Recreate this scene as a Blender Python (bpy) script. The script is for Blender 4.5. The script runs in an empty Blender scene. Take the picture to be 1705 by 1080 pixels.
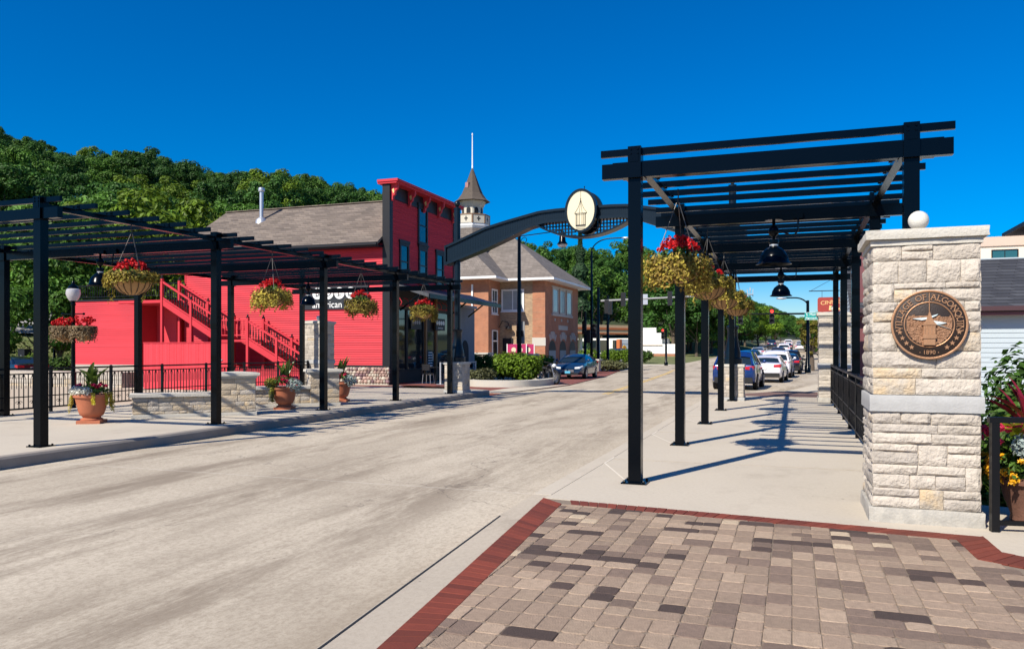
import bpy, bmesh, math, random
from mathutils import Vector, Matrix, noise
R = math.radians
rnd = random.Random(7)
SC = bpy.context.scene
COL = SC.collection

# ------------------------------------------------------------------ camera, sky, sun, exposure
F, PW, PH, CX, CY = 1310.0, 1705.0, 1080.0, 852.5, 581.0
TH = R(19.66)                     # the bridge runs along +Y, this far right of the view axis
CT, ST = math.cos(TH), math.sin(TH)
cam_d = bpy.data.cameras.new('camera')
cam_d.sensor_width = 36.0
cam_d.lens = 36.0 * F / PW
cam_d.shift_y = (CY - PH / 2) / PW
cam_d.clip_start, cam_d.clip_end = 0.1, 6000
cam = bpy.data.objects.new('camera', cam_d)
COL.objects.link(cam)
cam.location = (0, 0, 1.6)
cam.rotation_euler = (R(90), 0, TH)
SC.camera = cam

SUN_EL = R(42.2)
sun_h = Vector((-0.372, -0.928, 0))            # horizontal direction towards the sun
world = bpy.data.worlds.new('World')
SC.world = world
world.use_nodes = True
wn, wl = world.node_tree.nodes, world.node_tree.links
wn.clear()
sky = wn.new('ShaderNodeTexSky')
sky.sky_type = 'NISHITA'
sky.sun_disc = False
sky.sun_elevation = SUN_EL
sky.sun_rotation = math.atan2(sun_h.x, sun_h.y)
sky.altitude = 400
sky.air_density, sky.dust_density, sky.ozone_density = 1.0, 0.7, 6.0
hs = wn.new('ShaderNodeHueSaturation')
hs.inputs['Hue'].default_value = 0.508
hs.inputs['Saturation'].default_value = 1.7
bg = wn.new('ShaderNodeBackground')
bg.inputs['Strength'].default_value = 0.094
wo = wn.new('ShaderNodeOutputWorld')
wl.new(sky.outputs[0], hs.inputs['Color'])
wl.new(hs.outputs[0], bg.inputs[0])
wl.new(bg.outputs[0], wo.inputs[0])

sun_d = bpy.data.lights.new('sun', 'SUN')
sun_d.energy = 5.0
sun_d.angle = R(0.5)
sun_d.color = (1.0, 0.93, 0.80)
sun = bpy.data.objects.new('sun', sun_d)
COL.objects.link(sun)
sv = Vector((sun_h.x * math.cos(SUN_EL), sun_h.y * math.cos(SUN_EL), math.sin(SUN_EL)))
sun.rotation_euler = sv.to_track_quat('Z', 'Y').to_euler()
sun.location = (0, 0, 60)

SC.view_settings.view_transform = 'Standard'
SC.view_settings.look = 'None'
SC.view_settings.exposure = 0.5
SC.view_settings.gamma = 1.0
SC.view_settings.use_curve_mapping = False

# ------------------------------------------------------------------ measuring helpers
def G(px, py, z=0.0):
    """photo pixel -> (X, Y) on the level plane z"""
    d = (1.6 - z) * F / (py - CY)
    u = (px - CX) / F
    return (d * (-ST + u * CT), d * (CT + u * ST))
def D(px, d):
    """photo column and depth -> (X, Y)"""
    u = (px - CX) / F
    return (d * (-ST + u * CT), d * (CT + u * ST))
def ratio(px):
    u = (px - CX) / F
    return (-ST + u * CT) / (CT + u * ST)
def dep(X, Y): return -X * ST + Y * CT
def zat(py, d): return 1.6 + (CY - py) * d / F
def pxof(X, Y): return CX + F * (X * CT + Y * ST) / dep(X, Y)

# ------------------------------------------------------------------ materials
MATS = {}
def mat(name, col, rough=0.6, var=0.0, scale=4.0, bump=0.0, bscale=40.0, metal=0.0, island=0.0, objvar=0.0,
        spec=0.5, stretch=None, col2=None, detail=6.0, transl=0.0, emit=0.0, coat=0.0):
    m = bpy.data.materials.new(name)
    m.use_nodes = True
    n, l = m.node_tree.nodes, m.node_tree.links
    n.clear()
    out = n.new('ShaderNodeOutputMaterial')
    p = n.new('ShaderNodeBsdfPrincipled')
    p.inputs['Roughness'].default_value = rough
    p.inputs['Metallic'].default_value = metal
    p.inputs['Specular IOR Level'].default_value = spec
    if coat: p.inputs['Coat Weight'].default_value = coat; p.inputs['Coat Roughness'].default_value = 0.04
    p.inputs['Base Color'].default_value = (*col, 1)
    tc = n.new('ShaderNodeTexCoord')
    vec = tc.outputs['Object']
    if stretch:
        mp = n.new('ShaderNodeMapping'); mp.inputs['Scale'].default_value = stretch
        l.new(vec, mp.inputs[0]); vec = mp.outputs[0]
    cur = None
    def rgb(c):
        r_ = n.new('ShaderNodeRGB'); r_.outputs[0].default_value = (*c, 1); return r_.outputs[0]
    cur = rgb(col)
    if col2 is not None or var:
        t = n.new('ShaderNodeTexNoise'); t.inputs['Scale'].default_value = scale; t.inputs['Detail'].default_value = detail
        t.inputs['Roughness'].default_value = 0.65
        if objvar or True:
            oi = n.new('ShaderNodeObjectInfo')
            ad = n.new('ShaderNodeVectorMath'); ad.operation = 'MULTIPLY_ADD'
            ad.inputs[1].default_value = (1, 1, 1)
            mul = n.new('ShaderNodeMath'); mul.operation = 'MULTIPLY'; mul.inputs[1].default_value = 37.0 if objvar else 0.0
            l.new(oi.outputs['Random'], mul.inputs[0])
            l.new(vec, ad.inputs[0]); l.new(mul.outputs[0], ad.inputs[2])
            l.new(ad.outputs[0], t.inputs['Vector'])
        if col2 is not None:
            rp = n.new('ShaderNodeValToRGB'); rp.color_ramp.elements[0].position = 0.36; rp.color_ramp.elements[1].position = 0.66
            l.new(t.outputs['Fac'], rp.inputs[0])
            mx = n.new('ShaderNodeMix'); mx.data_type = 'RGBA'
            l.new(rp.outputs[0], mx.inputs['Factor']); l.new(cur, mx.inputs['A']); l.new(rgb(col2), mx.inputs['B'])
            cur = mx.outputs['Result']
        if var:
            cur = vary(n, l, cur, t.outputs['Fac'], var)
    if island:
        ge = n.new('ShaderNodeNewGeometry')
        cur = vary(n, l, cur, ge.outputs['Random Per Island'], island)
    if objvar:
        oi2 = n.new('ShaderNodeObjectInfo')
        cur = vary(n, l, cur, oi2.outputs['Random'], objvar)
    l.new(cur, p.inputs['Base Color'])
    if bump:
        b = n.new('ShaderNodeTexNoise'); b.inputs['Scale'].default_value = bscale; b.inputs['Detail'].default_value = 5
        l.new(vec, b.inputs['Vector'])
        bp = n.new('ShaderNodeBump'); bp.inputs['Strength'].default_value = bump; bp.inputs['Distance'].default_value = 0.02
        l.new(b.outputs['Fac'], bp.inputs['Height']); l.new(bp.outputs[0], p.inputs['Normal'])
    if emit:
        p.inputs['Emission Color'].default_value = (*col, 1); p.inputs['Emission Strength'].default_value = emit
    if transl:
        tr = n.new('ShaderNodeBsdfTranslucent'); l.new(cur, tr.inputs['Color'])
        ms = n.new('ShaderNodeMixShader'); ms.inputs[0].default_value = transl
        l.new(p.outputs[0], ms.inputs[1]); l.new(tr.outputs[0], ms.inputs[2]); l.new(ms.outputs[0], out.inputs[0])
    else:
        l.new(p.outputs[0], out.inputs[0])
    MATS[name] = m
    return m
def vary(n, l, cur, fac, amt):
    mr = n.new('ShaderNodeMapRange')
    mr.inputs['From Min'].default_value = 0.0; mr.inputs['From Max'].default_value = 1.0
    mr.inputs['To Min'].default_value = 1 - amt; mr.inputs['To Max'].default_value = 1 + amt
    l.new(fac, mr.inputs['Value'])
    vm = n.new('ShaderNodeVectorMath'); vm.operation = 'SCALE'
    l.new(cur, vm.inputs[0]); l.new(mr.outputs[0], vm.inputs['Scale'])
    return vm.outputs[0]
def brick_mat(name, c1, c2, mortar, w=0.21, h=0.075, ms=0.012, rough=0.85):
    m = bpy.data.materials.new(name); m.use_nodes = True
    n, l = m.node_tree.nodes, m.node_tree.links
    p = n['Principled BSDF']; p.inputs['Roughness'].default_value = rough
    tc = n.new('ShaderNodeTexCoord'); s = n.new('ShaderNodeSeparateXYZ'); l.new(tc.outputs['Object'], s.inputs[0])
    a = n.new('ShaderNodeMath'); a.operation = 'ADD'; l.new(s.outputs[0], a.inputs[0]); l.new(s.outputs[1], a.inputs[1])
    c = n.new('ShaderNodeCombineXYZ'); l.new(a.outputs[0], c.inputs[0]); l.new(s.outputs[2], c.inputs[1])
    b = n.new('ShaderNodeTexBrick'); l.new(c.outputs[0], b.inputs['Vector'])
    b.inputs['Color1'].default_value = (*c1, 1); b.inputs['Color2'].default_value = (*c2, 1); b.inputs['Mortar'].default_value = (*mortar, 1)
    b.inputs['Scale'].default_value = 1; b.inputs['Brick Width'].default_value = w; b.inputs['Row Height'].default_value = h
    b.inputs['Mortar Size'].default_value = ms
    t = n.new('ShaderNodeTexNoise'); t.inputs['Scale'].default_value = 1.3; t.inputs['Detail'].default_value = 8
    l.new(tc.outputs['Object'], t.inputs['Vector'])
    cur = vary(n, l, b.outputs['Color'], t.outputs['Fac'], 0.35)
    l.new(cur, p.inputs['Base Color'])
    bp = n.new('ShaderNodeBump'); bp.inputs['Strength'].default_value = 0.5; bp.inputs['Distance'].default_value = 0.01; bp.invert = True
    l.new(b.outputs['Fac'], bp.inputs['Height']); l.new(bp.outputs[0], p.inputs['Normal'])
    return m
def shingle_mat(name, c1, c2, w=0.3, h=0.14):
    m = brick_mat(name, c1, c2, tuple(v * 0.55 for v in c1), w, h, 0.012, 0.95)
    return m
def leaf_mat(name, c, island=0.45, objvar=0.2, transl=0.3, rough=0.55):
    return mat(name, c, rough=rough, island=island, objvar=objvar, var=0.5, scale=0.35, detail=2.0, transl=transl, spec=0.25)

# ------------------------------------------------------------------ mesh builder
class MB:
    def __init__(s): s.v, s.f, s.m = [], [], []
    def add(s, vs, fs, mi=0):
        o = len(s.v)
        s.v.extend([tuple(v) for v in vs])
        s.f.extend([tuple(i + o for i in f) for f in fs]); s.m.extend([mi] * len(fs))
        return s
    def box(s, x0, x1, y0, y1, z0, z1, mi=0):
        vs = [(x0,y0,z0),(x1,y0,z0),(x1,y1,z0),(x0,y1,z0),(x0,y0,z1),(x1,y0,z1),(x1,y1,z1),(x0,y1,z1)]
        return s.add(vs, [(0,3,2,1),(4,5,6,7),(0,1,5,4),(1,2,6,5),(2,3,7,6),(3,0,4,7)], mi)
    def fbox(s, fr, s0, s1, z0, z1, d0, d1, mi=0):
        o, u, n = fr
        u = Vector(u).normalized(); n = Vector(n).normalized(); o = Vector(o)
        q = lambda a, z, d: o + u * a + n * d + Vector((0, 0, z))
        vs = [q(s0,z0,d0), q(s1,z0,d0), q(s1,z0,d1), q(s0,z0,d1), q(s0,z1,d0), q(s1,z1,d0), q(s1,z1,d1), q(s0,z1,d1)]
        return s.add(vs, [(0,1,2,3),(4,7,6,5),(0,4,5,1),(1,5,6,2),(2,6,7,3),(3,7,4,0)], mi)
    def bar(s, p, q, w, h=None, mi=0, up=(0,0,1)):
        p, q = Vector(p), Vector(q); h = h or w
        t = (q - p).normalized(); upv = Vector(up)
        if abs(t.dot(upv)) > 0.98: upv = Vector((0, 1, 0))
        a = t.cross(upv).normalized(); b = a.cross(t).normalized()
        vs = []
        for c in (p, q):
            for sa, sb in ((-1,-1),(1,-1),(1,1),(-1,1)): vs.append(c + a * sa * w / 2 + b * sb * h / 2)
        return s.add(vs, [(0,1,2,3),(7,6,5,4),(0,4,5,1),(1,5,6,2),(2,6,7,3),(3,7,4,0)], mi)
    def tube(s, pts, r, n=8, mi=0, caps=True):
        pts = [Vector(p) for p in pts]; rs = r if isinstance(r, (list, tuple)) else [r] * len(pts)
        o = len(s.v); prev = None
        for i, p in enumerate(pts):
            t = (pts[min(i+1, len(pts)-1)] - pts[max(i-1, 0)]).normalized()
            if prev is None:
                a = t.cross(Vector((0,0,1)) if abs(t.z) < 0.95 else Vector((1,0,0))).normalized()
            else:
                a = (prev - t * prev.dot(t)).normalized()
            prev = a; b = t.cross(a)
            for k in range(n):
                an = 2 * math.pi * k / n
                s.v.append(tuple(p + (a * math.cos(an) + b * math.sin(an)) * rs[i]))
        for i in range(len(pts) - 1):
            for k in range(n):
                k2 = (k + 1) % n
                s.f.append((o+i*n+k, o+i*n+k2, o+(i+1)*n+k2, o+(i+1)*n+k)); s.m.append(mi)
        if caps:
            s.f.append(tuple(o + k for k in reversed(range(n)))); s.m.append(mi)
            e = o + (len(pts)-1)*n
            s.f.append(tuple(e + k for k in range(n))); s.m.append(mi)
        return s
    def lathe(s, prof, c=(0,0,0), n=16, mi=0, axis='z', phase=0.0, caps=True):
        o = len(s.v)
        for r, z in prof:
            for k in range(n):
                an = 2*math.pi*k/n + phase
                x, y = r*math.cos(an), r*math.sin(an)
                v = (x, y, z) if axis == 'z' else ((z, x, y) if axis == 'x' else (x, z, y))
                s.v.append((v[0]+c[0], v[1]+c[1], v[2]+c[2]))
        for i in range(len(prof)-1):
            for k in range(n):
                k2 = (k+1) % n
                s.f.append((o+i*n+k, o+i*n+k2, o+(i+1)*n+k2, o+(i+1)*n+k)); s.m.append(mi)
        if caps:
            s.f.append(tuple(o+k for k in reversed(range(n)))); s.m.append(mi)
            e = o+(len(prof)-1)*n
            s.f.append(tuple(e+k for k in range(n))); s.m.append(mi)
        return s
    def prism(s, poly, z0, z1, mi=0):
        n = len(poly)
        vs = [(x, y, z0) for x, y in poly] + [(x, y, z1) for x, y in poly]
        fs = [tuple(reversed(range(n))), tuple(range(n, 2*n))] + [(i, (i+1) % n, n+(i+1) % n, n+i) for i in range(n)]
        return s.add(vs, fs, mi)
    def fprism(s, fr, poly, d0, d1, mi=0):
        """polygon (s, z) in a wall frame extruded along the frame normal"""
        o, u, nn = fr; o = Vector(o); u = Vector(u).normalized(); nn = Vector(nn).normalized()
        n = len(poly)
        vs = [o + u*a + nn*d0 + Vector((0,0,z)) for a, z in poly] + [o + u*a + nn*d1 + Vector((0,0,z)) for a, z in poly]
        fs = [tuple(range(n)), tuple(reversed(range(n, 2*n)))] + [(i, n+i, n+(i+1) % n, (i+1) % n) for i in range(n)]
        return s.add(vs, fs, mi)
    def sheet(s, poly, z, mi=0):
        return s.add([(x, y, z) for x, y in poly], [tuple(range(len(poly)))], mi)
    def ball(s, c, r, n=12, m=8, mi=0, sq=(1,1,1)):
        o = len(s.v)
        for i in range(1, m):
            a = math.pi*i/m
            for k in range(n):
                b = 2*math.pi*k/n
                s.v.append((c[0]+r*sq[0]*math.sin(a)*math.cos(b), c[1]+r*sq[1]*math.sin(a)*math.sin(b), c[2]+r*sq[2]*math.cos(a)))
        t = len(s.v); s.v.append((c[0], c[1], c[2]+r*sq[2])); s.v.append((c[0], c[1], c[2]-r*sq[2]))
        for k in range(n):
            k2 = (k+1) % n
            s.f.append((t, o+k, o+k2)); s.m.append(mi)
            for i in range(m-2):
                s.f.append((o+i*n+k, o+(i+1)*n+k, o+(i+1)*n+k2, o+i*n+k2)); s.m.append(mi)
            s.f.append((t+1, o+(m-2)*n+k2, o+(m-2)*n+k)); s.m.append(mi)
        return s
    def mesh(s, name, mats, smooth=False, off=None, fixn=True):
        me = bpy.data.meshes.new(name)
        vs = s.v if off is None else [(x-off[0], y-off[1], z-off[2]) for x, y, z in s.v]
        me.from_pydata(vs, [], s.f)
        for m in (mats if isinstance(mats, (list, tuple)) else [mats]): me.materials.append(m)
        if any(s.m): me.polygons.foreach_set('material_index', s.m)
        if fixn and len(s.f) < 6000:
            bm = bmesh.new(); bm.from_mesh(me); bmesh.ops.recalc_face_normals(bm, faces=bm.faces); bm.to_mesh(me); bm.free()
        if smooth:
            me.polygons.foreach_set('use_smooth', [True]*len(me.polygons))
            try: me.set_sharp_from_angle(angle=R(smooth if smooth is not True else 40))
            except Exception: pass
        me.update()
        return me
    def build(s, name, mats, parent=None, smooth=False, world=False, fixn=True):
        off = None
        if world and parent is not None:
            r = parent; off = Vector(r.location)
            while r.parent: r = r.parent; off = off + r.location
        return link(name, s.mesh(name, mats, smooth, off, fixn), parent)
def link(name, me, parent=None, loc=None, rot=None, scale=None):
    o = bpy.data.objects.new(name, me); COL.objects.link(o)
    if parent is not None: o.parent = parent
    if loc is not None: o.location = loc
    if rot is not None: o.rotation_euler = rot
    if scale is not None: o.scale = scale
    return o
def tag(o, label=None, cat=None, group=None, kind=None):
    if label: o['label'] = label
    if cat: o['category'] = cat
    if group: o['group'] = group
    if kind: o['kind'] = kind
    return o
def thing(name, label, cat, loc=(0,0,0), rz=0.0, group=None):
    o = bpy.data.objects.new(name, None); COL.objects.link(o)
    o.empty_display_size = 0.2
    o.location = loc; o.rotation_euler = (0, 0, rz)
    return tag(o, label, cat, group)
def kids(o): return [c for c in KIDX.get(o.name, [])]
KIDX = {}
def copy_tree(src, loc=None, rz=None, label=None, scale=None, parent=None):
    c = src.copy(); COL.objects.link(c)
    if parent is not None: c.parent = parent
    if loc is not None: c.location = loc
    if rz is not None: c.rotation_euler = (0, 0, rz)
    if scale is not None: c.scale = scale
    if label: c['label'] = label
    for ch in src.children: copy_tree(ch, parent=c)
    return c

# leaf clouds -------------------------------------------------------------
def leaf(mb, p, nrm, size, mi=0, asp=1.6, rr=rnd):
    n = Vector(nrm)
    if n.length < 1e-4: n = Vector((0,0,1))
    n.normalize()
    a = n.cross(Vector((rr.uniform(-1,1), rr.uniform(-1,1), rr.uniform(-1,1))))
    if a.length < 1e-3: a = n.orthogonal()
    a.normalize(); b = n.cross(a)
    p = Vector(p); l, w = size*asp*0.5, size*0.5
    o = len(mb.v)
    bend = n * size * 0.18
    mb.v.extend([tuple(p - a*l - bend), tuple(p + b*w*0.9), tuple(p + a*l - bend), tuple(p - b*w*0.9)])
    mb.f.append((o, o+1, o+2, o+3)); mb.m.append(mi)
def cloud(mb, c, rad, n, size, mi=0, shell=0.55, rr=rnd, up=0.3, asp=1.6, jit=0.9, lower=-1.0):
    c = Vector(c)
    k = 0
    while k < n:
        d = Vector((rr.gauss(0,1), rr.gauss(0,1), rr.gauss(0,1)))
        if d.length < 1e-3: continue
        d.normalize()
        if d.z < lower: continue
        t = shell + (1-shell)*rr.random()
        p = c + Vector((d.x*rad[0]*t, d.y*rad[1]*t, d.z*rad[2]*t))
        nr = d + Vector((rr.uniform(-1,1), rr.uniform(-1,1), rr.uniform(-1,1)))*jit + Vector((0,0,up))
        leaf(mb, p, nr, size*rr.uniform(0.7,1.3), mi, asp, rr)
        k += 1
# text --------------------------------------------------------------------
TXT = {}
def glyphs(text, size, depth=0.004):
    key = (text, size, depth)
    if key not in TXT:
        cu = bpy.data.curves.new('lettering', 'FONT'); cu.body = text; cu.size = size; cu.extrude = depth/2
        cu.align_x = 'CENTER'; cu.align_y = 'CENTER'; cu.resolution_u = 3
        ob = bpy.data.objects.new('lettering', cu); COL.objects.link(ob)
        dg = bpy.context.evaluated_depsgraph_get()
        me = bpy.data.meshes.new_from_object(ob.evaluated_get(dg))
        TXT[key] = ([tuple(v.co) for v in me.vertices], [tuple(p.vertices) for p in me.polygons])
        bpy.data.objects.remove(ob); bpy.data.curves.remove(cu); bpy.data.meshes.remove(me)
    return TXT[key]
def text_on(mb, fr, text, s, z, size, d, depth=0.006, mi=0, rot=0.0, sx=1.0):
    """text in a wall frame; s, z is its centre, d its distance off the wall"""
    vs, fs = glyphs(text, size, depth)
    o, u, n = fr; o = Vector(o); u = Vector(u).normalized(); n = Vector(n).normalized()
    c, si = math.cos(rot), math.sin(rot)
    out = []
    for x, y, zz in vs:
        x *= sx
        a, b = x*c - y*si, x*si + y*c
        out.append(o + u*(s+a) + Vector((0,0,z+b)) + n*(d+zz))
    mb.add(out, fs, mi)
# ------------------------------------------------------------------ palette
BLACK   = mat('black_paint', (0.0004, 0.0016, 0.0036), 0.20, var=0.15, scale=3, bump=0.03, bscale=60, spec=0.15)
DARKTRIM= mat('charcoal_trim', (0.010, 0.010, 0.013), 0.5, spec=0.3, var=0.2, scale=3)
ARCHP   = mat('arch_skylit_paint', (0.003, 0.009, 0.016), 0.30, var=0.15, scale=3, spec=0.3)  # black paint with the sky's reflection lightened into its colour
RAILBLK = mat('railing_black', (0.003, 0.003, 0.004), 0.4, spec=0.3)
LIME    = mat('limestone', (0.47, 0.415, 0.35), 0.9, var=0.36, scale=9, bump=1.0, bscale=34, objvar=0.10)
LIME_Y  = mat('limestone_ochre', (0.47, 0.415, 0.345), 0.9, var=0.3, scale=6, bump=1.0, bscale=34, objvar=0.10, col2=(0.50,0.375,0.23))
LIME_G  = mat('limestone_grey', (0.39, 0.345, 0.295), 0.9, var=0.36, scale=8, bump=1.0, bscale=34, objvar=0.12)
MORTAR  = mat('mortar', (0.40, 0.35, 0.295), 0.95, var=0.25, scale=12, bump=0.4, bscale=60)
CAPST   = mat('cap_stone', (0.52, 0.485, 0.42), 0.85, var=0.25, scale=7, bump=0.5, bscale=40, col2=(0.42,0.40,0.36))
BASEST  = mat('base_stone', (0.34, 0.32, 0.285), 0.85, var=0.3, scale=9, bump=0.4, bscale=50, col2=(0.40,0.37,0.32))
BANDST  = mat('band_stone', (0.36, 0.355, 0.345), 0.8, var=0.18, scale=8, bump=0.25, bscale=50)
BALLST  = mat('ball_stone', (0.58, 0.55, 0.49), 0.75, var=0.12, scale=10, bump=0.15, bscale=60)
RED     = mat('red_clapboard', (0.58, 0.052, 0.068), 0.62, var=0.16, scale=2.2, objvar=0.07, stretch=(0.3, 0.3, 4), spec=0.12)
REDTRIM = mat('red_trim', (0.51, 0.042, 0.056), 0.55, var=0.12, scale=3, spec=0.12)
SHING   = shingle_mat('brown_shingle', (0.205, 0.165, 0.135), (0.125, 0.10, 0.085), 0.42, 0.13)
SHING_G = shingle_mat('grey_shingle', (0.20, 0.17, 0.148), (0.145, 0.122, 0.105), 0.36, 0.15)
SHING_D = shingle_mat('dark_shingle', (0.030, 0.032, 0.042), (0.055, 0.058, 0.070), 0.5, 0.11)
BRICK_O = brick_mat('orange_brick', (0.43, 0.155, 0.066), (0.34, 0.115, 0.05), (0.33, 0.2, 0.14))
BRICK_T = brick_mat('tan_brick', (0.40, 0.26, 0.14), (0.20, 0.115, 0.065), (0.38, 0.30, 0.21))
WHITE   = mat('white_paint', (0.78, 0.78, 0.76), 0.5, var=0.06)
CREAM   = mat('cream_face', (0.66, 0.585, 0.40), 0.5, var=0.04)
GLASS   = mat('window_glass', (0.012, 0.02, 0.026), 0.04, spec=0.9)
GLASSB  = mat('blind_glass', (0.30, 0.33, 0.33), 0.12, var=0.25, scale=2)
CONC0   = mat('plain_concrete', (0.49, 0.425, 0.345), 0.88, var=0.20, scale=1.1, bump=0.12, bscale=90, col2=(0.45,0.395,0.325))
KERBL   = mat('shaded_stained_kerb', (0.27, 0.235, 0.20), 0.9, var=0.5, scale=1.6, bump=0.3, bscale=60, stretch=(2, 0.6, 1))  # kerb colour darkened for the shade on the roadside face, plus stain blotches
KERB0   = mat('plain_kerb', (0.44, 0.375, 0.30), 0.9, var=0.3, scale=2.2, bump=0.2, bscale=60, stretch=(2, 0.5, 1))
REDBRK  = mat('red_border_brick', (0.155, 0.029, 0.014), 0.85, var=0.3, scale=9, bump=0.25, bscale=80, objvar=0.26)
PAVERS  = [mat('paver_taupe', (0.290, 0.208, 0.148), 0.9, var=0.42, scale=24, bump=0.5, bscale=90, objvar=0.13),
           mat('paver_tan', (0.345, 0.252, 0.178), 0.9, var=0.42, scale=24, bump=0.5, bscale=90, objvar=0.12),
           mat('paver_brown', (0.180, 0.125, 0.093), 0.9, var=0.42, scale=24, bump=0.5, bscale=90, objvar=0.15),
           mat('paver_dark', (0.068, 0.044, 0.035), 0.9, var=0.42, scale=24, bump=0.5, bscale=90, objvar=0.2),
           mat('paver_cream', (0.48, 0.375, 0.26), 0.9, var=0.42, scale=24, bump=0.5, bscale=90, objvar=0.08)]
PALEJ   = mat('pale_joint', (0.62, 0.56, 0.47), 0.9, var=0.3, scale=20)
SAND    = mat('joint_sand', (0.20, 0.155, 0.115), 1.0, var=0.4, scale=30)
TAR     = mat('joint_tar', (0.02, 0.02, 0.02), 0.7)
BRKPAVE = brick_mat('street_brick', (0.22, 0.06, 0.045), (0.16, 0.045, 0.036), (0.16, 0.09, 0.07), 0.2, 0.1, 0.008)
YELLOW  = mat('road_yellow', (0.62, 0.42, 0.13), 0.8, var=0.4, scale=9)
TERRA   = mat('terracotta', (0.40, 0.125, 0.06), 0.7, var=0.22, scale=6, bump=0.1, bscale=40)
COCO    = mat('coco_fibre', (0.40, 0.225, 0.095), 0.95, var=0.3, scale=16, bump=0.6, bscale=60, stretch=(1,1,0.4))
SOIL    = mat('soil', (0.05, 0.035, 0.025), 1.0)
CHAIN   = mat('chain_steel', (0.09, 0.085, 0.08), 0.45, metal=0.6)
MASTGR  = mat('mast_grey_paint', (0.21, 0.215, 0.22), 0.55)
STEEL   = mat('galvanised_steel', (0.55, 0.56, 0.58), 0.4, metal=0.7)
TYRE    = mat('tyre_rubber', (0.012, 0.012, 0.013), 0.85)
RIM     = mat('wheel_rim', (0.40, 0.40, 0.42), 0.3, metal=0.8)
BRONZE_D= mat('dark_bronze', (0.028, 0.018, 0.014), 0.5, var=0.2, scale=20, bump=0.2, bscale=120, metal=0.3)
BRONZE  = mat('copper_bronze', (0.44, 0.235, 0.125), 0.45, var=0.25, scale=22, metal=0.55, bump=0.15, bscale=120)
BRONZE_M= mat('worn_bronze', (0.30, 0.16, 0.09), 0.5, var=0.6, scale=26, metal=0.45, bump=1.0, bscale=70)
RIVERB  = mat('pale_river_enamel', (0.55, 0.66, 0.68), 0.35)
MAROON  = mat('maroon_trim', (0.155, 0.05, 0.055), 0.6, var=0.12, scale=2)
SIDING  = mat('pale_grey_siding', (0.40, 0.455, 0.49), 0.6, var=0.08, scale=2)
STUCCO  = mat('cream_stucco', (0.72, 0.62, 0.50), 0.9, var=0.06, scale=3)
STUCCO_B= mat('tan_stucco', (0.55, 0.42, 0.34), 0.9, var=0.06, scale=3)
GSTUCCO = mat('grey_stucco', (0.25, 0.255, 0.27), 0.9, var=0.15, scale=3)
BARK    = mat('bark', (0.10, 0.075, 0.055), 0.95, var=0.35, scale=6)
GRASS   = mat('lawn', (0.085, 0.12, 0.03), 0.95, var=0.4, scale=0.6, col2=(0.16,0.15,0.06), bump=0.5, bscale=8)
RUBBLE  = mat('bank_gravel', (0.42, 0.35, 0.27), 0.95, var=0.5, scale=2.4, bump=1.0, bscale=5, col2=(0.30,0.25,0.19))
ASPH    = mat('grey_drive', (0.30, 0.29, 0.29), 0.95, var=0.12, scale=3)
FOREST  = mat('forest_floor', (0.025, 0.04, 0.014), 1.0, var=0.5, scale=0.4)
L_DARK  = leaf_mat('leaf_dark', (0.046, 0.118, 0.020))
L_MID   = leaf_mat('leaf_mid', (0.076, 0.165, 0.022))
L_YEL   = leaf_mat('leaf_yellowgreen', (0.135, 0.215, 0.016))
L_CON   = leaf_mat('leaf_conifer', (0.032, 0.070, 0.028))
L_GOLD  = leaf_mat('leaf_golden', (0.16, 0.14, 0.02))
HEDGE   = leaf_mat('hedge_lime', (0.115, 0.19, 0.014), transl=0.35)
HEDGE_D = leaf_mat('hedge_green', (0.06, 0.12, 0.018), transl=0.3)
SEDUM   = leaf_mat('shrub_olive', (0.11, 0.115, 0.05), transl=0.2)
CHART   = leaf_mat('chartreuse_vine', (0.33, 0.27, 0.045), island=0.5, transl=0.3)
OLIVEV  = leaf_mat('olive_vine', (0.20, 0.14, 0.028), island=0.5, transl=0.3)
DRYV    = leaf_mat('dry_vine', (0.15, 0.105, 0.055), island=0.5, transl=0.2)
FRED    = mat('red_petal', (0.60, 0.010, 0.014), 0.5, island=0.35, transl=0.25)
FPINK   = mat('pink_petal', (0.62, 0.03, 0.10), 0.5, island=0.35, transl=0.25)
FYEL    = mat('yellow_petal', (0.78, 0.42, 0.012), 0.5, island=0.3, transl=0.25)
FWHITE  = mat('white_petal', (0.70, 0.68, 0.58), 0.6, island=0.25, transl=0.2)
SILVERL = mat('silver_leaf', (0.30, 0.36, 0.34), 0.7, island=0.3, transl=0.15)
CANNA   = mat('canna_leaf', (0.085, 0.135, 0.022), 0.35, island=0.35, transl=0.35)
CORDY   = mat('burgundy_leaf', (0.22, 0.014, 0.03), 0.4, island=0.4, transl=0.25)
LIMELF  = mat('lime_leaf', (0.40, 0.44, 0.03), 0.45, island=0.25, transl=0.3)
SIGREEN = mat('street_sign_green', (0.0, 0.27, 0.235), 0.4)
SIGNRED = mat('sign_red', (0.30, 0.035, 0.025), 0.5, var=0.1)
SIGGOLD = mat('sign_gold', (0.75, 0.50, 0.20), 0.5)
LAMPRED = mat('red_signal_light', (1.0, 0.05, 0.03), 0.4, emit=1.6)
TAILRED = mat('tail_lamp', (0.45, 0.012, 0.016), 0.15, spec=0.8)
LENS    = mat('clear_lens', (0.65, 0.68, 0.7), 0.1, spec=0.9)
GLOBE   = mat('lamp_globe', (0.62, 0.60, 0.62), 0.15, spec=0.8, transl=0.35)
MAGENTA = mat('poster_magenta', (0.42, 0.02, 0.11), 0.5, var=0.5, scale=3)
SHELLY  = mat('emblem_yellow', (0.85, 0.50, 0.02), 0.5)
SHELLR  = mat('emblem_red', (0.55, 0.02, 0.02), 0.5)
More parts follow.
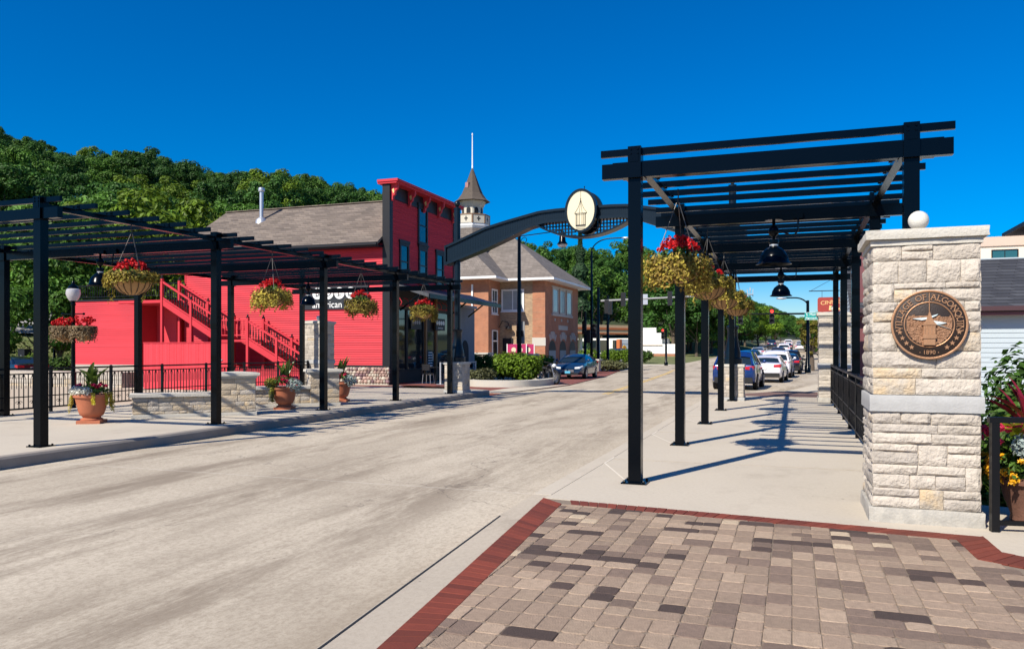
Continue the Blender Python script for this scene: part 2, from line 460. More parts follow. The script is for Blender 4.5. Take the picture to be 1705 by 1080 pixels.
CANOPYT = mat('canopy_tan', (0.62, 0.42, 0.24), 0.6, var=0.1)
CANOPYO = mat('canopy_orange', (0.50, 0.14, 0.045), 0.6)
WOODPOST= mat('brown_wood', (0.26, 0.14, 0.06), 0.6, var=0.2, scale=5)
PLATEB  = mat('plate_blue', (0.10, 0.42, 0.62), 0.4)
def car_paint(name, c, metal=0.3): return mat(name, c, 0.28, metal=metal, coat=1.0)
C_NAVY  = car_paint('car_navy', (0.010, 0.035, 0.085))
C_GREY  = car_paint('car_charcoal', (0.040, 0.037, 0.040))
C_WHITE = car_paint('car_white', (0.66, 0.64, 0.68), 0.0)
C_BLACK = car_paint('car_black', (0.012, 0.012, 0.016))
C_SILV  = car_paint('car_silver', (0.42, 0.44, 0.47))
C_BLUE  = car_paint('car_blue', (0.008, 0.035, 0.16))

# stained concrete: wheel-track grime, blotches, drips, hairline cracks, cast joints
def n_sin(n, l, x):
    q = n.new('ShaderNodeMath'); q.operation = 'SINE'; l.new(x, q.inputs[0]); return q.outputs[0]
def stained(name, b1, b2, dirt, track, blotch, speck, joints, crack):
    m = bpy.data.materials.new(name); m.use_nodes = True
    n, l = m.node_tree.nodes, m.node_tree.links
    p = n['Principled BSDF']; p.inputs['Roughness'].default_value = 0.9; p.inputs['Specular IOR Level'].default_value = 0.25
    tc = n.new('ShaderNodeTexCoord')
    def tex(scale, mapscale=(1,1,1), detail=8, rough=0.6, off=0.0):
        mp = n.new('ShaderNodeMapping'); mp.inputs['Scale'].default_value = mapscale; mp.inputs['Location'].default_value = (off, off*1.7, 0); l.new(tc.outputs['Object'], mp.inputs[0])
        t = n.new('ShaderNodeTexNoise'); t.inputs['Scale'].default_value = scale; t.inputs['Detail'].default_value = detail; t.inputs['Roughness'].default_value = rough
        l.new(mp.outputs[0], t.inputs['Vector']); return t.outputs['Fac']
    def ramp(fac, a, b):
        r_ = n.new('ShaderNodeMapRange'); r_.inputs['From Min'].default_value = a; r_.inputs['From Max'].default_value = b; r_.interpolation_type = 'SMOOTHSTEP'
        l.new(fac, r_.inputs['Value']); return r_.outputs[0]
    def mth(op, a, b=0.0):
        q = n.new('ShaderNodeMath'); q.operation = op
        for i, v in enumerate((a, b)):
            if isinstance(v, (int, float)): q.inputs[i].default_value = v
            else: l.new(v, q.inputs[i])
        return q.outputs[0]
    def mix(fac, a, b):
        q = n.new('ShaderNodeMix'); q.data_type = 'RGBA'; l.new(fac, q.inputs['Factor'])
        for k, v in (('A', a), ('B', b)):
            if isinstance(v, tuple): q.inputs[k].default_value = (*v, 1)
            else: l.new(v, q.inputs[k])
        return q.outputs['Result']
    s = n.new('ShaderNodeSeparateXYZ'); l.new(tc.outputs['Object'], s.inputs[0])
    cur = mix(ramp(tex(0.35, (1, 0.5, 1), 6), 0.35, 0.68), b1, b2)
    if track:
        wob = mth('MULTIPLY', tex(0.25, (1, 0.4, 1), 3), 1.1)
        ph = mth('MULTIPLY', mth('ADD', s.outputs[0], wob), 2*math.pi/2.05)
        trk = mth('ADD', mth('MULTIPLY', n_sin(n, l, ph), 0.5), 0.5)
        st = ramp(tex(1.0, (1.25, 0.20, 1), 11, 0.78), 0.42, 0.62)
        cur = mix(mth('MULTIPLY', mth('MULTIPLY', mth('ADD', mth('MULTIPLY', trk, 0.75), 0.25), st), track), cur, dirt)
    bl = mth('MULTIPLY', ramp(tex(1.1, (1, 0.7, 1), 10, 0.75, 7.0), 0.50, 0.70), blotch)
    cur = mix(bl, cur, dirt)
    gr = mth('MULTIPLY', ramp(tex(26, (1, 0.7, 1), 8, 0.75), 0.38, 0.70), speck)
    cur = mix(gr, cur, tuple(v*1.25 for v in dirt))
    gr2 = mth('MULTIPLY', ramp(tex(75, (1, 1, 1), 4, 0.7, 3.0), 0.50, 0.75), speck*0.8)
    cur = mix(gr2, cur, dirt)
    for sc_, lo, hi, am in ((1.7, 0.016, 0.040, 0.75), (5.5, 0.03, 0.07, 0.5)):
        vo = n.new('ShaderNodeTexVoronoi'); vo.inputs['Scale'].default_value = sc_
        l.new(tc.outputs['Object'], vo.inputs['Vector'])
        spot = mth('SUBTRACT', 1.0, ramp(vo.outputs['Distance'], lo, hi))
        keep = ramp(tex(0.9, (1,1,1), 2, 0.5, 11.0), 0.45, 0.6)
        cur = mix(mth('MULTIPLY', mth('MULTIPLY', spot, keep), am), cur, (0.07, 0.06, 0.052))
    if crack:
        mp = n.new('ShaderNodeVectorMath'); mp.operation = 'ADD'
        nz = n.new('ShaderNodeTexNoise'); nz.inputs['Scale'].default_value = 1.3; nz.inputs['Detail'].default_value = 6
        l.new(tc.outputs['Object'], nz.inputs['Vector'])
        l.new(tc.outputs['Object'], mp.inputs[0]); l.new(nz.outputs['Color'], mp.inputs[1])
        vo = n.new('ShaderNodeTexVoronoi'); vo.feature = 'DISTANCE_TO_EDGE'; vo.inputs['Scale'].default_value = 0.16
        l.new(mp.outputs[0], vo.inputs['Vector'])
        ck = mth('SUBTRACT', 1.0, ramp(vo.outputs['Distance'], 0.0006, 0.0020))
        cur = mix(mth('MULTIPLY', ck, crack), cur, (0.12, 0.10, 0.085))
    if joints:
        fr = mth('FRACT', mth('MULTIPLY', mth('ADD', s.outputs[1], 100.6), 1/6.1))
        cur = mix(mth('MULTIPLY', mth('LESS_THAN', fr, 0.0035), 0.5), cur, (0.62, 0.57, 0.5))
        dxj = mth('ABSOLUTE', mth('ADD', s.outputs[0], 6.85))
        cur = mix(mth('MULTIPLY', mth('LESS_THAN', dxj, 0.012), 0.35), cur, (0.2, 0.17, 0.14))
    l.new(cur, p.inputs['Base Color'])
    b = n.new('ShaderNodeBump'); b.inputs['Strength'].default_value = 0.3; b.inputs['Distance'].default_value = 0.006
    l.new(tex(70, (1, 1, 1), 5), b.inputs['Height']); l.new(b.outputs[0], p.inputs['Normal'])
    return m
ROAD = stained('roadway_concrete', (0.545, 0.475, 0.375), (0.455, 0.392, 0.305), (0.17, 0.132, 0.096), 0.72, 0.30, 0.50, True, 0.5)
CONC = stained('sidewalk_concrete', (0.51, 0.452, 0.368), (0.47, 0.415, 0.338), (0.27, 0.225, 0.175), 0.0, 0.34, 0.24, False, 0.0)
KERB = stained('kerb_concrete', (0.47, 0.405, 0.32), (0.41, 0.355, 0.285), (0.22, 0.18, 0.14), 0.0, 0.5, 0.35, False, 0.0)
# ------------------------------------------------------------------ ground, road, pavements
def sstep(t): t = max(0.0, min(1.0, t)); return t*t*(3-2*t)
def lerp_tab(tab, x):
    if x <= tab[0][0]: return tab[0][1]
    for (a, va), (b, vb) in zip(tab, tab[1:]):
        if x <= b: return va + (vb-va)*(x-a)/(b-a)
    return tab[-1][1]
HILL = [(-900,44),(-400,43),(0,41),(100,35),(230,35),(330,32),(480,30),(600,26),(700,21),(780,16),(900,12),(1050,12),(1120,8),(1200,2),(1260,0)]
HIL0 = [(-400,48),(110,50),(300,56),(600,62),(780,84),(880,118),(1250,135)]
HFAR = [(1000,30),(1150,46),(1200,34),(1240,25),(1275,20),(1330,11),(1380,9),(1500,9),(1705,9)]
def road_z(Y): return -0.18 + (0.0 if Y < 85 else min((Y-85)*0.022, 7.0))
def terr(X, Y):
    d = max(dep(X, Y), 1.0)
    px = pxof(X, Y) if dep(X, Y) > 4 else (-900 if X < 0 else 2500)
    z = -0.3
    if Y > 85: z = road_z(Y) - 0.12
    a = lerp_tab(HILL, px); d0 = lerp_tab(HIL0, px)
    z += a * sstep((d-d0)/(188-d0))
    z += lerp_tab(HFAR, px) * sstep((d-300)/270) if px > 900 else 0
    low = 1.0 if (Y < 29 and (X < -18.4 or X > 1.6)) else 0.0
    if low:
        if X < -18.4: k = sstep((44-d)/10) if d > 34 else 1.0
        else: k = 1.0
        z = z*(1-k) + (-1.5)*k
    if -18.4 <= X <= 1.6 and Y < 29: z = -1.5
    return z
def build_terrain():
    xs = [-420 + 10*i for i in range(34)] + [-80 + 2.5*i for i in range(52)] + [50 + 12*i for i in range(32)]
    ys = [-60 + 8*i for i in range(8)] + [4 + 2.5*i for i in range(56)] + [144 + 10*i for i in range(60)]
    mb = MB(); W = len(xs)
    for y in ys:
        for x in xs: mb.v.append((x, y, terr(x, y)))
    for j in range(len(ys)-1):
        for i in range(W-1):
            x, y = (xs[i]+xs[i+1])/2, (ys[j]+ys[j+1])/2
            mb.f.append((j*W+i, j*W+i+1, (j+1)*W+i+1, (j+1)*W+i))
            d = dep(x, y); px = pxof(x, y) if d > 4 else -900
            z = mb.v[j*W+i][2]
            if Y_low(x, y): mi = 1
            elif d > 86 and px < 1270 and z > 3.5: mi = 2
            elif d > 300: mi = 2
            else: mi = 0
            mb.m.append(mi)
    o = mb.build('ground', [GRASS, RUBBLE, FOREST], smooth=True, fixn=False)
    tag(o, kind='structure')
def Y_low(x, y): return y < 34 and dep(x, y) < 42 and (x < -16 or x > 0)
build_terrain()

# one far sheet that carries the ground to the horizon
o = MB().add([(-3500,-800,-2.2),(3500,-800,-2.2),(3500,4500,-2.2),(-3500,4500,-2.2)], [(0,1,2,3)]).build('far_ground', GRASS)
tag(o, kind='structure')

# roadway
def xl(Y): return lerp_tab([(-60,-11.0),(28.3,-11.0),(37,-10.3),(50,-11.4),(73,-14.6),(95,-11.5),(140,-9),(600,-8)], Y)
def xr(Y): return lerp_tab([(-60,-2.45),(27.5,-2.66),(30,-1.2),(40,1.9),(60,3.2),(90,3.6),(140,3.2),(600,3)], Y)
mb = MB()
ysr = [-60,-10,0,10,20,27.5,28.3,30,34,37,40,45,50,60,73,80,85,95,110,140,180,240,300,400,430]
for y in ysr:
    for k in range(9):
        t = k/8; mb.v.append((xl(y)*(1-t)+xr(y)*t, y, road_z(y)))
for j in range(len(ysr)-1):
    for k in range(8):
        mb.f.append((j*9+k, j*9+k+1, (j+1)*9+k+1, (j+1)*9+k)); mb.m.append(0)
tag(mb.build('road', ROAD), kind='structure')
# cross street at the signals
o = MB().sheet([(-60,74),(-14,72),(-14,84),(-60,92)], -0.165).sheet([(3,72),(40,70),(40,84),(3,84)], -0.165).build('cross_street', ROAD); tag(o, kind='structure')

tag(MB().prism([D(950,78),D(1128,84),D(1145,128),D(950,126)], -0.6, -0.155).build('station_forecourt', CONC), kind='structure')
# curved centre line, two thin stripes
mb = MB()
pts = [(-7.0,30.5),(-7.3,36),(-7.9,46),(-8.7,58),(-9.6,68)]
for off in (-0.09, 0.09):
    for (x0,y0),(x1,y1) in zip(pts, pts[1:]):
        mb.add([(x0+off-0.05,y0,-0.176),(x0+off+0.05,y0,-0.176),(x1+off+0.05,y1,-0.176),(x1+off-0.05,y1,-0.176)], [(0,1,2,3)])
tag(mb.build('centre_line', YELLOW), kind='structure')

# left promenade (plaza slab on the bridge) with its kerb
curve = [(-11.0,28.0)] + [(-12.2+1.2*math.cos(R(a)), 28.0+1.2*math.sin(R(a))) for a in (15,30,45,60,75,90)]
poly = [(-18.35,-30),(-11.22,-30),(-11.22,28.0)] + [(-12.2+0.98*math.cos(R(a)), 28.0+0.98*math.sin(R(a))) for a in (15,30,45,60,75,90)] + [(-18.35,28.98)]
tag(MB().prism(poly, -1.7, 0.0).build('promenade', CONC), kind='structure')
mb = MB()
segs = 29
line_o = [(-11.0, -30 + 2*k) for k in range(segs)] + curve + [(-18.35, 29.2)]
line_i = [(-11.218, -30 + 2*k) for k in range(segs)] + [(-11.218,28.0)] + [(-12.2+0.982*math.cos(R(a)), 28.0+0.982*math.sin(R(a))) for a in (15,30,45,60,75,90)] + [(-18.35, 28.982)]
n0 = len(line_o)
for (x, y), (xi, yi) in zip(line_o, line_i):
    b = 0.004*math.sin(y*1.9)
    mb.v += [(x+0.02, y, -0.4), (x, y, -0.03+b), (x-0.03, y, 0.003), (xi, yi, 0.003)]
for k in range(n0-1):
    for q in range(3):
        mb.f.append((k*4+q, k*4+q+1, (k+1)*4+q+1, (k+1)*4+q)); mb.m.append(0)
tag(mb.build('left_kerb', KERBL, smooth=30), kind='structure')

# beyond the bridge, left: concrete and brick bands up to the shops, brick parking bay
tag(MB().prism([(-20.6,29.25),(-16.4,29.25),(-16.4,31.2),(-16.0,70),(-30,70),(-30,38),(-20.6,31.5)], -0.6, -0.02).build('shop_pavement', CONC), kind='structure')
tag(MB().sheet([(-20.4,30.1),(-16.42,30.1),(-16.42,31.1),(-20.4,31.1)], -0.014).build('brick_band', BRKPAVE), kind='structure')
tag(MB().sheet([(-17.2,31.4),(-14.4,31.4),(-14.4,33.2),(-17.2,33.2)], -0.012).build('shop_brick_band', BRKPAVE), kind='structure')
bay = [(-16.4,29.25),(-10.95,29.3)] + [(xl(y)-0.02, y) for y in (32,37,44,50,60,70)] + [(-16.1,70)]
tag(MB().prism(bay, -0.5, -0.150).build('brick_parking_bay', BRKPAVE), kind='structure')
tag(MB().prism([(-12.0,29.3),(-10.95,29.3),(xl(33)-0.02,33),(xl(38)-0.02,38),(-12.0,33.2)], -0.4, -0.145).build('concrete_apron', CONC), kind='structure')

# right side pavement of the bridge
bo1, bo2 = G(905,828), G(1637,893)                        # outer edge of the far border
bi1, bi2 = G(935,838), G(1592,898)                        # inner edge
jo = G(1669,920); jo2 = G(1790,944)
lo = G(625,1080); li = G(690,1080)
def ext(p, q, t): return (p[0]+(q[0]-p[0])*t, p[1]+(q[1]-p[1])*t)
lo_e, li_e = ext(bo1, lo, 2.2), ext(bi1, li, 2.2)
K0 = G(833,858)
kerb_far = (-2.70, 8.28)
side = [bo1, bo2, jo, ext(jo, jo2, 6), (9.0, 8.9), (2.0, 9.2), (1.45, 9.3), (1.45, 28.0), (-2.5, 28.0), (-2.5, 8.28)]
tag(MB().prism(side, -0.5, 0.0).build('right_pavement', CONC), kind='structure')
tag(MB().prism([(-2.70,8.282),(-2.503,8.282),(-2.503,27.4),(-2.70,27.2)], -0.5, 0.003).build('right_kerb', CONC), kind='structure')
# brick strip at the far end and the pavement along the shops on the right
tag(MB().prism([(-2.5,28.004),(1.9,28.004),(2.2,31.5),(-0.6,31.5),(-1.6,29.6)], -0.5, 0.0).build('end_pavement', BRKPAVE), kind='structure')
tag(MB().prism([(-0.3,31.504),(2.2,31.504),(30,31.504),(30,75),(3.8,75),(3.4,60),(2.3,45)], -0.5, 0.0).build('shop_walk', CONC), kind='structure')
tag(MB().sheet([(2.5,50),(3.6,50),(3.9,64),(3.3,64)], 0.004).build('brick_tree_strip', BRKPAVE), kind='structure')
mb = MB()
for xx, y0, y1 in ((-1.1, 8.2, 28),):
    pass
for y in (11.3, 15.3, 19.2, 23.2):
    mb.box(-2.5, 1.45, y-0.004, y+0.004, 0.001, 0.004)
tag(mb.build('pavement_joint', KERB), kind='structure')
mb = MB()
for y in (9.39, 13.35, 17.30, 21.25):                  # pale patched saw cuts from the posts to the kerb
    for p, q in (((-1.93, y+0.12), (-2.49, y+1.45)), ((-2.49, y+1.45), (-2.49, y+2.1))):
        d_ = Vector((q[0]-p[0], q[1]-p[1])).normalized()*0.012; n_ = (-d_.y, d_.x)
        mb.add([(p[0]+n_[0],p[1]+n_[1],0.003),(p[0]-n_[0],p[1]-n_[1],0.003),(q[0]-n_[0],q[1]-n_[1],0.003),(q[0]+n_[0],q[1]+n_[1],0.003)], [(0,1,2,3)])
tag(mb.build('pale_saw_cut', PALEJ), kind='structure')

# kerb strip beside the brick panel
kl = ext(K0, G(530,1080), 2.4); 
strip = [lo_e, bo1, (-2.502, 8.27), (-2.70, 8.27), (K0[0]-0.02, K0[1]), (kl[0]-0.02, kl[1])]
tag(MB().prism(strip, -0.5, -0.002).build('kerb_strip', KERB), kind='structure')
dx, dy = kl[0]-K0[0], kl[1]-K0[1]; L = math.hypot(dx, dy); nx, ny = -dy/L, dx/L
mb = MB()
for k in range(60):
    a, b = k/60, (k+1)/60
    w0, w1 = 0.0075+0.004*noise.noise((a*60,0,0)), 0.0075+0.004*noise.noise((b*60,0,0))
    p, q = ext(K0, kl, a), ext(K0, kl, b)
    mb.add([(p[0]-nx*w0,p[1]-ny*w0,0.002),(p[0]+nx*w0,p[1]+ny*w0,0.002),(q[0]+nx*w1,q[1]+ny*w1,0.002),(q[0]-nx*w1,q[1]-ny*w1,0.002)], [(0,1,2,3)])
tag(mb.build('expansion_joint', TAR), kind='structure')

# brick panel: bed, concrete pavers and a red soldier course -------------------
panel = MB().prism([lo_e, bo1, bo2, jo, ext(jo, jo2, 6), (9.0, -1.5), (-1.4, -1.5)], -0.5, -0.0065).build('brick_pavement', SAND)
tag(panel, kind='structure')
def clip(poly, p, q, keep):
    """keep the part of a polygon on one side of line p-q"""
    out = []
    sd = lambda a: ((q[0]-p[0])*(a[1]-p[1]) - (q[1]-p[1])*(a[0]-p[0])) * keep
    for i in range(len(poly)):
        a, b = poly[i], poly[(i+1) % len(poly)]
        sa, sb = sd(a), sd(b)
        if sa >= 0: out.append(a)
        if (sa >= 0) != (sb >= 0):
            t = sa/(sa-sb); out.append((a[0]+(b[0]-a[0])*t, a[1]+(b[1]-a[1])*t))
    return out
def area(poly): return 0.5*sum(poly[i][0]*poly[(i+1)%len(poly)][1]-poly[(i+1)%len(poly)][0]*poly[i][1] for i in range(len(poly)))
def paver_geo(mb, poly, z, ch=0.008, tilt=(0,0)):
    if area(poly) < 0: poly = poly[::-1]
    c = (sum(p[0] for p in poly)/len(poly), sum(p[1] for p in poly)/len(poly))
    n = len(poly); vs = []
    for f_, zz in ((1.0, -0.05), (1.0, z-0.0035), (None, z)):
        for x, y in poly:
            if f_ is None:
                r_ = math.hypot(x-c[0], y-c[1]); k = max(0.3, 1-ch*1.5/max(r_, 0.01))
            else: k = f_
            zz2 = zz + (tilt[0]*(x-c[0]) + tilt[1]*(y-c[1]) if zz > -0.04 else 0)
            vs.append((c[0]+(x-c[0])*k, c[1]+(y-c[1])*k, zz2))
    fs = [(i, (i+1)%n, n+(i+1)%n, n+i) for i in range(n)] + [(n+i, n+(i+1)%n, 2*n+(i+1)%n, 2*n+i) for i in range(n)] + [tuple(range(2*n, 3*n))]
    mb.add(vs, fs)
    return c
def rounded(x0, x1, y0, y1, r):
    return [(x0+r,y0),(x1-r,y0),(x1,y0+r*0.8),(x1,y1-r*0.8),(x1-r,y1),(x0+r,y1),(x0,y1-r*0.8),(x0,y0+r*0.8)]
pr = random.Random(21)
cands = []
UN = 0.0775                                           # laid in half metre fields, some filled in rows, some in strips
def split6(opts): return pr.choice(opts)
def lay(x0, y0, x1, y1, long_):
    t = pr.random(); w, h = x1-x0, y1-y0
    small = w*h < 0.032
    if long_: ci = 3 if t < 0.40 else 2 if t < 0.66 else 0
    elif small: ci = 3 if t < 0.17 else 2 if t < 0.38 else 0 if t < 0.72 else 1 if t < 0.965 else 4
    else: ci = 2 if t < 0.17 else 0 if t < 0.62 else 1 if t < 0.975 else 4
    j_ = lambda: pr.uniform(-0.002, 0.002); g = 0.0022
    poly = rounded(x0+g+j_(), x1-g+j_(), y0+g+j_(), y1-g+j_(), 0.014+pr.random()*0.013)
    poly = clip(poly, li_e, bi1, -1)
    if len(poly) < 3: return
    if x0 < bi2[0]: poly = clip(poly, bi1, bi2, -1)
    else: poly = clip(poly, G(1592,898), G(1628,930), -1) if y1 > 6.6 and x0 < 1.75 else poly
    if len(poly) >= 3 and x0 > 1.3: poly = clip(poly, G(1628,931), G(1760,946), -1) if x0 > bi2[0] else poly
    if len(poly) < 3 or abs(area(poly)) < 0.0012: return
    cands.append((poly, ci))
for mi in range(18):
    x = -2.95 + mi*6*UN
    y = 2.2 + pr.choice([0, 2, 3])*UN - 6*UN
    while y < 8.4:
        if pr.random() < 0.45:                        # strips along the bridge
            xx = x
            for w in (2, 2, 2):
                yy = y
                for h in split6([(3,3),(2,2,2),(3,3),(2,2,2),(3,3)]): lay(xx, yy, xx+w*UN, yy+h*UN, False); yy += h*UN
                xx += w*UN
        else:                                         # rows across it
            yy = y
            for h in split6([(3,3),(2,2,2),(2,2,2),(3,3)]):
                xx = x
                for w in split6([(2,2,2),(3,3),(2,4),(4,2),(2,2,2),(3,3)] if h == 2 else [(2,2,2),(3,3),(2,2,2)]):
                    lay(xx, yy, xx+w*UN, yy+h*UN, w == 4); xx += w*UN
                yy += h*UN
        y += 6*UN
vis = []
for poly, c_ in cands:
    cx = sum(p[0] for p in poly)/len(poly); cy = sum(p[1] for p in poly)/len(poly)
    d = dep(cx, cy); px = pxof(cx, cy) if d > 0.5 else 9999; py = CY + F*1.6/max(d, 0.1)
    s = (abs(area(poly))*F*F*1.6/d**3) if (0 < px < PW and py < PH) else 0
    vis.append((s, poly, c_))
vis.sort(key=lambda t: -t[0])
far = [MB() for _ in PAVERS]
for i, (s, poly, c_) in enumerate(vis):
    z = pr.uniform(-0.001, 0.0015); tl = (pr.uniform(-0.006, 0.006), pr.uniform(-0.006, 0.006))
    if i < 300:
        mb = MB(); c = paver_geo(mb, poly, z, pr.uniform(0.003, 0.005), tl)
        me = mb.mesh('paver', PAVERS[c_], off=(c[0], c[1], 0), fixn=False)
        link('paver', me, panel, loc=(c[0], c[1], 0))
    else:
        paver_geo(far[c_], poly, z, 0.007, tl)
al = MB()
for ci, f_ in enumerate(far): al.add(f_.v, f_.f, ci)
tag(al.build('outer_pavers', PAVERS, panel, fixn=False), kind='stuff')
def soldier(a0, a1, b0, b1, step, dz=0.0):
    """bricks across the band between edge a0-a1 and edge b0-b1"""
    L_ = math.hypot(a1[0]-a0[0], a1[1]-a0[1]); n = max(1, round(L_/step))
    for k in range(n):
        t0, t1 = (k+0.03)/n, (k+0.97)/n
        q = [ext(a0,a1,t0), ext(a0,a1,t1), ext(b0,b1,t1), ext(b0,b1,t0)]
        mb = MB(); c = paver_geo(mb, q, pr.uniform(0.0, 0.002)+dz, 0.0025, (pr.uniform(-0.006,0.006), pr.uniform(-0.006,0.006)))
        link('brick', mb.mesh('brick', REDBRK, off=(c[0], c[1], 0), fixn=False), panel, loc=(c[0], c[1], 0))
lo2, li2 = ext(bo1, lo, 1.35), ext(bi1, li, 1.35)
soldier(bo1, lo2, (bi1[0], bi1[1]), li2, 0.103)
soldier(ext(bo1, bo2, 0.075), bo2, ext(bi1, bi2, 0.03), bi2, 0.105)
soldier(bo2, jo, bi2, G(1628,931), 0.105, 0.006)
soldier(jo, jo2, G(1628,931), G(1760,956), 0.105, 0.006)
# ------------------------------------------------------------------ stonework
def stone_geo(w, h, nx, ny, amp, rr, dep_=0.05, cut=0.012):
    """one rock-faced stone: local x along the wall, z up, -y outward"""
    mb = MB(); sd = rr.random()*100
    xs = [-w/2 + w*i/nx for i in range(nx+1)]; zs = [-h/2 + h*k/ny for k in range(ny+1)]
    for z in zs:
        for x in xs:
            ex = min(1, (w/2-abs(x))/0.014); ez = min(1, (h/2-abs(z))/0.012)
            e = max(0, min(ex, ez))
            nz = noise.noise((x*8+sd, z*10, sd)); nz2 = noise.noise((x*24+sd, z*26, sd*2)); nz3 = noise.noise((x*55, z*60+sd, sd))
            out = amp*(0.55 + 1.0*nz + 0.6*nz2 + 0.25*nz3)*(0.35+0.65*e) + 0.010*e
            wx = 0.008*noise.noise((z*18, sd, x)) if abs(x) > w/2-1e-6 else 0
            wz = 0.007*noise.noise((x*14, sd*3, z)) if abs(z) > h/2-1e-6 else 0
            mb.v.append((x+wx, -out, z+wz))
    W = nx+1
    for k in range(ny):
        for i in range(nx): mb.f.append((k*W+i, k*W+i+1, (k+1)*W+i+1, (k+1)*W+i)); mb.m.append(0)
    ring = [i for i in range(W)] + [k*W+nx for k in range(1, ny+1)] + [ny*W+i for i in range(nx-1, -1, -1)] + [k*W for k in range(ny-1, 0, -1)]
    o = len(mb.v)
    for r_ in ring: x, yy, z = mb.v[r_]; mb.v.append((x*0.985, dep_, z*0.985))
    n = len(ring)
    for i in range(n):
        mb.f.append((ring[(i+1)%n], ring[i], o+i, o+(i+1)%n)); mb.m.append(0)
    return mb
def stone_face(parent, o, u, length, z0, rows, rr, nx=3, ny=2, amp=0.010, lens=(0.16, 0.42), joint=0.008, mats=None):
    """courses of stones on one vertical face; o = left end (local), u = direction, outward = u x z"""
    mats = mats or [LIME]*11 + [LIME_G]*5 + [LIME_Y]
    u = Vector(u).normalized(); ang = math.atan2(u.y, u.x); prev = []
    zs = [z0]
    for h in rows: zs.append(zs[-1]+h)
    blocked = [[] for _ in rows]; rects = []
    for i in range(len(rows)-1):                               # jumpers: stones two courses tall
        if rows[i]+rows[i+1] < 0.24 and rr.random() < 0.5 and length > 0.5:
            w = rr.uniform(0.12, 0.26); s = rr.uniform(0, 1); s = 0.0 if s < 0.2 else length-w if s > 0.8 else rr.uniform(0.12, length-w-0.12)
            if all(s+w < a-0.08 or s > b+0.08 for a, b in blocked[i]) and all(s+w < a-0.08 or s > b+0.08 for a, b in blocked[i+1]):
                blocked[i].append((s, s+w)); blocked[i+1].append((s, s+w)); rects.append((s, s+w, zs[i], zs[i+2]))
    for i, h in enumerate(rows):
        free = []; c = 0.0
        for a, b in sorted(blocked[i]):
            if a-c > 0.02: free.append((c, a))
            c = b
        if length-c > 0.02: free.append((c, length))
        cuts = []
        for fa, fb in free:
            s = fa
            while s < fb-0.005:
                w = rr.uniform(*lens)*(1.15 if h > 0.15 else 1.0)
                if any(abs(s+w-p) < 0.03 for p in prev): w += 0.055
                if fb-(s+w) < lens[0]*0.7: w = fb-s
                e = min(fb, s+w)
                if h > 0.13 and e-s < 0.26 and rr.random() < 0.4:
                    q = h*rr.uniform(0.4, 0.6); rects += [(s, e, zs[i], zs[i]+q), (s, e, zs[i]+q, zs[i+1])]
                else: rects.append((s, e, zs[i], zs[i+1]))
                cuts.append(e); s = e
        prev = cuts
    for a, b, za, zb in rects:
        w2, h2 = b-a-joint*rr.uniform(0.6, 1.3), zb-za-joint*rr.uniform(0.6, 1.3)
        if w2 < 0.02 or h2 < 0.015: continue
        mb = stone_geo(w2, h2, nx if w2 > 0.12 else max(2, nx-2), ny if h2 < 0.17 else ny+1, amp, rr)
        c = Vector(o) + u*((a+b)/2) + Vector((0, 0, (za+zb)/2 + rr.uniform(-0.002, 0.002)))
        link('stone', mb.mesh('stone', rr.choice(mats), smooth=38, fixn=False), parent, loc=c, rot=(0, rr.uniform(-0.012, 0.012), ang))
def slab(mb, x0, x1, y0, y1, z0, z1, rr, amp=0.012, peak=0.0, seg=7):
    """rough edged cap slab, optional low pyramid top"""
    ring = []
    for i in range(seg): ring.append((x0+(x1-x0)*i/seg, y0))
    for i in range(seg): ring.append((x1, y0+(y1-y0)*i/seg))
    for i in range(seg): ring.append((x1-(x1-x0)*i/seg, y1))
    for i in range(seg): ring.append((x0, y1-(y1-y0)*i/seg))
    n = len(ring); o = len(mb.v); cx, cy = (x0+x1)/2, (y0+y1)/2
    zm = (z0+z1)/2
    for k, (zz, am) in enumerate(((z0, 0.6), (zm-0.01, 1.0), (z1-0.006, 0.8), (z1, 0.2))):
        for x, y in ring:
            q = amp*am*(noise.noise((x*7, y*7, k*1.7+x0)) + 0.6*noise.noise((x*19, y*19, k*3.1)))
            sc = 1 + q/max(abs(x-cx), abs(y-cy), 0.1) - (0.012 if k == 3 else 0)
            mb.v.append((cx+(x-cx)*sc, cy+(y-cy)*sc, zz + (0.3*q if k in (0, 3) else 0)))
    for k in range(3):
        for i in range(n): mb.f.append((o+k*n+i, o+k*n+(i+1)%n, o+(k+1)*n+(i+1)%n, o+(k+1)*n+i)); mb.m.append(0)
    mb.f.append(tuple(o+i for i in reversed(range(n)))); mb.m.append(0)
    t = len(mb.v); mb.v.append((cx, cy, z1+peak))
    for i in range(n): mb.f.append((o+3*n+i, o+3*n+(i+1)%n, t)); mb.m.append(0)
UP_ROWS = [0.150, 0.095, 0.150, 0.168, 0.100, 0.090, 0.092, 0.112, 0.058, 0.205, 0.140]
LO_ROWS = [0.095, 0.075, 0.120, 0.085, 0.110, 0.070, 0.095, 0.080, 0.105]
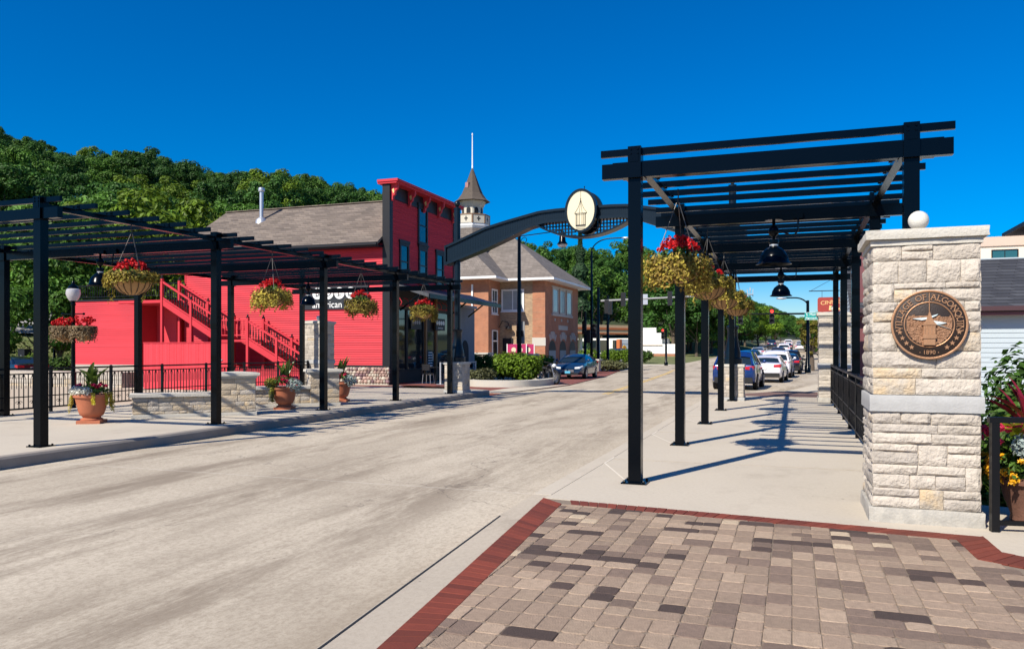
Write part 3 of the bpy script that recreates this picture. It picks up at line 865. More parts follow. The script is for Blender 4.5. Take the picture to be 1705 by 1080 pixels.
def stone_pillar(label, x, y, w, seed, near=False, faces='flr', rz=0.0):
    rr = random.Random(seed)
    t = thing('stone_pillar', label, 'stone pillar', (x, y, 0), rz, 'limestone pillars at the ends of the bridge walks')
    h = w/2
    MB().box(-h+0.007, h-0.007, -h+0.007, h-0.007, 0, 2.56).build('mortar_core', MORTAR, t)
    nx, ny = (8, 5) if near else (3, 2)
    am = 0.017
    lo = [v*0.885/sum(LO_ROWS) for v in LO_ROWS]; up = [v*1.375/sum(UP_ROWS) for v in UP_ROWS]
    F_ = {'f': ((-h, -h, 0), (1, 0, 0)), 'l': ((-h, h, 0), (0, -1, 0)), 'r': ((h, -h, 0), (0, 1, 0)), 'b': ((h, h, 0), (-1, 0, 0))}
    for k in faces:
        o, u = F_[k]
        q = (nx, ny) if k in 'fl' else (3, 2)
        stone_face(t, o, u, w, 0.138, lo, rr, q[0], q[1], am, (0.20, 0.56), 0.006)
        stone_face(t, o, u, w, 1.180, up, rr, q[0], q[1], am, (0.17, 0.46), 0.006)
    mb = MB(); slab(mb, -h-0.035, h+0.035, -h-0.035, h+0.035, 0, 0.135, rr, 0.012); mb.build('base_course', BASEST, t, smooth=50)
    mb = MB(); slab(mb, -h-0.03, h+0.03, -h-0.03, h+0.03, 1.025, 1.175, rr, 0.003); mb.build('band', BANDST, t, smooth=50)
    mb = MB(); slab(mb, -h-0.022, h+0.022, -h-0.022, h+0.022, 2.555, 2.612, rr, 0.008)
    mb.build('cap_course', CAPST, t, smooth=50)
    mb = MB(); slab(mb, -h-0.06, h+0.06, -h-0.06, h+0.06, 2.613, 2.700, rr, 0.014, 0.06, 9 if near else 6)
    cp = mb.build('cap', CAPST, t, smooth=50)
    MB().ball((0, 0, 2.842), 0.092, 24, 14).lathe([(0.05, 2.74), (0.045, 2.77)], n=12).build('ball_finial', BALLST, t, smooth=True)
    return t
stone_pillar('tall pale stone pillar carrying the round bronze village plaque', 1.142, 8.49, 0.88, 3, True, 'flr')
stone_pillar('far stone pillar where the right walk meets the street, striped by beam shadows', 1.18, 26.0, 0.88, 5, False, 'flr')
stone_pillar('stone pillar with ball standing before the red clapboard wall', -17.85, 27.0, 0.88, 9, False, 'flr')

def pedestal(label, x, y, seed):
    rr = random.Random(seed); w = 0.70; h = w/2
    t = thing('stone_pedestal', label, 'pedestal', (x, y, 0), 0, 'stone pedestals under the gateway arch')
    MB().box(-h+0.012, h-0.012, -h+0.012, h-0.012, 0, 1.05).build('mortar_core', MORTAR, t)
    rows = [0.12, 0.10, 0.14, 0.11, 0.13, 0.10, 0.12, 0.10]; rows = [v*0.93/sum(rows) for v in rows]
    for o, u in (((-h,-h,0),(1,0,0)), ((-h,h,0),(0,-1,0)), ((h,-h,0),(0,1,0))):
        stone_face(t, o, u, w, 0.11, rows, rr, 3, 2, 0.010, (0.16, 0.34))
    mb = MB(); slab(mb, -h-0.03, h+0.03, -h-0.03, h+0.03, 0, 0.105, rr, 0.006); mb.build('base_course', BANDST, t, smooth=50)
    mb = MB(); slab(mb, -h-0.035, h+0.035, -h-0.035, h+0.035, 1.045, 1.13, rr, 0.006); mb.build('cap', CAPST, t, smooth=50)
    return t
ARL, ARR = (-11.62, 26.55), (-1.80, 25.72)
pedestal('stone pedestal under the left foot of the gateway arch', ARL[0], ARL[1], 12)
pedestal('stone pedestal under the right foot of the gateway arch', ARR[0], ARR[1], 13)

LIME_T  = mat('limestone_tan', (0.40, 0.325, 0.235), 0.9, var=0.36, scale=8, bump=1.0, bscale=34, objvar=0.15)
def seat_wall(label, a, b, seed):
    rr = random.Random(seed)
    ang = math.atan2(b[1]-a[1], b[0]-a[0]); L_ = math.hypot(b[0]-a[0], b[1]-a[1])
    t = thing('stone_seat_wall', label, 'stone bench', (a[0], a[1], 0), ang, 'stone seat walls under the left pergola')
    p0 = L_-0.80
    SF = lambda *a: stone_face(*a, 0.012, [LIME, LIME_Y, LIME_Y, LIME_G, LIME_T])
    MB().box(0.012, p0+0.1, 0.012, 0.46, 0, 0.48).box(p0+0.012, L_-0.012, -0.048, 0.55, 0, 0.90).build('mortar_core', MORTAR, t)
    rows = [0.09, 0.15, 0.12, 0.13]; rows = [v*0.40/sum(rows) for v in rows]
    SF(t, (0,0,0), (1,0,0), p0, 0.085, rows, rr, 3, 2, 0.020, (0.18, 0.5))
    SF(t, (0,0.47,0), (0,-1,0), 0.47, 0.085, rows, rr, 3, 2, 0.020, (0.18, 0.4))
    rows = [0.16, 0.12, 0.17, 0.13, 0.18, 0.12]; rows = [v*0.81/sum(rows) for v in rows]
    SF(t, (p0,-0.06,0), (1,0,0), 0.80, 0.085, rows, rr, 3, 2, 0.020, (0.2, 0.45))
    SF(t, (p0,0.56,0), (0,-1,0), 0.62, 0.085, rows, rr, 2, 2, 0.020, (0.2, 0.45))
    SF(t, (L_,-0.06,0), (0,1,0), 0.62, 0.085, rows, rr, 2, 2, 0.020, (0.2, 0.45))
    mb = MB(); slab(mb, -0.03, L_+0.03, -0.10, 0.56, 0.0, 0.085, rr, 0.008); mb.build('base_course', CAPST, t, smooth=50)
    mb = MB(); slab(mb, -0.07, p0-0.005, -0.07, 0.53, 0.485, 0.565, rr, 0.012); mb.build('seat_slab', CAPST, t, smooth=50)
    mb = MB(); slab(mb, p0-0.04, L_+0.04, -0.10, 0.60, 0.90, 0.955, rr, 0.01); slab(mb, p0-0.09, L_+0.09, -0.15, 0.65, 0.956, 1.03, rr, 0.014, 0.03)
    mb.build('pier_cap', CAPST, t, smooth=50)
    return t
seat_wall('low curved stone bench and pier beside the leftmost terracotta planter', (-14.30, 14.10), (-12.36, 15.97), 31)
seat_wall('stone bench with pier partly hidden by the flowering terracotta planter', (-14.20, 17.60), (-12.22, 19.50), 32)

# ------------------------------------------------------------------ round bronze plaque on the near pillar
def plaque():
    x, y, z, r = 1.162, 8.022, 1.822, 0.314
    t = thing('round_plaque', 'round bronze village seal plaque fixed on the tall stone pillar', 'plaque', (x, y, z))
    fr = ((0, 0, 0), (1, 0, 0), (0, -1, 0))
    MB().lathe([(r-0.004, 0), (r, -0.006), (r, -0.026), (r-0.006, -0.030), (0.001, -0.030)], n=72, axis='y').build('disc', BRONZE_D, t, smooth=40)
    def ring(r0, r1, d):
        mb = MB(); mb.lathe([(r0, -0.030), (r0, -0.030-d), ((r0+r1)/2, -0.033-d), (r1, -0.030-d), (r1, -0.030)], n=72, axis='y', caps=False); return mb
    ring(r-0.018, r, 0.006).build('outer_rim', BRONZE, t, smooth=40)
    ring(0.198, 0.208, 0.005).build('inner_rim', BRONZE, t, smooth=40)
    mb = MB()
    s = 'VILLAGE OF ALGONQUIN'; n = len(s); R0 = 0.249
    wid = {'I': 0.55, ' ': 0.6, 'L': 0.85, 'E': 0.9, 'F': 0.85, 'O': 1.15, 'G': 1.1, 'Q': 1.15, 'N': 1.1, 'U': 1.05, 'V': 1.02, 'A': 1.05, 'C': 1.0}
    tot = sum(wid[c] for c in s); span = R(208); a = math.pi/2 + span/2
    for c in s:
        st = span*wid[c]/tot; am = a - st/2; a -= st
        if c == ' ': continue
        text_on(mb, fr, c, R0*math.cos(am), R0*math.sin(am), 0.076, 0.034, 0.008, rot=am-math.pi/2)
        # small serifs at the feet and heads of the letters
        for rr_, ww in ((R0-0.026, 0.032), (R0+0.026, 0.026)):
            if c in 'OGQC': continue
            ca, sa = math.cos(am), math.sin(am)
            tx, tz = -sa, ca
            for sg in ((-1, 1) if c not in 'VI' or rr_ > R0 else (0,)):
                cx, cz = rr_*ca + sg*0.013*tx, rr_*sa + sg*0.013*tz
                hw, hh = 0.006, 0.0022
                if c in 'LFEP' and sg == -1 and rr_ < R0 and c != 'L': continue
                mb.fprism(fr, [(cx-hw*tx-hh*ca, cz-hw*tz-hh*sa), (cx+hw*tx-hh*ca, cz+hw*tz-hh*sa), (cx+hw*tx+hh*ca, cz+hw*tz+hh*sa), (cx-hw*tx+hh*ca, cz-hw*tz+hh*sa)], 0.030, 0.0375)
    mb.build('lettering', BRONZE, t)
    mb = MB(); text_on(mb, fr, '1890', 0, -0.252, 0.052, 0.034, 0.008)
    for sx in (-0.075, 0.075): mb.fprism(fr, [(sx-0.005,-0.252),(sx,-0.247),(sx+0.005,-0.252),(sx,-0.257)], 0.03, 0.036)
    mb.build('year', BRONZE, t)
    for ad in (196, 209, 222, 235, -16, -29, -42, -55):
        pts = []
        for k in range(10):
            rr_ = 0.024 if k % 2 == 0 else 0.010
            an = R(ad) + math.pi + k*math.pi/5 if False else math.pi/2 + k*math.pi/5
            pts.append((0.250*math.cos(R(ad)) + rr_*math.cos(an), 0.250*math.sin(R(ad)) + rr_*math.sin(an)))
        MB().fprism(fr, pts, 0.030, 0.037).build('star', BRONZE, t)
    # relief: rough worked ground, river, trees, cupola tower
    mb = MB(); N = 34; idx = {}
    for j in range(N+1):
        for i in range(N+1):
            px, pz = -0.197+0.394*i/N, -0.197+0.394*j/N
            rr_ = math.hypot(px, pz)
            if rr_ < 0.197 and pz < 0.085 + 0.02*noise.noise((px*12, 3, 0)):
                dd = 0.033 + 0.010*abs(noise.noise((px*32, pz*46, 2.2))) + 0.006*noise.noise((px*70, pz*70, 0))
                idx[(i, j)] = len(mb.v); mb.v.append((px, -dd, pz))
    for (i, j) in idx:
        q = [(i, j), (i+1, j), (i+1, j+1), (i, j+1)]
        if all(k in idx for k in q): mb.f.append(tuple(idx[k] for k in q)); mb.m.append(0)
    mb.build('relief_ground', BRONZE_M, t, smooth=30)
    mb = MB()
    mb.fprism(fr, [(-0.140,0.055),(-0.02,0.066),(0.07,0.095),(0.06,0.082),(0.0,0.052),(-0.06,0.040)], 0.03, 0.048)
    mb.fprism(fr, [(0.03,0.036),(0.14,0.014),(0.10,0.004),(0.06,0.004),(0.175,-0.045),(0.03,0.012)], 0.03, 0.048)
    mb.build('river_inlay', RIVERB, t)
    mb = MB()
    mb.fprism(fr, [(-0.062,-0.005),(-0.03,0.035),(-0.012,0.085),(0.0,0.125),(0.012,0.085),(0.03,0.035),(0.062,-0.005)], 0.03, 0.062)
    mb.fprism(fr, [(-0.05,-0.095),(-0.05,-0.008),(0.05,-0.008),(0.05,-0.095)], 0.03, 0.056)
    for k in (-0.04, -0.013, 0.013, 0.04): mb.fprism(fr, [(k-0.005,-0.09),(k-0.005,-0.01),(k+0.005,-0.01),(k+0.005,-0.09)], 0.05, 0.062)
    mb.fprism(fr, [(-0.056,-0.125),(-0.056,-0.09),(0.056,-0.09),(0.056,-0.125)], 0.03, 0.062)
    mb.fprism(fr, [(-0.048,-0.185),(-0.048,-0.125),(0.048,-0.125),(0.048,-0.185)], 0.03, 0.054)
    mb.fprism(fr, [(-0.003,0.12),(-0.003,0.285),(0.003,0.285),(0.003,0.12)], 0.03, 0.046)
    mb.build('cupola_relief', BRONZE, t)
plaque()
# ------------------------------------------------------------------ pergolas
def pergola(label, xa, xb, ys, zb, over, lamps):
    y0 = ys[0]
    t = thing('pergola', label, 'pergola', ((xa+xb)/2, y0, 0), 0, 'black steel pergolas over the bridge walks')
    hx = (xb-xa)/2; W = 0.152
    pm = MB().box(-W/2, W/2, -W/2, W/2, 0.016, zb-0.014)
    pm = pm.mesh('post', BLACK)
    bp = MB().box(-0.15, 0.15, -0.15, 0.15, 0.001, 0.016)
    for sx in (-0.115, 0.115):
        for sy in (-0.115, 0.115): bp.lathe([(0.018, 0.016), (0.018, 0.03), (0.012, 0.042)], (sx, sy, 0), 6)
    bp = bp.mesh('base_plate', BLACK)
    tp = MB().box(-0.12, 0.12, -0.12, 0.12, zb-0.014, zb-0.002).mesh('top_plate', BLACK)
    blk = MB().box(-0.078, 0.078, -0.085, 0.085, zb-0.001, zb+0.365)
    for dz in (0.28, 0.33):
        for sx in (-0.04, 0.04): blk.lathe([(0.013, 0), (0.013, 0.012)], (sx, -0.0975, zb+dz), 6, axis='y')
    blk = blk.mesh('post_bracket', BLACK)
    bm_ = MB().box(-hx-over, hx+over, -0.05, 0.05, zb, zb+0.178).mesh('beam', BLACK)
    rf = MB().box(-hx-over-0.02, hx+over+0.02, -0.026, 0.026, zb+0.268, zb+0.352).mesh('rafter', BLACK)
    cl = MB().box(-0.075, 0.075, 0.028, 0.036, zb+0.262, zb+0.345).box(-0.075, 0.075, 0.028, 0.085, zb+0.262, zb+0.27)
    cl.box(-0.075, 0.075, -0.036, -0.028, zb+0.262, zb+0.345).box(-0.075, 0.075, -0.085, -0.028, zb+0.262, zb+0.27)
    for sx in (-0.045, 0.045):
        cl.lathe([(0.014, 0), (0.014, 0.015)], (sx, 0.036, zb+0.31), 6, axis='y')
        cl.lathe([(0.014, 0), (0.014, 0.015)], (sx, -0.051, zb+0.31), 6, axis='y')
    cl = cl.mesh('rafter_clip', BLACK)
    Ltot = ys[-1]-y0
    pu = MB().box(-0.05, 0.05, -0.09, Ltot+0.09, zb+0.179, zb+0.262).mesh('purlin', BLACK)
    for sx in (-hx, hx): link('purlin', pu, t, loc=(sx, 0, 0))
    for y in ys:
        for sx in (-hx, hx):
            p = link('post', pm, t, loc=(sx, y-y0, 0))
            link('base_plate', bp, p); link('top_plate', tp, p); link('post_bracket', blk, p)
        link('beam', bm_, t, loc=(0, y-y0, 0))
    for ya, yb in zip(ys, ys[1:]):
        for k in range(1, 6):
            r_ = link('rafter', rf, t, loc=(0, ya-y0+(yb-ya)*k/6, 0))
            for sx in (-hx, hx): link('rafter_clip', cl, r_, loc=(sx, 0, 0))
    for y in ys:
        r_ = link('rafter', rf, t, loc=(0, y-y0+(-0.115 if y == y0 else 0.115), 0))
        if y == y0: r_.location.y = -0.0
    return t
YR = [9.39, 13.35, 17.30, 21.25, 25.20]
YL = [9.58, 13.75, 17.85, 21.85, 25.95]
pergola('black steel pergola over the right walk beside the stone pillar', -1.78, 1.19, YR, 3.65, 0.40, None)
pergola('black steel pergola over the left promenade in front of the red building', -17.90, -11.65, YL, 3.735, 0.42, None)

# ------------------------------------------------------------------ bell lamps under the beams
def bell_lamp(label, x, y, zb):
    t = thing('pendant_lamp', label, 'pendant lamp', (x, y-0.13, zb), 0, 'black bell lamps hanging from the pergola beams')
    MB().lathe([(0.075,-0.425),(0.10,-0.435),(0.165,-0.49),(0.215,-0.58),(0.228,-0.66),(0.245,-0.675),(0.275,-0.700),(0.272,-0.706),(0.235,-0.680),(0.215,-0.65),(0.20,-0.58),(0.155,-0.50),(0.07,-0.445)], n=32, caps=False).build('shade', BLACK, t, smooth=50)
    MB().lathe([(0.055,-0.30),(0.08,-0.31),(0.08,-0.36),(0.062,-0.37),(0.062,-0.40),(0.075,-0.43)], n=20).build('socket', BLACK, t, smooth=40)
    MB().lathe([(0.066,-0.415),(0.066,-0.385)], n=20).build('collar', STEEL, t, smooth=40)
    MB().lathe([(0.02,-0.30),(0.03,-0.26),(0.075,-0.22),(0.085,-0.16),(0.06,-0.11),(0.025,-0.08),(0.025,0.02)], n=16).build('swivel', BLACK, t, smooth=50)
    MB().tube([(0.08,0,-0.17),(0.16,0,-0.20),(0.24,0,-0.24),(0.32,0,-0.235),(0.36,0,-0.18),(0.365,0,-0.08),(0.365,0.02,0.02)], 0.014, 8).build('conduit', BLACK, t, smooth=True)
    MB().box(0.29, 0.44, 0.02, 0.079, 0.02, 0.12).build('junction_box', BLACK, t)
    MB().ball((0,0,-0.60), 0.05, 10, 8).build('bulb', LENS, t, smooth=True)
    MB().lathe([(0.14,0.01),(0.14,-0.003)], n=12).box(-0.06,0.06,0.03,0.08,0.0,0.10).build('mount', BLACK, t)
bell_lamp('large bell lamp hanging nearest under the right pergola', -0.29, 13.35, 3.65)
bell_lamp('smaller looking bell lamp farther along under the right pergola', -0.29, 21.25, 3.65)
bell_lamp('bell lamp half hidden behind the leftmost hanging flower basket', -14.75, 13.75, 3.735)
bell_lamp('bell lamp under the left pergola in front of the black wall sign', -14.75, 21.85, 3.735)

# ------------------------------------------------------------------ hanging flower baskets
def basket(label, x, y, ztop, seed, vine, vine2, nred, bald, drop=1.12, sc=1.0, trail=6):
    rr = random.Random(seed)
    t = thing('hanging_basket', label, 'flower basket', (x, y, ztop), rr.uniform(0, 6), 'flower baskets hanging from the pergolas')
    zr = -drop+0.26                         # rim height below the hook
    prof = [(0.001,-drop),(0.14,-drop+0.012),(0.24,-drop+0.06),(0.315,-drop+0.14),(0.355,zr),(0.34,zr),(0.20,zr-0.02),(0.001,zr-0.02)]
    MB().lathe(prof, n=28, caps=False).build('coco_liner', COCO, t, smooth=50)
    mb = MB()
    for k in range(16):
        a = 2*math.pi*k/16
        pts = [(r_*1.015*math.cos(a), r_*1.015*math.sin(a), z-0.006) for r_, z in prof[1:5]]
        mb.tube(pts, 0.006, 5)
    mb.lathe([(0.358,zr-0.006),(0.366,zr),(0.358,zr+0.008),(0.35,zr)], n=28, caps=False)
    mb.build('wire_frame', RAILBLK, t)
    mb = MB()
    for k in range(3):
        a = 2*math.pi*k/3+0.4
        mb.tube([(0.355*math.cos(a), 0.355*math.sin(a), zr), (0.02*math.cos(a), 0.02*math.sin(a), -0.12)], 0.0065, 5)
    mb.build('chain', CHAIN, t)
    MB().tube([(0,0,-0.14),(0,0,-0.05),(0.02,0,0.0),(0.0,0,0.03),(0,0,0.08)], 0.009, 6).build('hook', RAILBLK, t)
    mb = MB()
    n = 2300
    for i in range(n):                       # vines spilling over the rim in clumps
        a = rr.uniform(0, 2*math.pi)
        cl = 0.5 + 0.5*noise.noise((math.cos(a)*1.6+seed, math.sin(a)*1.6, 0))
        hang = (0.06 + 0.62*max(0, cl-bald))*rr.random()**0.8
        rad = 0.30 + 0.17*rr.random() + 0.06*cl
        z = zr + 0.17*rr.random()**1.3 + 0.03 - hang - max(0, rad-0.42)*0.5
        leaf(mb, (rad*math.cos(a), rad*math.sin(a), z), (math.cos(a)+rr.uniform(-.7,.7), math.sin(a)+rr.uniform(-.7,.7), 0.7+rr.uniform(-.6,.6)), rr.uniform(0.030,0.052), 0 if rr.random() < 0.62 else 1, 1.5, rr)
    cloud(mb, (0,0,zr+0.04), (0.40,0.40,0.12), 420, 0.048, 1, 0.4, rr, 0.6, lower=-0.2)
    for k in range(trail):
        a = rr.uniform(0, 6.28); L_ = rr.uniform(0.15, 0.5)
        for i in range(int(L_*60)):
            s = i/60
            leaf(mb, ((0.41+0.05*math.sin(s*9+k))*math.cos(a+0.2*s)+rr.uniform(-.03,.03), 0.41*math.sin(a+0.2*s)+rr.uniform(-.03,.03), zr-s), (math.cos(a), math.sin(a), rr.uniform(-.2,.8)), 0.034, 0, 1.5, rr)
    mb.build('trailing_foliage', [vine, vine2], t, fixn=False)
    mb = MB()
    cloud(mb, (0,0,zr+0.12), (0.27,0.27,0.16), 240, 0.05, 1, 0.3, rr, 0.6, lower=0)
    for k in range(nred):
        a, r_ = rr.uniform(0, 6.28), 0.31*math.sqrt(rr.random())
        h = zr+0.16+0.24*(1-(r_/0.36)**2)*rr.uniform(0.65, 1.15)
        c = (r_*math.cos(a), r_*math.sin(a), h)
        cloud(mb, c, (0.034,0.034,0.036), 15, 0.034, 0, 0.5, rr, 0.3, asp=1.2)
    mb.build('red_begonias', [FRED, HEDGE_D], t, fixn=False)
    return t
zl, zr_ = 3.735+0.16, 3.65+0.16
basket('leftmost flower basket, big brown coco liner under red blooms', -11.80, 11.62, zl, 101, CHART, OLIVEV, 70, 0.52, 1.27)
basket('olive leafy flower basket in front of the red wall, second from left', -11.78, 15.85, zl, 102, CHART, OLIVEV, 64, 0.05, 1.27)
basket('flower basket with trailing strands beside the black wall sign', -11.76, 19.95, zl, 103, OLIVEV, CHART, 62, 0.10, 1.27, trail=9)
basket('flower basket hanging before the dark shopfront', -11.76, 24.05, zl, 104, CHART, OLIVEV, 62, 0.12, 1.27)
basket('nearest right flower basket, wide golden foliage with red top', -1.55, 11.40, zr_, 105, OLIVEV, CHART, 74, 0.02, 1.27)
basket('right flower basket with exposed coco liner and lime leaves', -1.53, 15.35, zr_, 106, CHART, OLIVEV, 22, 0.46, 1.27)
basket('third flower basket along the right pergola', -1.55, 19.30, zr_, 107, CHART, OLIVEV, 8, 0.48, 1.27)
basket('farthest flower basket along the right pergola', -1.52, 23.20, zr_, 108, CHART, OLIVEV, 8, 0.42, 1.27)

# ------------------------------------------------------------------ gateway arch
def arch():
    cx, cy = (ARL[0]+ARR[0])/2, (ARL[1]+ARR[1])/2
    ang = math.atan2(ARR[1]-ARL[1], ARR[0]-ARL[0]); half = math.hypot(ARR[0]-ARL[0], ARR[1]-ARL[1])/2
    t = thing('gateway_arch', 'black steel gateway arch with oval cream medallion spanning the road', 'arch', (cx, cy, 0), ang)
    T = [(0,6.44),(1.0,6.43),(1.6,6.40),(2.9,6.15),(3.7,5.97),(4.5,5.68),(5.3,5.40)]     # |s| -> top
    Bt = [(0,5.98),(1.4,5.96),(2.0,5.83),(2.8,5.52),(3.6,5.22),(4.5,4.93),(5.3,4.68)]       # |s| -> underside
    top = lambda s: lerp_tab(T, abs(s)); bot = lambda s: lerp_tab(Bt, abs(s))
    E = 5.32; N = 64; ss = [-E + 2*E*i/N for i in range(N+1)]
    def band(zf0, zf1, d0, d1):
        mb = MB()
        for s in ss:
            a, b = zf0(s), zf1(s)
            mb.v += [(s,-d0,a),(s,-d0,b),(s,-d1,b),(s,-d1,a)]
        for i in range(N):
            for k in range(4): mb.f.append((i*4+k, i*4+(k+1)%4, (i+1)*4+(k+1)%4, (i+1)*4+k)); mb.m.append(0)
        mb.f += [(0,1,2,3),(N*4+3,N*4+2,N*4+1,N*4)]; mb.m += [0,0]
        return mb
    band(lambda s: top(s)-0.09, top, -0.22, 0.22).build('top_chord', ARCHP, t)
    band(bot, lambda s: bot(s)+0.10, -0.22, 0.22).build('bottom_chord', ARCHP, t)
    band(lambda s: bot(s)+0.06, lambda s: top(s)-0.05, -0.15, 0.15).build('web_panel', ARCHP, t)
    slm = {}
    for i in range(1, 160):                                            # close-set upright slats on the web
        s = -E + 2*E*i/160
        if abs(s) < 0.62: continue
        a, b = bot(s)+0.10, top(s)-0.09
        if b-a < 0.08: continue
        link('slat', MB().box(-0.021, 0.021, -0.158, -0.150, a, b).mesh('slat', ARCHP), t, loc=(s, 0, 0))
    for sg in (-1, 1):
        MB().box(-0.03, 0.03, -0.225, 0.225, bot(E)-0.003, top(E)+0.003).build('end_plate', ARCHP, t).location = (sg*E, 0, 0)
        p = MB().lathe([(0.115,1.13),(0.115,6.72)], n=16).build('post', ARCHP, t, smooth=40); p.location = (sg*half, 0, 0)
        MB().lathe([(0.13,6.72),(0.13,6.77),(0.05,6.78),(0.05,6.82)], n=16).ball((0,0,6.925), 0.115, 18, 12).build('ball_finial', ARCHP, p, smooth=40)
        MB().lathe([(0.30,1.131),(0.30,1.30),(0.26,1.33),(0.25,1.50),(0.20,1.70),(0.165,1.95),(0.16,2.20),(0.19,2.24),(0.19,2.32),(0.125,2.34)], n=20).build('bell_base', ARCHP, p, smooth=40)
    # fish-belly under the crown, pierced with small round holes
    def belly(s): return 5.43 + 0.54*(abs(s)/1.78)**2.0
    mb = MB(); M = 26                                                   # pierced lattice, daylight shows through
    s = -1.61
    while s < 1.62:
        if abs(s) > 0.45 and bot(s)+0.06 - belly(s) > 0.03: mb.box(s-0.022, s+0.022, -0.02, 0.02, belly(s), bot(s)+0.06)
        s += 0.115
    for z in (5.50, 5.615, 5.73, 5.845):
        q = 1.78*math.sqrt(max(0, (z-5.43)/0.54)); mb.box(-q, -0.3, -0.022, 0.022, z-0.02, z+0.02); mb.box(0.3, q, -0.022, 0.022, z-0.02, z+0.02)
    mb.build('pierced_lattice', ARCHP, t)
    mb = MB(); M = 30
    for i in range(M+1):
        s = -1.80+3.6*i/M; z = belly(s)
        mb.v += [(s,-0.24,z-0.04),(s,0.24,z-0.04),(s,0.24,z+0.02),(s,-0.24,z+0.02)]
    for i in range(M):
        for k in range(4): mb.f.append((i*4+k, i*4+(k+1)%4, (i+1)*4+(k+1)%4, (i+1)*4+k)); mb.m.append(0)
    mb.build('belly_rim', ARCHP, t)
    # medallion, front and back
    for sg in (1, -1):
        y0 = -0.23*sg; out = -sg
        mb = MB(); n = 56; A, Bz = 0.565, 0.735
        el = lambda a, b: [(a*math.cos(2*math.pi*k/n), b*math.sin(2*math.pi*k/n)) for k in range(n)]
        fr = ((0, y0, 6.27), (1, 0, 0), (0, out, 0))
        o_, i_ = el(A, Bz), el(A-0.075, Bz-0.075)
        mb.fprism(fr, o_, 0.0, 0.14)
        mb.build('medallion_body', ARCHP, t)
        mb = MB(); mb.fprism(fr, i_, 0.141, 0.150); f = mb.build('medallion_face', CREAM, t)
        mb = MB()
        for k in range(n):
            k2 = (k+1) % n
            mb.fprism(fr, [i_[k], i_[k2], o_[k2], o_[k]], 0.141, 0.175)
        mb.build('medallion_rim', ARCHP, t)
        mb = MB()
        def ln(a, b, w=0.012):
            dx_, dz_ = b[0]-a[0], b[1]-a[1]; l_ = math.hypot(dx_, dz_) or 1; ox, oz = -dz_/l_*w/2, dx_/l_*w/2
            mb.fprism(fr, [(a[0]-ox,a[1]-oz),(b[0]-ox,b[1]-oz),(b[0]+ox,b[1]+oz),(a[0]+ox,a[1]+oz)], 0.151, 0.157)
        ln((0,0.40),(0,0.64),0.010); ln((0,0.37),(0,0.41),0.03)
        for k in (-1, 1):
            ln((0,0.37),(k*0.045,0.22)); ln((k*0.045,0.22),(k*0.10,0.08)); ln((k*0.10,0.08),(k*0.22,-0.09)); ln((0,0.35),(k*0.05,-0.08),0.009)
            for q in (0.045, 0.10, 0.15, 0.17): ln((k*q,-0.10),(k*q,-0.52),0.012)
            ln((k*0.22,-0.09),(k*0.18,-0.13))
        ln((-0.22,-0.09),(0.22,-0.09)); ln((-0.18,-0.13),(0.18,-0.13)); ln((-0.19,-0.62),(0.19,-0.62)); ln((-0.17,-0.57),(0.17,-0.57))
        mb.fprism(fr, [(-0.18,-0.53),(-0.18,-0.48),(0.18,-0.48),(0.18,-0.53)], 0.151, 0.158)
        mb.build('cupola_drawing', DARKTRIM, t)
    MB().tube([(0,0,6.9),(0,0,7.13)], 0.012, 6).ball((0,0,7.14), 0.022, 8, 6).build('top_spike', ARCHP, t)
arch()

# ------------------------------------------------------------------ railings
def railing(label, p0, p1, n, seed=1, group='black iron railings along the walks'):
    L_ = math.hypot(p1[0]-p0[0], p1[1]-p0[1]); ang = math.atan2(p1[1]-p0[1], p1[0]-p0[0])
    t = thing('iron_railing', label, 'railing', (p0[0], p0[1], 0), ang, group)
    w = L_/n
    pm = MB().box(-0.032, 0.032, -0.032, 0.032, 0.0, 1.13).lathe([(0.04,1.13),(0.04,1.145),(0.02,1.16)], n=8).mesh('post', RAILBLK)
    rm = {z: MB().box(0.033, w-0.033, -h/2-0.008, h/2+0.008, z, z+h).mesh('rail', RAILBLK) for z, h in ((1.085, 0.045), (0.965, 0.03), (0.40, 0.025), (0.10, 0.04))}
    bal = MB().box(-0.009, 0.009, -0.009, 0.009, 0.14, 0.965).mesh('baluster', RAILBLK)
    nb = max(4, round(w/0.125))
    hoop = MB()
    s1 = w/nb
    hoop.tube([(-s1/2,0,0.62),(-s1/2,0,0.82),(-s1*0.35,0,0.90),(0,0,0.935),(s1*0.35,0,0.90),(s1/2,0,0.82),(s1/2,0,0.62)], 0.0075, 5)
    hoop.lathe([(0.03,-0.01),(0.03,0.01)], (0,0,0.935), 8, axis='y')
    hoop = hoop.mesh('hoop', RAILBLK)
    scr = MB()
    for sg in (-1, 1):
        scr.tube([(sg*s1*0.5+sg*0.045*(1-k/14)*math.cos(k*0.55)-sg*0.02, 0, 0.27+0.05*(1-k/16)*math.sin(k*0.55)) for k in range(12)], 0.007, 5)
    scr = scr.mesh('scroll', RAILBLK)
    for i in range(n+1): link('post', pm, t, loc=(i*w, 0, 0))
    for i in range(n):
        for z, me in rm.items(): link('rail', me, t, loc=(i*w, 0, 0))
        for k in range(1, nb): link('baluster', bal, t, loc=(i*w+k*s1, 0, 0))
        for k in range(1, nb, 2): link('hoop', hoop, t, loc=(i*w+k*s1, 0, 0))
        for k in range(2, nb, 3): link('scroll', scr, t, loc=(i*w+k*s1, 0, 0))
    return t
railing('long black iron railing behind the left promenade and its pergola', (-18.02, 5.6), (-18.02, 26.5), 11)
railing('black iron railing between the posts along the right walk', (1.085, 9.45), (1.085, 25.3), 8)
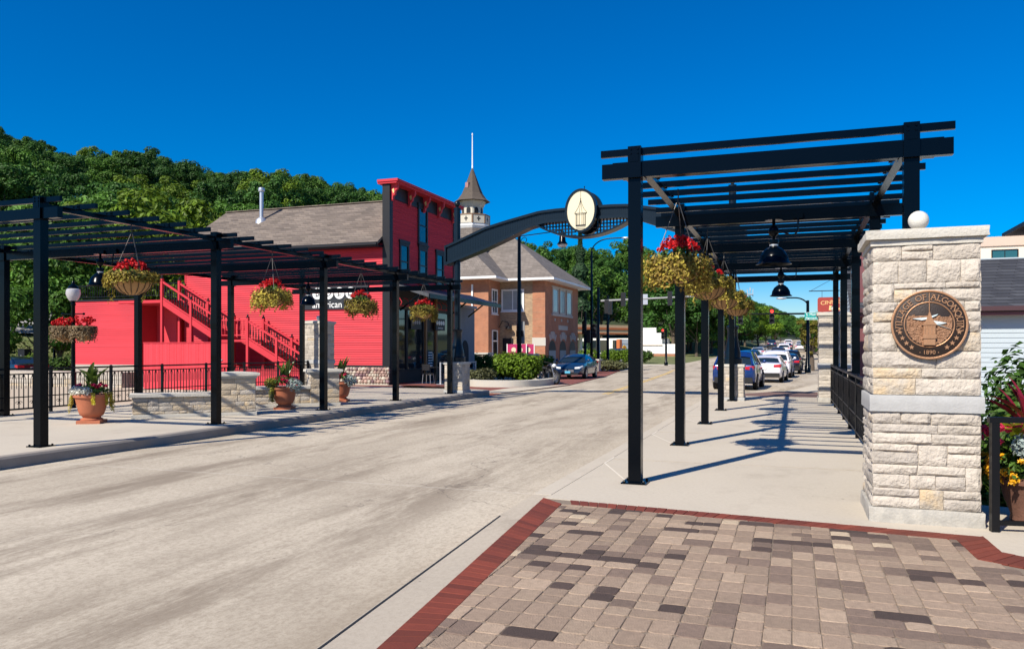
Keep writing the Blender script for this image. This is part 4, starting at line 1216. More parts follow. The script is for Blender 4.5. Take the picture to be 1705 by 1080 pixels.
# short plain guard beside the near pillar
def guard():
    a, b = (1.665, 7.93), (4.3, 8.35)
    ang = math.atan2(b[1]-a[1], b[0]-a[0]); L_ = math.hypot(b[0]-a[0], b[1]-a[1])
    t = thing('guard_rail', 'plain black guard rail right of the tall stone pillar', 'railing', (a[0], a[1], 0), ang)
    pm = MB().box(-0.032, 0.032, -0.032, 0.032, 0, 0.955).mesh('post', RAILBLK)
    for k in (0, L_/2, L_): 
        p = link('post', pm, t, loc=(k, 0, 0)); 
    MB().box(-0.05, L_+0.05, -0.03, 0.03, 0.956, 1.005).build('top_rail', RAILBLK, t)
    MB().box(0.033, L_/2-0.033, -0.02, 0.02, 0.06, 0.10).box(L_/2+0.033, L_-0.033, -0.02, 0.02, 0.06, 0.10).build('bottom_rail', RAILBLK, t)
    for k in (0.33, 0.66, 0.99, 1.66, 1.99, 2.32):
        MB().tube([(-0.0,0,0.101),(0.0,0,0.70),(0.03,0,0.76),(0.09,0,0.78),(0.14,0,0.75),(0.15,0,0.66)], 0.010, 6).build('hooked_baluster', RAILBLK, t).location = (k, 0, 0)
guard()

# ------------------------------------------------------------------ planters
def big_leaf(mb, base, az, lean, length, width, mi, rr, curl=0.5):
    n = 6; o = len(mb.v); dirh = Vector((math.cos(az), math.sin(az), 0)); side = Vector((-math.sin(az), math.cos(az), 0))
    p = Vector(base); el = math.pi/2 - lean
    for i in range(n+1):
        s = i/n; w = width*math.sin(math.pi*min(1, 0.08+0.92*s))**0.8*(1 if i < n else 0.05)
        d = dirh*math.cos(el) + Vector((0,0,1))*math.sin(el)
        up = -dirh*math.sin(el) + Vector((0,0,1))*math.cos(el)
        mb.v += [tuple(p - side*w/2 + up*w*0.22), tuple(p), tuple(p + side*w/2 + up*w*0.22)]
        p = p + d*length/n; el -= curl/n
    for i in range(n):
        for k in (0, 1): mb.f.append((o+i*3+k, o+i*3+k+1, o+(i+1)*3+k+1, o+(i+1)*3+k)); mb.m.append(mi)
def one_leaf(t, nm, m, *a):
    mb = MB(); big_leaf(mb, *a); mb.build(nm, m, t, fixn=False)
def pot(t, sc=1.0):
    prof = [(0.20,0.14),(0.21,0.17),(0.26,0.20),(0.30,0.30),(0.335,0.45),(0.37,0.60),(0.385,0.64),(0.42,0.645),(0.425,0.71),(0.415,0.72),(0.36,0.72),(0.35,0.66),(0.001,0.655)]
    mb = MB().lathe([(r_*sc, z*sc) for r_, z in prof], n=32, caps=False)
    mb.lathe([(0.25*sc,0.08*sc),(0.255*sc,0.11*sc),(0.22*sc,0.13*sc),(0.20*sc,0.14*sc)], n=32, caps=False)
    b = mb.build('urn', TERRA, t, smooth=40)
    MB().box(-0.27*sc,0.27*sc,-0.27*sc,0.27*sc,0.001,0.08*sc).build('plinth', TERRA, t)
    MB().lathe([(0.355*sc,0.66*sc),(0.355*sc,0.69*sc)], n=20).build('soil', SOIL, t)
def planter1():
    rr = random.Random(5); x, y = G(153, 704)
    t = thing('flower_planter', 'terracotta urn with white flowers and canna leaves near the left railing', 'planter', (x, y, 0), 0.5, 'terracotta flower urns')
    pot(t)
    for k in range(15): one_leaf(t, 'canna_leaf', CANNA, (rr.uniform(-.1,.12), rr.uniform(-.1,.1), 0.72+rr.uniform(0,0.3)), rr.uniform(0,6.28), rr.uniform(0.15,0.75), rr.uniform(0.35,0.6), rr.uniform(0.10,0.17), 0, rr)
    mb = MB()
    for a in (3.5, 3.9, 4.3, 4.7, 5.1): cloud(mb, (0.34*math.cos(a-0.5), 0.34*math.sin(a-0.5), 0.80), (0.17,0.17,0.13), 240, 0.034, 0, 0.5, rr, 0.5)
    mb.build('white_blossom', FWHITE, t, fixn=False)
    mb = MB()
    for k in range(9):
        a = rr.uniform(0,6.28); cloud(mb, (0.3*math.cos(a), 0.3*math.sin(a), 0.92+rr.uniform(-.03,.05)), (0.06,0.06,0.04), 30, 0.045, 0, 0.4, rr)
    mb.build('red_blossom', FPINK, t, fixn=False)
    mb = MB(); cloud(mb, (0,0,0.80), (0.38,0.38,0.16), 320, 0.06, 0, 0.4, rr, 0.5, lower=-0.2); mb.build('green_filling', HEDGE_D, t, fixn=False)
    mb = MB()
    for a, L_ in ((3.7,0.35),(3.9,0.42),(3.55,0.3),(4.1,0.5),(6.3,0.3),(6.6,0.45),(6.9,0.5),(7.1,0.42),(5.6,0.28),(6.75,0.42)):
        a -= 0.5
        for i in range(50):
            s = L_*i/50; r_ = 0.43+0.05*math.sin(min(1.5, s*5))
            leaf(mb, (r_*math.cos(a)+rr.uniform(-.035,.035), r_*math.sin(a)+rr.uniform(-.035,.035), 0.76-s), (math.cos(a), math.sin(a), 0.5), 0.04, 0, 1.5, rr)
    tag(mb.build('yellow_trailers', LIMEY, t, fixn=False), kind='stuff')
    return t
LIMEY = mat('yellow_trailing_leaf', (0.48, 0.40, 0.02), 0.5, island=0.35, transl=0.3)
planter1().scale = (0.88,)*3
def planter2(label, x, y, seed, full=True):
    rr = random.Random(seed)
    t = thing('flower_planter', label, 'planter', (x, y, 0), 0.3, 'terracotta flower urns')
    t.scale = (0.88,)*3
    pot(t, 0.95)
    for k in range(12): one_leaf(t, 'canna_leaf', CANNA, (rr.uniform(-.08,.12), rr.uniform(-.1,.1), 0.75+rr.uniform(0,.3)), rr.uniform(0,6.28), rr.uniform(0.05,0.5), rr.uniform(0.45,0.75), rr.uniform(0.10,0.16), 0, rr, 0.3)
    mb = MB()
    for k in range(20):
        a = rr.uniform(0,6.28); r_ = rr.uniform(0.1, 0.42); cloud(mb, (r_*math.cos(a), r_*math.sin(a), 1.0-0.35*r_+rr.uniform(-.05,.1)), (0.07,0.07,0.05), 34, 0.05, 0, 0.4, rr)
    mb.build('red_blossom', FPINK, t, fixn=False)
    mb = MB(); cloud(mb, (0.36,-0.18,0.74), (0.26,0.24,0.22), 620, 0.042, 0, 0.5, rr, 0.4); mb.build('silver_foliage', SILVERL, t, fixn=False)
    mb = MB(); cloud(mb, (-0.36,-0.16,0.80), (0.22,0.22,0.18), 420, 0.045, 0, 0.5, rr, 0.4)
    for k in range(6):
        a = 3.6+rr.uniform(-.5,.6)
        for i in range(46):
            s = 0.5*i/46; leaf(mb, (0.42*math.cos(a)+rr.uniform(-.05,.05), 0.42*math.sin(a)+rr.uniform(-.05,.05), 0.74-s), (math.cos(a), math.sin(a), 0.5), 0.05, 0, 1.5, rr)
    mb.build('trailing_foliage', LIMEY2, t, fixn=False)
    mb = MB(); cloud(mb, (0,0,0.84), (0.40,0.40,0.2), 420, 0.06, 0, 0.4, rr, 0.5, lower=-0.1); mb.build('green_filling', HEDGE_D, t, fixn=False)
LIMEY2 = mat('moss_trailing_leaf', (0.20, 0.20, 0.02), 0.5, island=0.4, transl=0.3)
planter2('terracotta urn with red flowers and silver foliage before the stone bench', G(474,681)[0], G(474,681)[1], 8)
planter2('flower urn mostly hidden behind the farther stone bench pier', -13.0, 20.85, 9)
def planter3():
    rr = random.Random(15)
    t = thing('flower_planter', 'low planter with burgundy leaves and yellow flowers behind the guard rail', 'planter', (2.16, 8.50, 0), 0)
    MB().lathe([(0.20,0.001),(0.25,0.02),(0.24,0.06),(0.30,0.22),(0.33,0.36),(0.37,0.37),(0.37,0.43),(0.33,0.43),(0.32,0.38),(0.001,0.37)], n=28, caps=False).build('urn', mat('brown_clay', (0.13,0.06,0.04), 0.7, var=0.3, scale=8, bump=0.3), t, smooth=40)
    mb = MB()
    for k in range(11):
        a = rr.uniform(2.4,6.0); r_ = rr.uniform(0.15,0.42); cloud(mb, (r_*math.cos(a), r_*math.sin(a), 0.50+rr.uniform(-.05,.25)), (0.17,0.17,0.13), 130, 0.05, 0, 0.4, rr, 0.4)
    mb.build('green_filling', HEDGE_D, t, fixn=False)
    mb = MB()
    for k in range(55):
        a = rr.uniform(2.5,5.6); r_ = rr.uniform(0.34,0.52); cloud(mb, (r_*math.cos(a), r_*math.sin(a), 0.50+rr.uniform(-.12,.12)), (0.036,0.036,0.026), 30, 0.030, 0, 0.4, rr, 0.5)
    mb.build('yellow_blossom', FYEL, t, fixn=False)
    mb = MB()
    for k in range(14):
        a = rr.uniform(2.3,5.2); r_ = rr.uniform(0.36,0.52); cloud(mb, (r_*math.cos(a), r_*math.sin(a), 0.80+rr.uniform(-.12,.16)), (0.042,0.042,0.036), 30, 0.032, 0, 0.4, rr, 0.5)
    mb.build('pink_blossom', FPINK, t, fixn=False)
    for k in range(10): one_leaf(t, 'lime_leaf', LIMELF, (rr.uniform(-.25,.1), rr.uniform(-.2,.1), 0.78), rr.uniform(2.2,5.0), rr.uniform(0.6,1.2), rr.uniform(0.30,0.44), rr.uniform(0.07,0.11), 0, rr, 0.7)
    for k in range(20): one_leaf(t, 'burgundy_leaf', CORDY, (rr.uniform(-.14,.06), rr.uniform(-.1,.1), 0.84+rr.uniform(0,.1)), rr.uniform(0,6.28), rr.uniform(0.1,0.9), rr.uniform(0.32,0.52), rr.uniform(0.075,0.115), 0, rr, 0.45)
    mb = MB(); cloud(mb, (-0.22,-0.36,0.74), (0.12,0.10,0.12), 180, 0.034, 0, 0.4, rr, 0.4); mb.build('silver_foliage', SILVERL, t, fixn=False)
planter3()
def bush(name, label, cat, x, y, z, rad, n, size, m, seed, group=None, stem=True, lumps=9):
    rr = random.Random(seed)
    t = thing(name, label, cat, (x, y, z), 0, group)
    mb = MB(); per = n//lumps
    for k in range(lumps):
        a = rr.uniform(0,6.28); q = math.sqrt(rr.random())*0.62
        c = (q*rad[0]*math.cos(a), q*rad[1]*math.sin(a), rad[2]*rr.uniform(0.35,0.72))
        cloud(mb, c, (rad[0]*0.45, rad[1]*0.45, rad[2]*0.36), per, size, 0, 0.6, rr, 0.5)
    mb.build('foliage', m, t, fixn=False)
    if stem:
        mb = MB()
        for k in range(5):
            a = rr.uniform(0,6.28); mb.tube([(0.1*math.cos(a),0.1*math.sin(a),-0.05),(rad[0]*0.4*math.cos(a),rad[1]*0.4*math.sin(a),rad[2]*0.6)], 0.02, 5)
        mb.build('stem', BARK, t)
    return t
HEDGE_B = leaf_mat('leaf_bright', (0.055, 0.125, 0.018), transl=0.35)
bush('leafy_shrub', 'bright leafy shrub against the pale grey siding at right', 'shrub', 4.1, 13.6, -1.0, (1.5, 1.0, 2.75), 8500, 0.085, HEDGE_B, 41, lumps=18)
bush('leafy_shrub', 'low green shrub tucked behind the tall stone pillar at right', 'shrub', 2.75, 12.4, -1.0, (0.9, 0.8, 2.1), 4200, 0.08, HEDGE_D, 42, lumps=10)
# ------------------------------------------------------------------ buildings
def window_part(t, fr, s0, s1, z0, z1, fm, gm, fw=0.09, mullions=(), rails=(), sill=True, d=0.0):
    mb = MB()
    mb.fbox(fr, s0-fw, s0, z0-fw, z1+fw, d, d+0.06).fbox(fr, s1, s1+fw, z0-fw, z1+fw, d, d+0.06)
    mb.fbox(fr, s0, s1, z1, z1+fw, d, d+0.06).fbox(fr, s0, s1, z0-fw, z0, d, d+0.06)
    for m_ in mullions: mb.fbox(fr, m_-0.025, m_+0.025, z0, z1, d+0.002, d+0.045)
    for r_ in rails: mb.fbox(fr, s0, s1, r_-0.025, r_+0.025, d+0.004, d+0.05)
    w = mb.build('window', fm, t)
    MB().fbox(fr, s0, s1, z0, z1, d+0.003, d+0.018).build('pane', gm, w)
    if sill: MB().fbox(fr, s0-fw-0.04, s1+fw+0.04, z0-fw-0.07, z0-fw-0.002, d, d+0.12).build('sill', fm, w)
    return w
def clapboards(t, fr, s0, s1, z0, z1, step, m, rot, holes=(), lap=0.050):
    """lapped boards, each one a piece; holes = (s0, s1, z0, z1)"""
    z = z0; cache = {}
    while z < z1 - 0.02:
        segs = [(s0, s1)]
        for a, b, c, d in holes:
            if z+step > c and z < d:
                ns = []
                for p, q in segs:
                    if b <= p or a >= q: ns.append((p, q))
                    else:
                        if a > p: ns.append((p, a))
                        if b < q: ns.append((b, q))
                segs = ns
        h = min(step, z1-z)
        for p, q in segs:
            L_ = round(q-p, 3); key = (L_, round(h, 3))
            if key not in cache:
                mb = MB(); mb.add([(0,-lap,0.0),(L_,-lap,0.0),(L_,-0.004,h+0.012),(0,-0.004,h+0.012),(0,0.0,0.0),(L_,0.0,0.0)], [(0,1,2,3),(4,5,1,0)])
                cache[key] = mb.mesh('clapboard', m, fixn=False)
            o, u, n = fr
            c = Vector(o)+Vector(u)*p+Vector((0,0,z))
            link('clapboard', cache[key], t, loc=c, rot=(0,0,rot))
        z += step

def red_building():
    X0, X1, Y0, Y1 = -28.6, -17.2, 31.6, 38.8
    t = thing('red_building', 'red clapboard restaurant with brown shingle gable roof and tall false front', 'building', (X1, Y0, 0))
    L = lambda x, y: (x-X1, y-Y0)
    side = ((X0-X1, 0, 0), (1,0,0), (0,-1,0)); W = X1-X0
    front = ((0, 0, 0), (0,1,0), (1,0,0)); D_ = Y1-Y0
    MB().box(X0-X1, -0.02, 0.02, D_, -1.6, 6.40).build('wall', REDTRIM, t)
    mb = MB(); mb.box(-0.29, -0.021, 0.03, D_-0.01, 6.3, 9.2).build('false_front_wall', REDTRIM, t)
    clapboards(t, side, 0.02, W-0.305, 0.85, 6.25, 0.105, RED, 0.0)
    # front: upper storey boards around the windows
    wins = [(2.95,3.75,6.85,8.45),(1.05,1.75,4.95,6.42),(3.02,3.72,4.95,6.42),(4.98,5.68,4.95,6.42)]
    hol = [(a-0.12,b+0.12,c-0.12,d+0.12) for a,b,c,d in wins]
    clapboards(t, front, 0.26, D_-0.16, 4.55, 8.45, 0.105, RED, math.pi/2, hol)
    for a,b,c,d in wins:
        window_part(t, front, a, b, c, d, DARKTRIM, GLASS, 0.12, (), ((c+d)/2,), True, 0.03)
        mb = MB(); mb.fbox(front, a-0.17, b+0.17, d+0.122, d+0.26, 0.0, 0.11).build('window_hood', DARKTRIM, t)
    MB().fbox(front, 0.0, 0.255, 0.0, 9.15, -0.02, 0.07).fbox(front, D_-0.155, D_, 0.0, 9.15, -0.02, 0.07).build('corner_board', DARKTRIM, t)
    MB().fbox(side, W-0.30, W+0.068, 0.0, 9.15, 0.0, 0.05).build('corner_board', DARKTRIM, t)
    MB().fbox(side, -0.05, 0.018, -0.2, 6.3, 0.0, 0.06).build('corner_board', REDTRIM, t)
    MB().fbox(front, 0.256, D_-0.156, 8.452, 9.05, 0.0, 0.05).build('frieze', DARKTRIM, t)
    MB().fbox(front, -0.14, D_+0.12, 9.06, 9.14, -0.5, 0.46).fbox(front, -0.18, D_+0.16, 9.141, 9.25, -0.5, 0.54).build('cornice', REDTRIM, t)
    for s in (0.14, 1.85, 3.45, 5.1, 6.9):
        br = MB().fprism(((0,s-0.07,0),(1,0,0),(0,1,0)), [(0.052,8.30),(0.16,8.36),(0.17,8.52),(0.27,8.58),(0.29,8.74),(0.40,8.84),(0.42,9.058),(0.052,9.058)], 0, 0.14).build('bracket', REDTRIM, t)
        MB().fprism(((0,s-0.09,0),(1,0,0),(0,1,0)), [(0.20,8.62),(0.25,8.70),(0.23,8.86),(0.13,8.80)], -0.004, 0.185).build('bracket_scroll', SIGGOLD, br)
    # roof
    e = 0.5; zr, ze = 9.02, 6.40; ym = D_/2
    xa, xb = X0-X1-e, -0.31
    k = (zr-ze)/(ym+e)
    mb = MB()
    for sg in (0, 1):
        y_e, y_r = (-e, ym) if sg == 0 else (D_+e, ym)
        mb.add([(xa,y_e,ze),(xb,y_e,ze),(xb,y_r,zr),(xa,y_r,zr),(xa,y_e,ze-0.12),(xb,y_e,ze-0.12),(xb,y_r,zr-0.12),(xa,y_r,zr-0.12)], [(0,1,2,3),(7,6,5,4),(0,4,5,1),(0,3,7,4),(1,5,6,2)])
    rf = mb.build('roof', SHING, t)
    sh = MB()                                                   # low relief of the shingle courses
    nrow = 30
    for i in range(nrow):
        f0 = i/nrow; y_ = -e + (ym+e)*f0; z_ = ze + (zr-ze)*f0
        y2 = -e + (ym+e)*(i+1.02)/nrow; z2 = ze + (zr-ze)*(i+1.02)/nrow
        sh.add([(xa-0.02,y_,z_+0.022),(xb,y_,z_+0.022),(xb,y2,z2+0.006),(xa-0.02,y2,z2+0.006),(xa-0.02,y_,z_-0.002),(xb,y_,z_-0.002)], [(0,1,2,3),(4,5,1,0)])
    tag(sh.build('shingle_courses', SHING, rf), kind='stuff')
    MB().bar((xa,ym,zr+0.03),(xb,ym,zr+0.03),0.26,0.04).build('ridge_cap', SHING, rf)
    MB().bar((xa,-e-0.06,ze-0.07),(xb,-e-0.06,ze-0.07),0.11,0.13).build('gutter', DARKTRIM, t)
    MB().box(xa, xb, -e, -0.03, ze-0.20, ze-0.135).build('soffit', DARKTRIM, t)
    mb = MB(); mb.add([(X0-X1+0.005,0.02,6.3),(X0-X1+0.005,D_,6.3),(X0-X1+0.005,ym,8.8)], [(0,1,2)]); mb.build('gable_wall', REDTRIM, t)
    vx = D(441, 41)[0]-X1
    MB().lathe([(0.10,8.05),(0.10,9.75)], (vx, 2.4, 0), 12).lathe([(0.15,9.74),(0.17,9.80),(0.15,9.93),(0.02,9.97)], (vx,2.4,0), 12).lathe([(0.34,8.0),(0.28,8.28),(0.11,8.42)], (vx,2.4,0), 12).build('vent_pipe', STEEL, t, smooth=40)
    # field stone footing
    rr = random.Random(77)
    MB().box(-3.55, 0.05, -0.10, -0.001, -0.3, 0.80).build('footing', MORTAR, t)
    MB().box(-3.6, 0.10, -0.14, -0.0005, 0.802, 0.87).build('water_table', DARKTRIM, t)
    fst = [mat('field_stone_rose', (0.36,0.24,0.20), 0.9, var=0.3, scale=6, objvar=0.25, bump=0.4), mat('field_stone_pale', (0.46,0.40,0.33), 0.9, var=0.25, scale=6, objvar=0.2, bump=0.4), mat('field_stone_purple', (0.17,0.10,0.11), 0.9, var=0.3, scale=6, objvar=0.3, bump=0.4)]
    z = 0.06; row = 0
    while z < 0.78:
        h = rr.uniform(0.10, 0.16); x = -3.50 + rr.uniform(0,0.10)
        while x < 0.0:
            w = rr.uniform(0.11, 0.23)
            mb = MB().ball((0,0,0), 1.0, 7, 5)
            mb.v = [(vx_*w*0.54*(1+0.18*noise.noise((vx_*2+x*9, z*9, vz_))), vy_*0.09, vz_*h*0.56*(1+0.15*noise.noise((vz_*2, x*9, z)))) for vx_, vy_, vz_ in mb.v]
            link('field_stone', mb.mesh('field_stone', rr.choice([fst[0],fst[1],fst[1],fst[1],fst[2],fst[0]]), smooth=True), t, loc=(x+w/2, -0.105, min(z+h/2, 0.70)))
            x += w*0.97
        z += h*0.92
    # shop front on the street side, under the porch roof
    MB().fbox(front, 0.26, D_-0.16, 0.02, 4.5, -0.01, 0.015).build('shop_front', mat('shop_dark', (0.012,0.011,0.013), 0.5), t)
    for s0, s1 in ((0.55,1.55),(1.7,3.35),(5.0,6.7)):
        w = MB().fbox(front, s0-0.06, s0, 0.6, 3.5, 0.016, 0.09).fbox(front, s1, s1+0.06, 0.6, 3.5, 0.016, 0.09).fbox(front, s0, s1, 3.44, 3.5, 0.016, 0.09).fbox(front, s0, s1, 0.6, 0.66, 0.016, 0.09).build('shop_window', DARKTRIM, t)
        MB().fbox(front, s0, s1, 0.66, 3.44, 0.02, 0.04).build('pane', GLASS, w)
    for s in (0.34, 3.55, 4.75, 6.85): MB().fbox(front, s, s+0.12, 0.02, 4.3, 0.03, 0.14).build('pilaster', WOODPOST, t)
    w = MB().fbox(front, 3.75, 4.65, 0.03, 2.6, 0.016, 0.06).build('shop_door', DARKTRIM, t)
    MB().fbox(front, 3.87, 4.53, 0.3, 2.45, 0.061, 0.066).build('pane', GLASS, w)
    MB().fbox(front, 4.42, 4.46, 1.0, 1.4, 0.067, 0.10).build('handle', STEEL, w)
    for k in range(9):
        s = 0.5+0.72*k
        MB().tube([(0.1,s,3.98),(0.28,s,3.93),(0.40,s,3.75),(0.34,s,3.62)], 0.02, 5).build('porch_scroll', REDTRIM, t)
    MB().fbox(front, 0.3, 6.9, 3.6, 3.64, 0.05, 0.09).build('transom_bar', REDTRIM, t)
    # hanging boards in the shop window
    mb = MB().fbox(front, 1.95, 3.05, 2.55, 3.1, 0.10, 0.13); b = mb.build('window_sign', DARKTRIM, t)
    mb = MB(); 
    for k in range(4): mb.lathe([(0.09,0.131),(0.09,0.134)], (0, 2.15+0.23*k, 2.88), 14, axis='x')
    mb.build('sign_discs', BANDST, b)
    mb = MB().fbox(front, 4.55, 5.65, 2.55, 3.15, 0.16, 0.20); b = mb.build('door_sign', DARKTRIM, t)
    mb = MB()
    for k in range(4): mb.lathe([(0.115,0.201),(0.115,0.205)], (0, 4.73+0.25*k, 2.93), 16, axis='x')
    mb.build('sign_discs', WHITE, b)
    mb = MB(); text_on(mb, front, 'american', 5.1, 2.68, 0.17, 0.203, 0.004); mb.build('sign_lettering', WHITE, b)
    mb = MB()
    for k in range(6): mb.fbox(front, 3.95, 4.42, 0.75+0.13*k, 0.80+0.13*k, 0.068, 0.071)
    mb.build('menu_lines', WHITE, t)
    # porch roof over the pavement
    pz0, pz1 = 4.62, 4.08
    mb = MB(); ya, yb = 0.35, 9.4
    mb.add([(0.07,ya,pz0),(1.85,ya,pz1),(1.85,yb,pz1),(0.07,yb,pz0),(0.07,ya,pz0-0.14),(1.85,ya,pz1-0.16),(1.85,yb,pz1-0.16),(0.07,yb,pz0-0.14)], [(0,1,2,3),(7,6,5,4),(0,4,5,1),(1,5,6,2),(2,6,7,3),(3,7,4,0)])
    mb.build('porch_roof', mat('porch_metal', (0.06,0.062,0.068), 0.45, var=0.1), t)
    MB().bar((1.87,ya-0.04,pz1-0.09),(1.87,yb+0.04,pz1-0.09),0.06,0.20).build('porch_fascia', BLACK, t)
    for s in (0.9, 6.6, 9.0): MB().bar((0.1,s,3.4),(1.2,s,4.2),0.07).build('porch_brace', BLACK, t)
    return t
red_building()

def wall_sign():
    X0, X1, z0, z1 = -21.70, -18.20, 3.44, 4.62
    t = thing('wall_sign', 'black wall sign with white letter discs on the red clapboards', 'sign', ((X0+X1)/2, 31.56, z0))
    w = X1-X0; fr = ((-w/2,0,0),(1,0,0),(0,-1,0)); h = z1-z0
    MB().fbox(fr, 0, w, 0, h, -0.02, 0.06).build('board', mat('sign_black', (0.012,0.014,0.018), 0.5), t)
    mb = MB(); tx = MB()
    for k, c in enumerate('BOLD'):
        s = 0.82+0.59*k
        d = MB().lathe([(0.27,-0.061),(0.27,-0.082)], (-w/2+s, 0, 0.74), 28, axis='y').build('letter_disc', WHITE, t)
        q = MB(); text_on(q, fr, c, s, 0.74, 0.40, 0.086, 0.006)
        q.fbox(fr, s-0.12, s-0.02, 0.60, 0.615, 0.083, 0.089); q.build('letter', DARKTRIM, d)
    q = MB(); text_on(q, fr, 'american fare', 1.74, 0.21, 0.44, 0.064, 0.006); q.build('lettering', WHITE, t)
wall_sign()

def annex():
    X0, X1, Y0 = -36.3, -31.75, 31.75
    t = thing('red_annex', 'low flat roofed red clapboard annex left of the stairs', 'building', (X0, Y0, 0))
    MB().box(0.02, X1-X0, 0.03, 7.0, -1.6, 4.1).build('wall', REDTRIM, t)
    fr = ((0,0,0),(1,0,0),(0,-1,0))
    clapboards(t, fr, 0.10, X1-X0-0.02, 0.80, 4.12, 0.105, RED, 0.0)
    MB().fbox(fr, -0.02, 0.095, 0.0, 4.2, -0.05, 0.05).build('corner_board', DARKTRIM, t)
    MB().box(-0.08, X1-X0+0.05, -0.08, 7.05, 4.13, 4.22).build('roof_edge', DARKTRIM, t)
    MB().box(0.0, X1-X0, -0.06, 0.03, -1.6, 0.79).build('footing', MORTAR, t)
    rl = MB().bar((0.05,0.1,4.95),(X1-X0+3.1,0.1,4.95),0.05).bar((0.05,0.1,4.35),(X1-X0+3.1,0.1,4.35),0.04).build('deck_rail', RAILBLK, t)
    bal = MB().box(-0.012,0.012,-0.012,0.012,4.36,4.93).mesh('baluster', RAILBLK)
    for k in range(44): link('baluster', bal, rl, loc=(0.12+0.165*k, 0.1, 0))
    # recess between annex and main house
    MB().box(X1-X0+0.001, X1-X0+3.15, 2.2, 2.3, -1.6, 4.0).box(X1-X0+0.01, X1-X0+1.3, 1.2, 1.3, -1.6, 4.0).build('recess_wall', RED, t)
    MB().box(X1-X0+0.06, X1-X0+3.2, -1.4, 6.9, 3.86, 4.0).build('deck', REDTRIM, t)
annex()

def stairs():
    Y = 30.15; wd = 1.15
    ox, oz = -28.75, 0
    t = thing('outside_stairs', 'red wooden outside stairs climbing to the deck beside the annex', 'stairs', (ox, Y, 0))
    def flight(x0, z0, x1, z1, n):
        for y in (0.0, wd):
            MB().bar((x0,y,z0-0.06),(x1,y,z1-0.06),0.05,0.27,up=(0,1,0) if False else (0,0,1)).build('stringer', REDTRIM, t)
            MB().bar((x0,y,z0+0.92),(x1,y,z1+0.92),0.07,0.09).build('handrail', REDTRIM, t)
            MB().bar((x0,y,z0+0.16),(x1,y,z1+0.16),0.05,0.06).build('lower_rail', REDTRIM, t)
        tr = MB().box(-0.15,0.15,0.03,wd-0.03,-0.025,0.025).mesh('tread', REDTRIM)
        for k in range(n):
            f_ = (k+0.5)/n; link('tread', tr, t, loc=(x0+(x1-x0)*f_, 0, z0+(z1-z0)*f_))
        bl = MB().lathe([(0.018,0.18),(0.018,0.36),(0.035,0.42),(0.03,0.56),(0.018,0.66),(0.018,0.90)], n=6).mesh('baluster', DARKTRIM)
        nb = int(abs(x1-x0)/0.15)
        for y in (0.0, wd):
            for k in range(1, nb):
                f_ = k/nb; link('baluster', bl, t, loc=(x0+(x1-x0)*f_, y, z0+(z1-z0)*f_))
    flight(0.0, 3.95, 3.35, 2.10, 10)
    flight(5.0, 1.98, 8.35, 0.20, 10)
    MB().box(3.32, 5.02, -0.05, wd+0.05, 1.94, 2.04).build('landing', REDTRIM, t)
    for x, zt in ((0.0,5.0),(3.3,3.18),(5.0,3.05),(8.35,1.35),(1.75,3.95),(6.6,2.15)):
        for y in (0.0, wd):
            p = MB().box(x-0.06,x+0.06,y-0.06,y+0.06,-1.5,zt).build('newel_post', REDTRIM, t)
            MB().lathe([(0.08,zt),(0.08,zt+0.05),(0.03,zt+0.07),(0.05,zt+0.12),(0.001,zt+0.18)], (x,y,0), 8).build('newel_cap', DARKTRIM, p)
    MB().bar((3.36,0,2.95),(4.95,0,2.95),0.06).bar((3.36,0,2.25),(4.95,0,2.25),0.05).build('landing_rail', REDTRIM, t)
    bl = MB().lathe([(0.018,2.27),(0.018,2.45),(0.04,2.52),(0.03,2.66),(0.018,2.75),(0.018,2.93)], n=6).mesh('baluster', REDTRIM)
    for k in range(1, 9): link('baluster', bl, t, loc=(3.36+1.6*k/9, 0, 0))
stairs()

def board_fence():
    Y = 29.70
    t = thing('board_fence', 'red vertical board fence below the outside stairs behind the iron railing', 'fence', (-29.45, Y, -1.5))
    bw = 0.142
    ma = MB().box(0.002, bw-0.003, 0, 0.025, 0, 3.38).mesh('board', RED); mc = MB().box(0.002, bw-0.003, 0, 0.025, 0, 2.15).mesh('board', RED)
    k = 0
    while k*bw < 5.0: link('board', ma, t, loc=(k*bw, 0.004*((k*7)%3), 0)); k += 1
    n0 = k
    while k*bw < 8.9: link('board', mc, t, loc=(k*bw, 0.004*((k*7)%3), 0)); k += 1
    MB().box(0, n0*bw, -0.03, 0.05, 3.385, 3.43).build('cap_rail', REDTRIM, t)
    MB().box(n0*bw, k*bw, -0.03, 0.05, 2.155, 2.20).build('cap_rail', REDTRIM, t)
    for z in (2.6, 1.2): MB().box(4.3, 4.65, -0.03, -0.001, z-0.03, z+0.03).build('hinge', STEEL, t)
board_fence()

def retaining_wall():
    t = thing('retaining_wall', 'pale rubble retaining wall below the annex behind the iron railing', 'wall', (-44, 29.9, -1.6))
    rr = random.Random(8)
    MB().box(0, 13.0, 0.02, 1.5, 0, 2.05).build('wall_core', MORTAR, t)
    rows = [0.24,0.22,0.26,0.2,0.24,0.22,0.24,0.2]
    stone_face(t, (0,0,0), (1,0,0), 13.0, 0.05, rows, rr, 2, 2, 0.03, (0.3,0.75), 0.02, [LIME, LIME_Y, LIME, LIME_G])
retaining_wall()

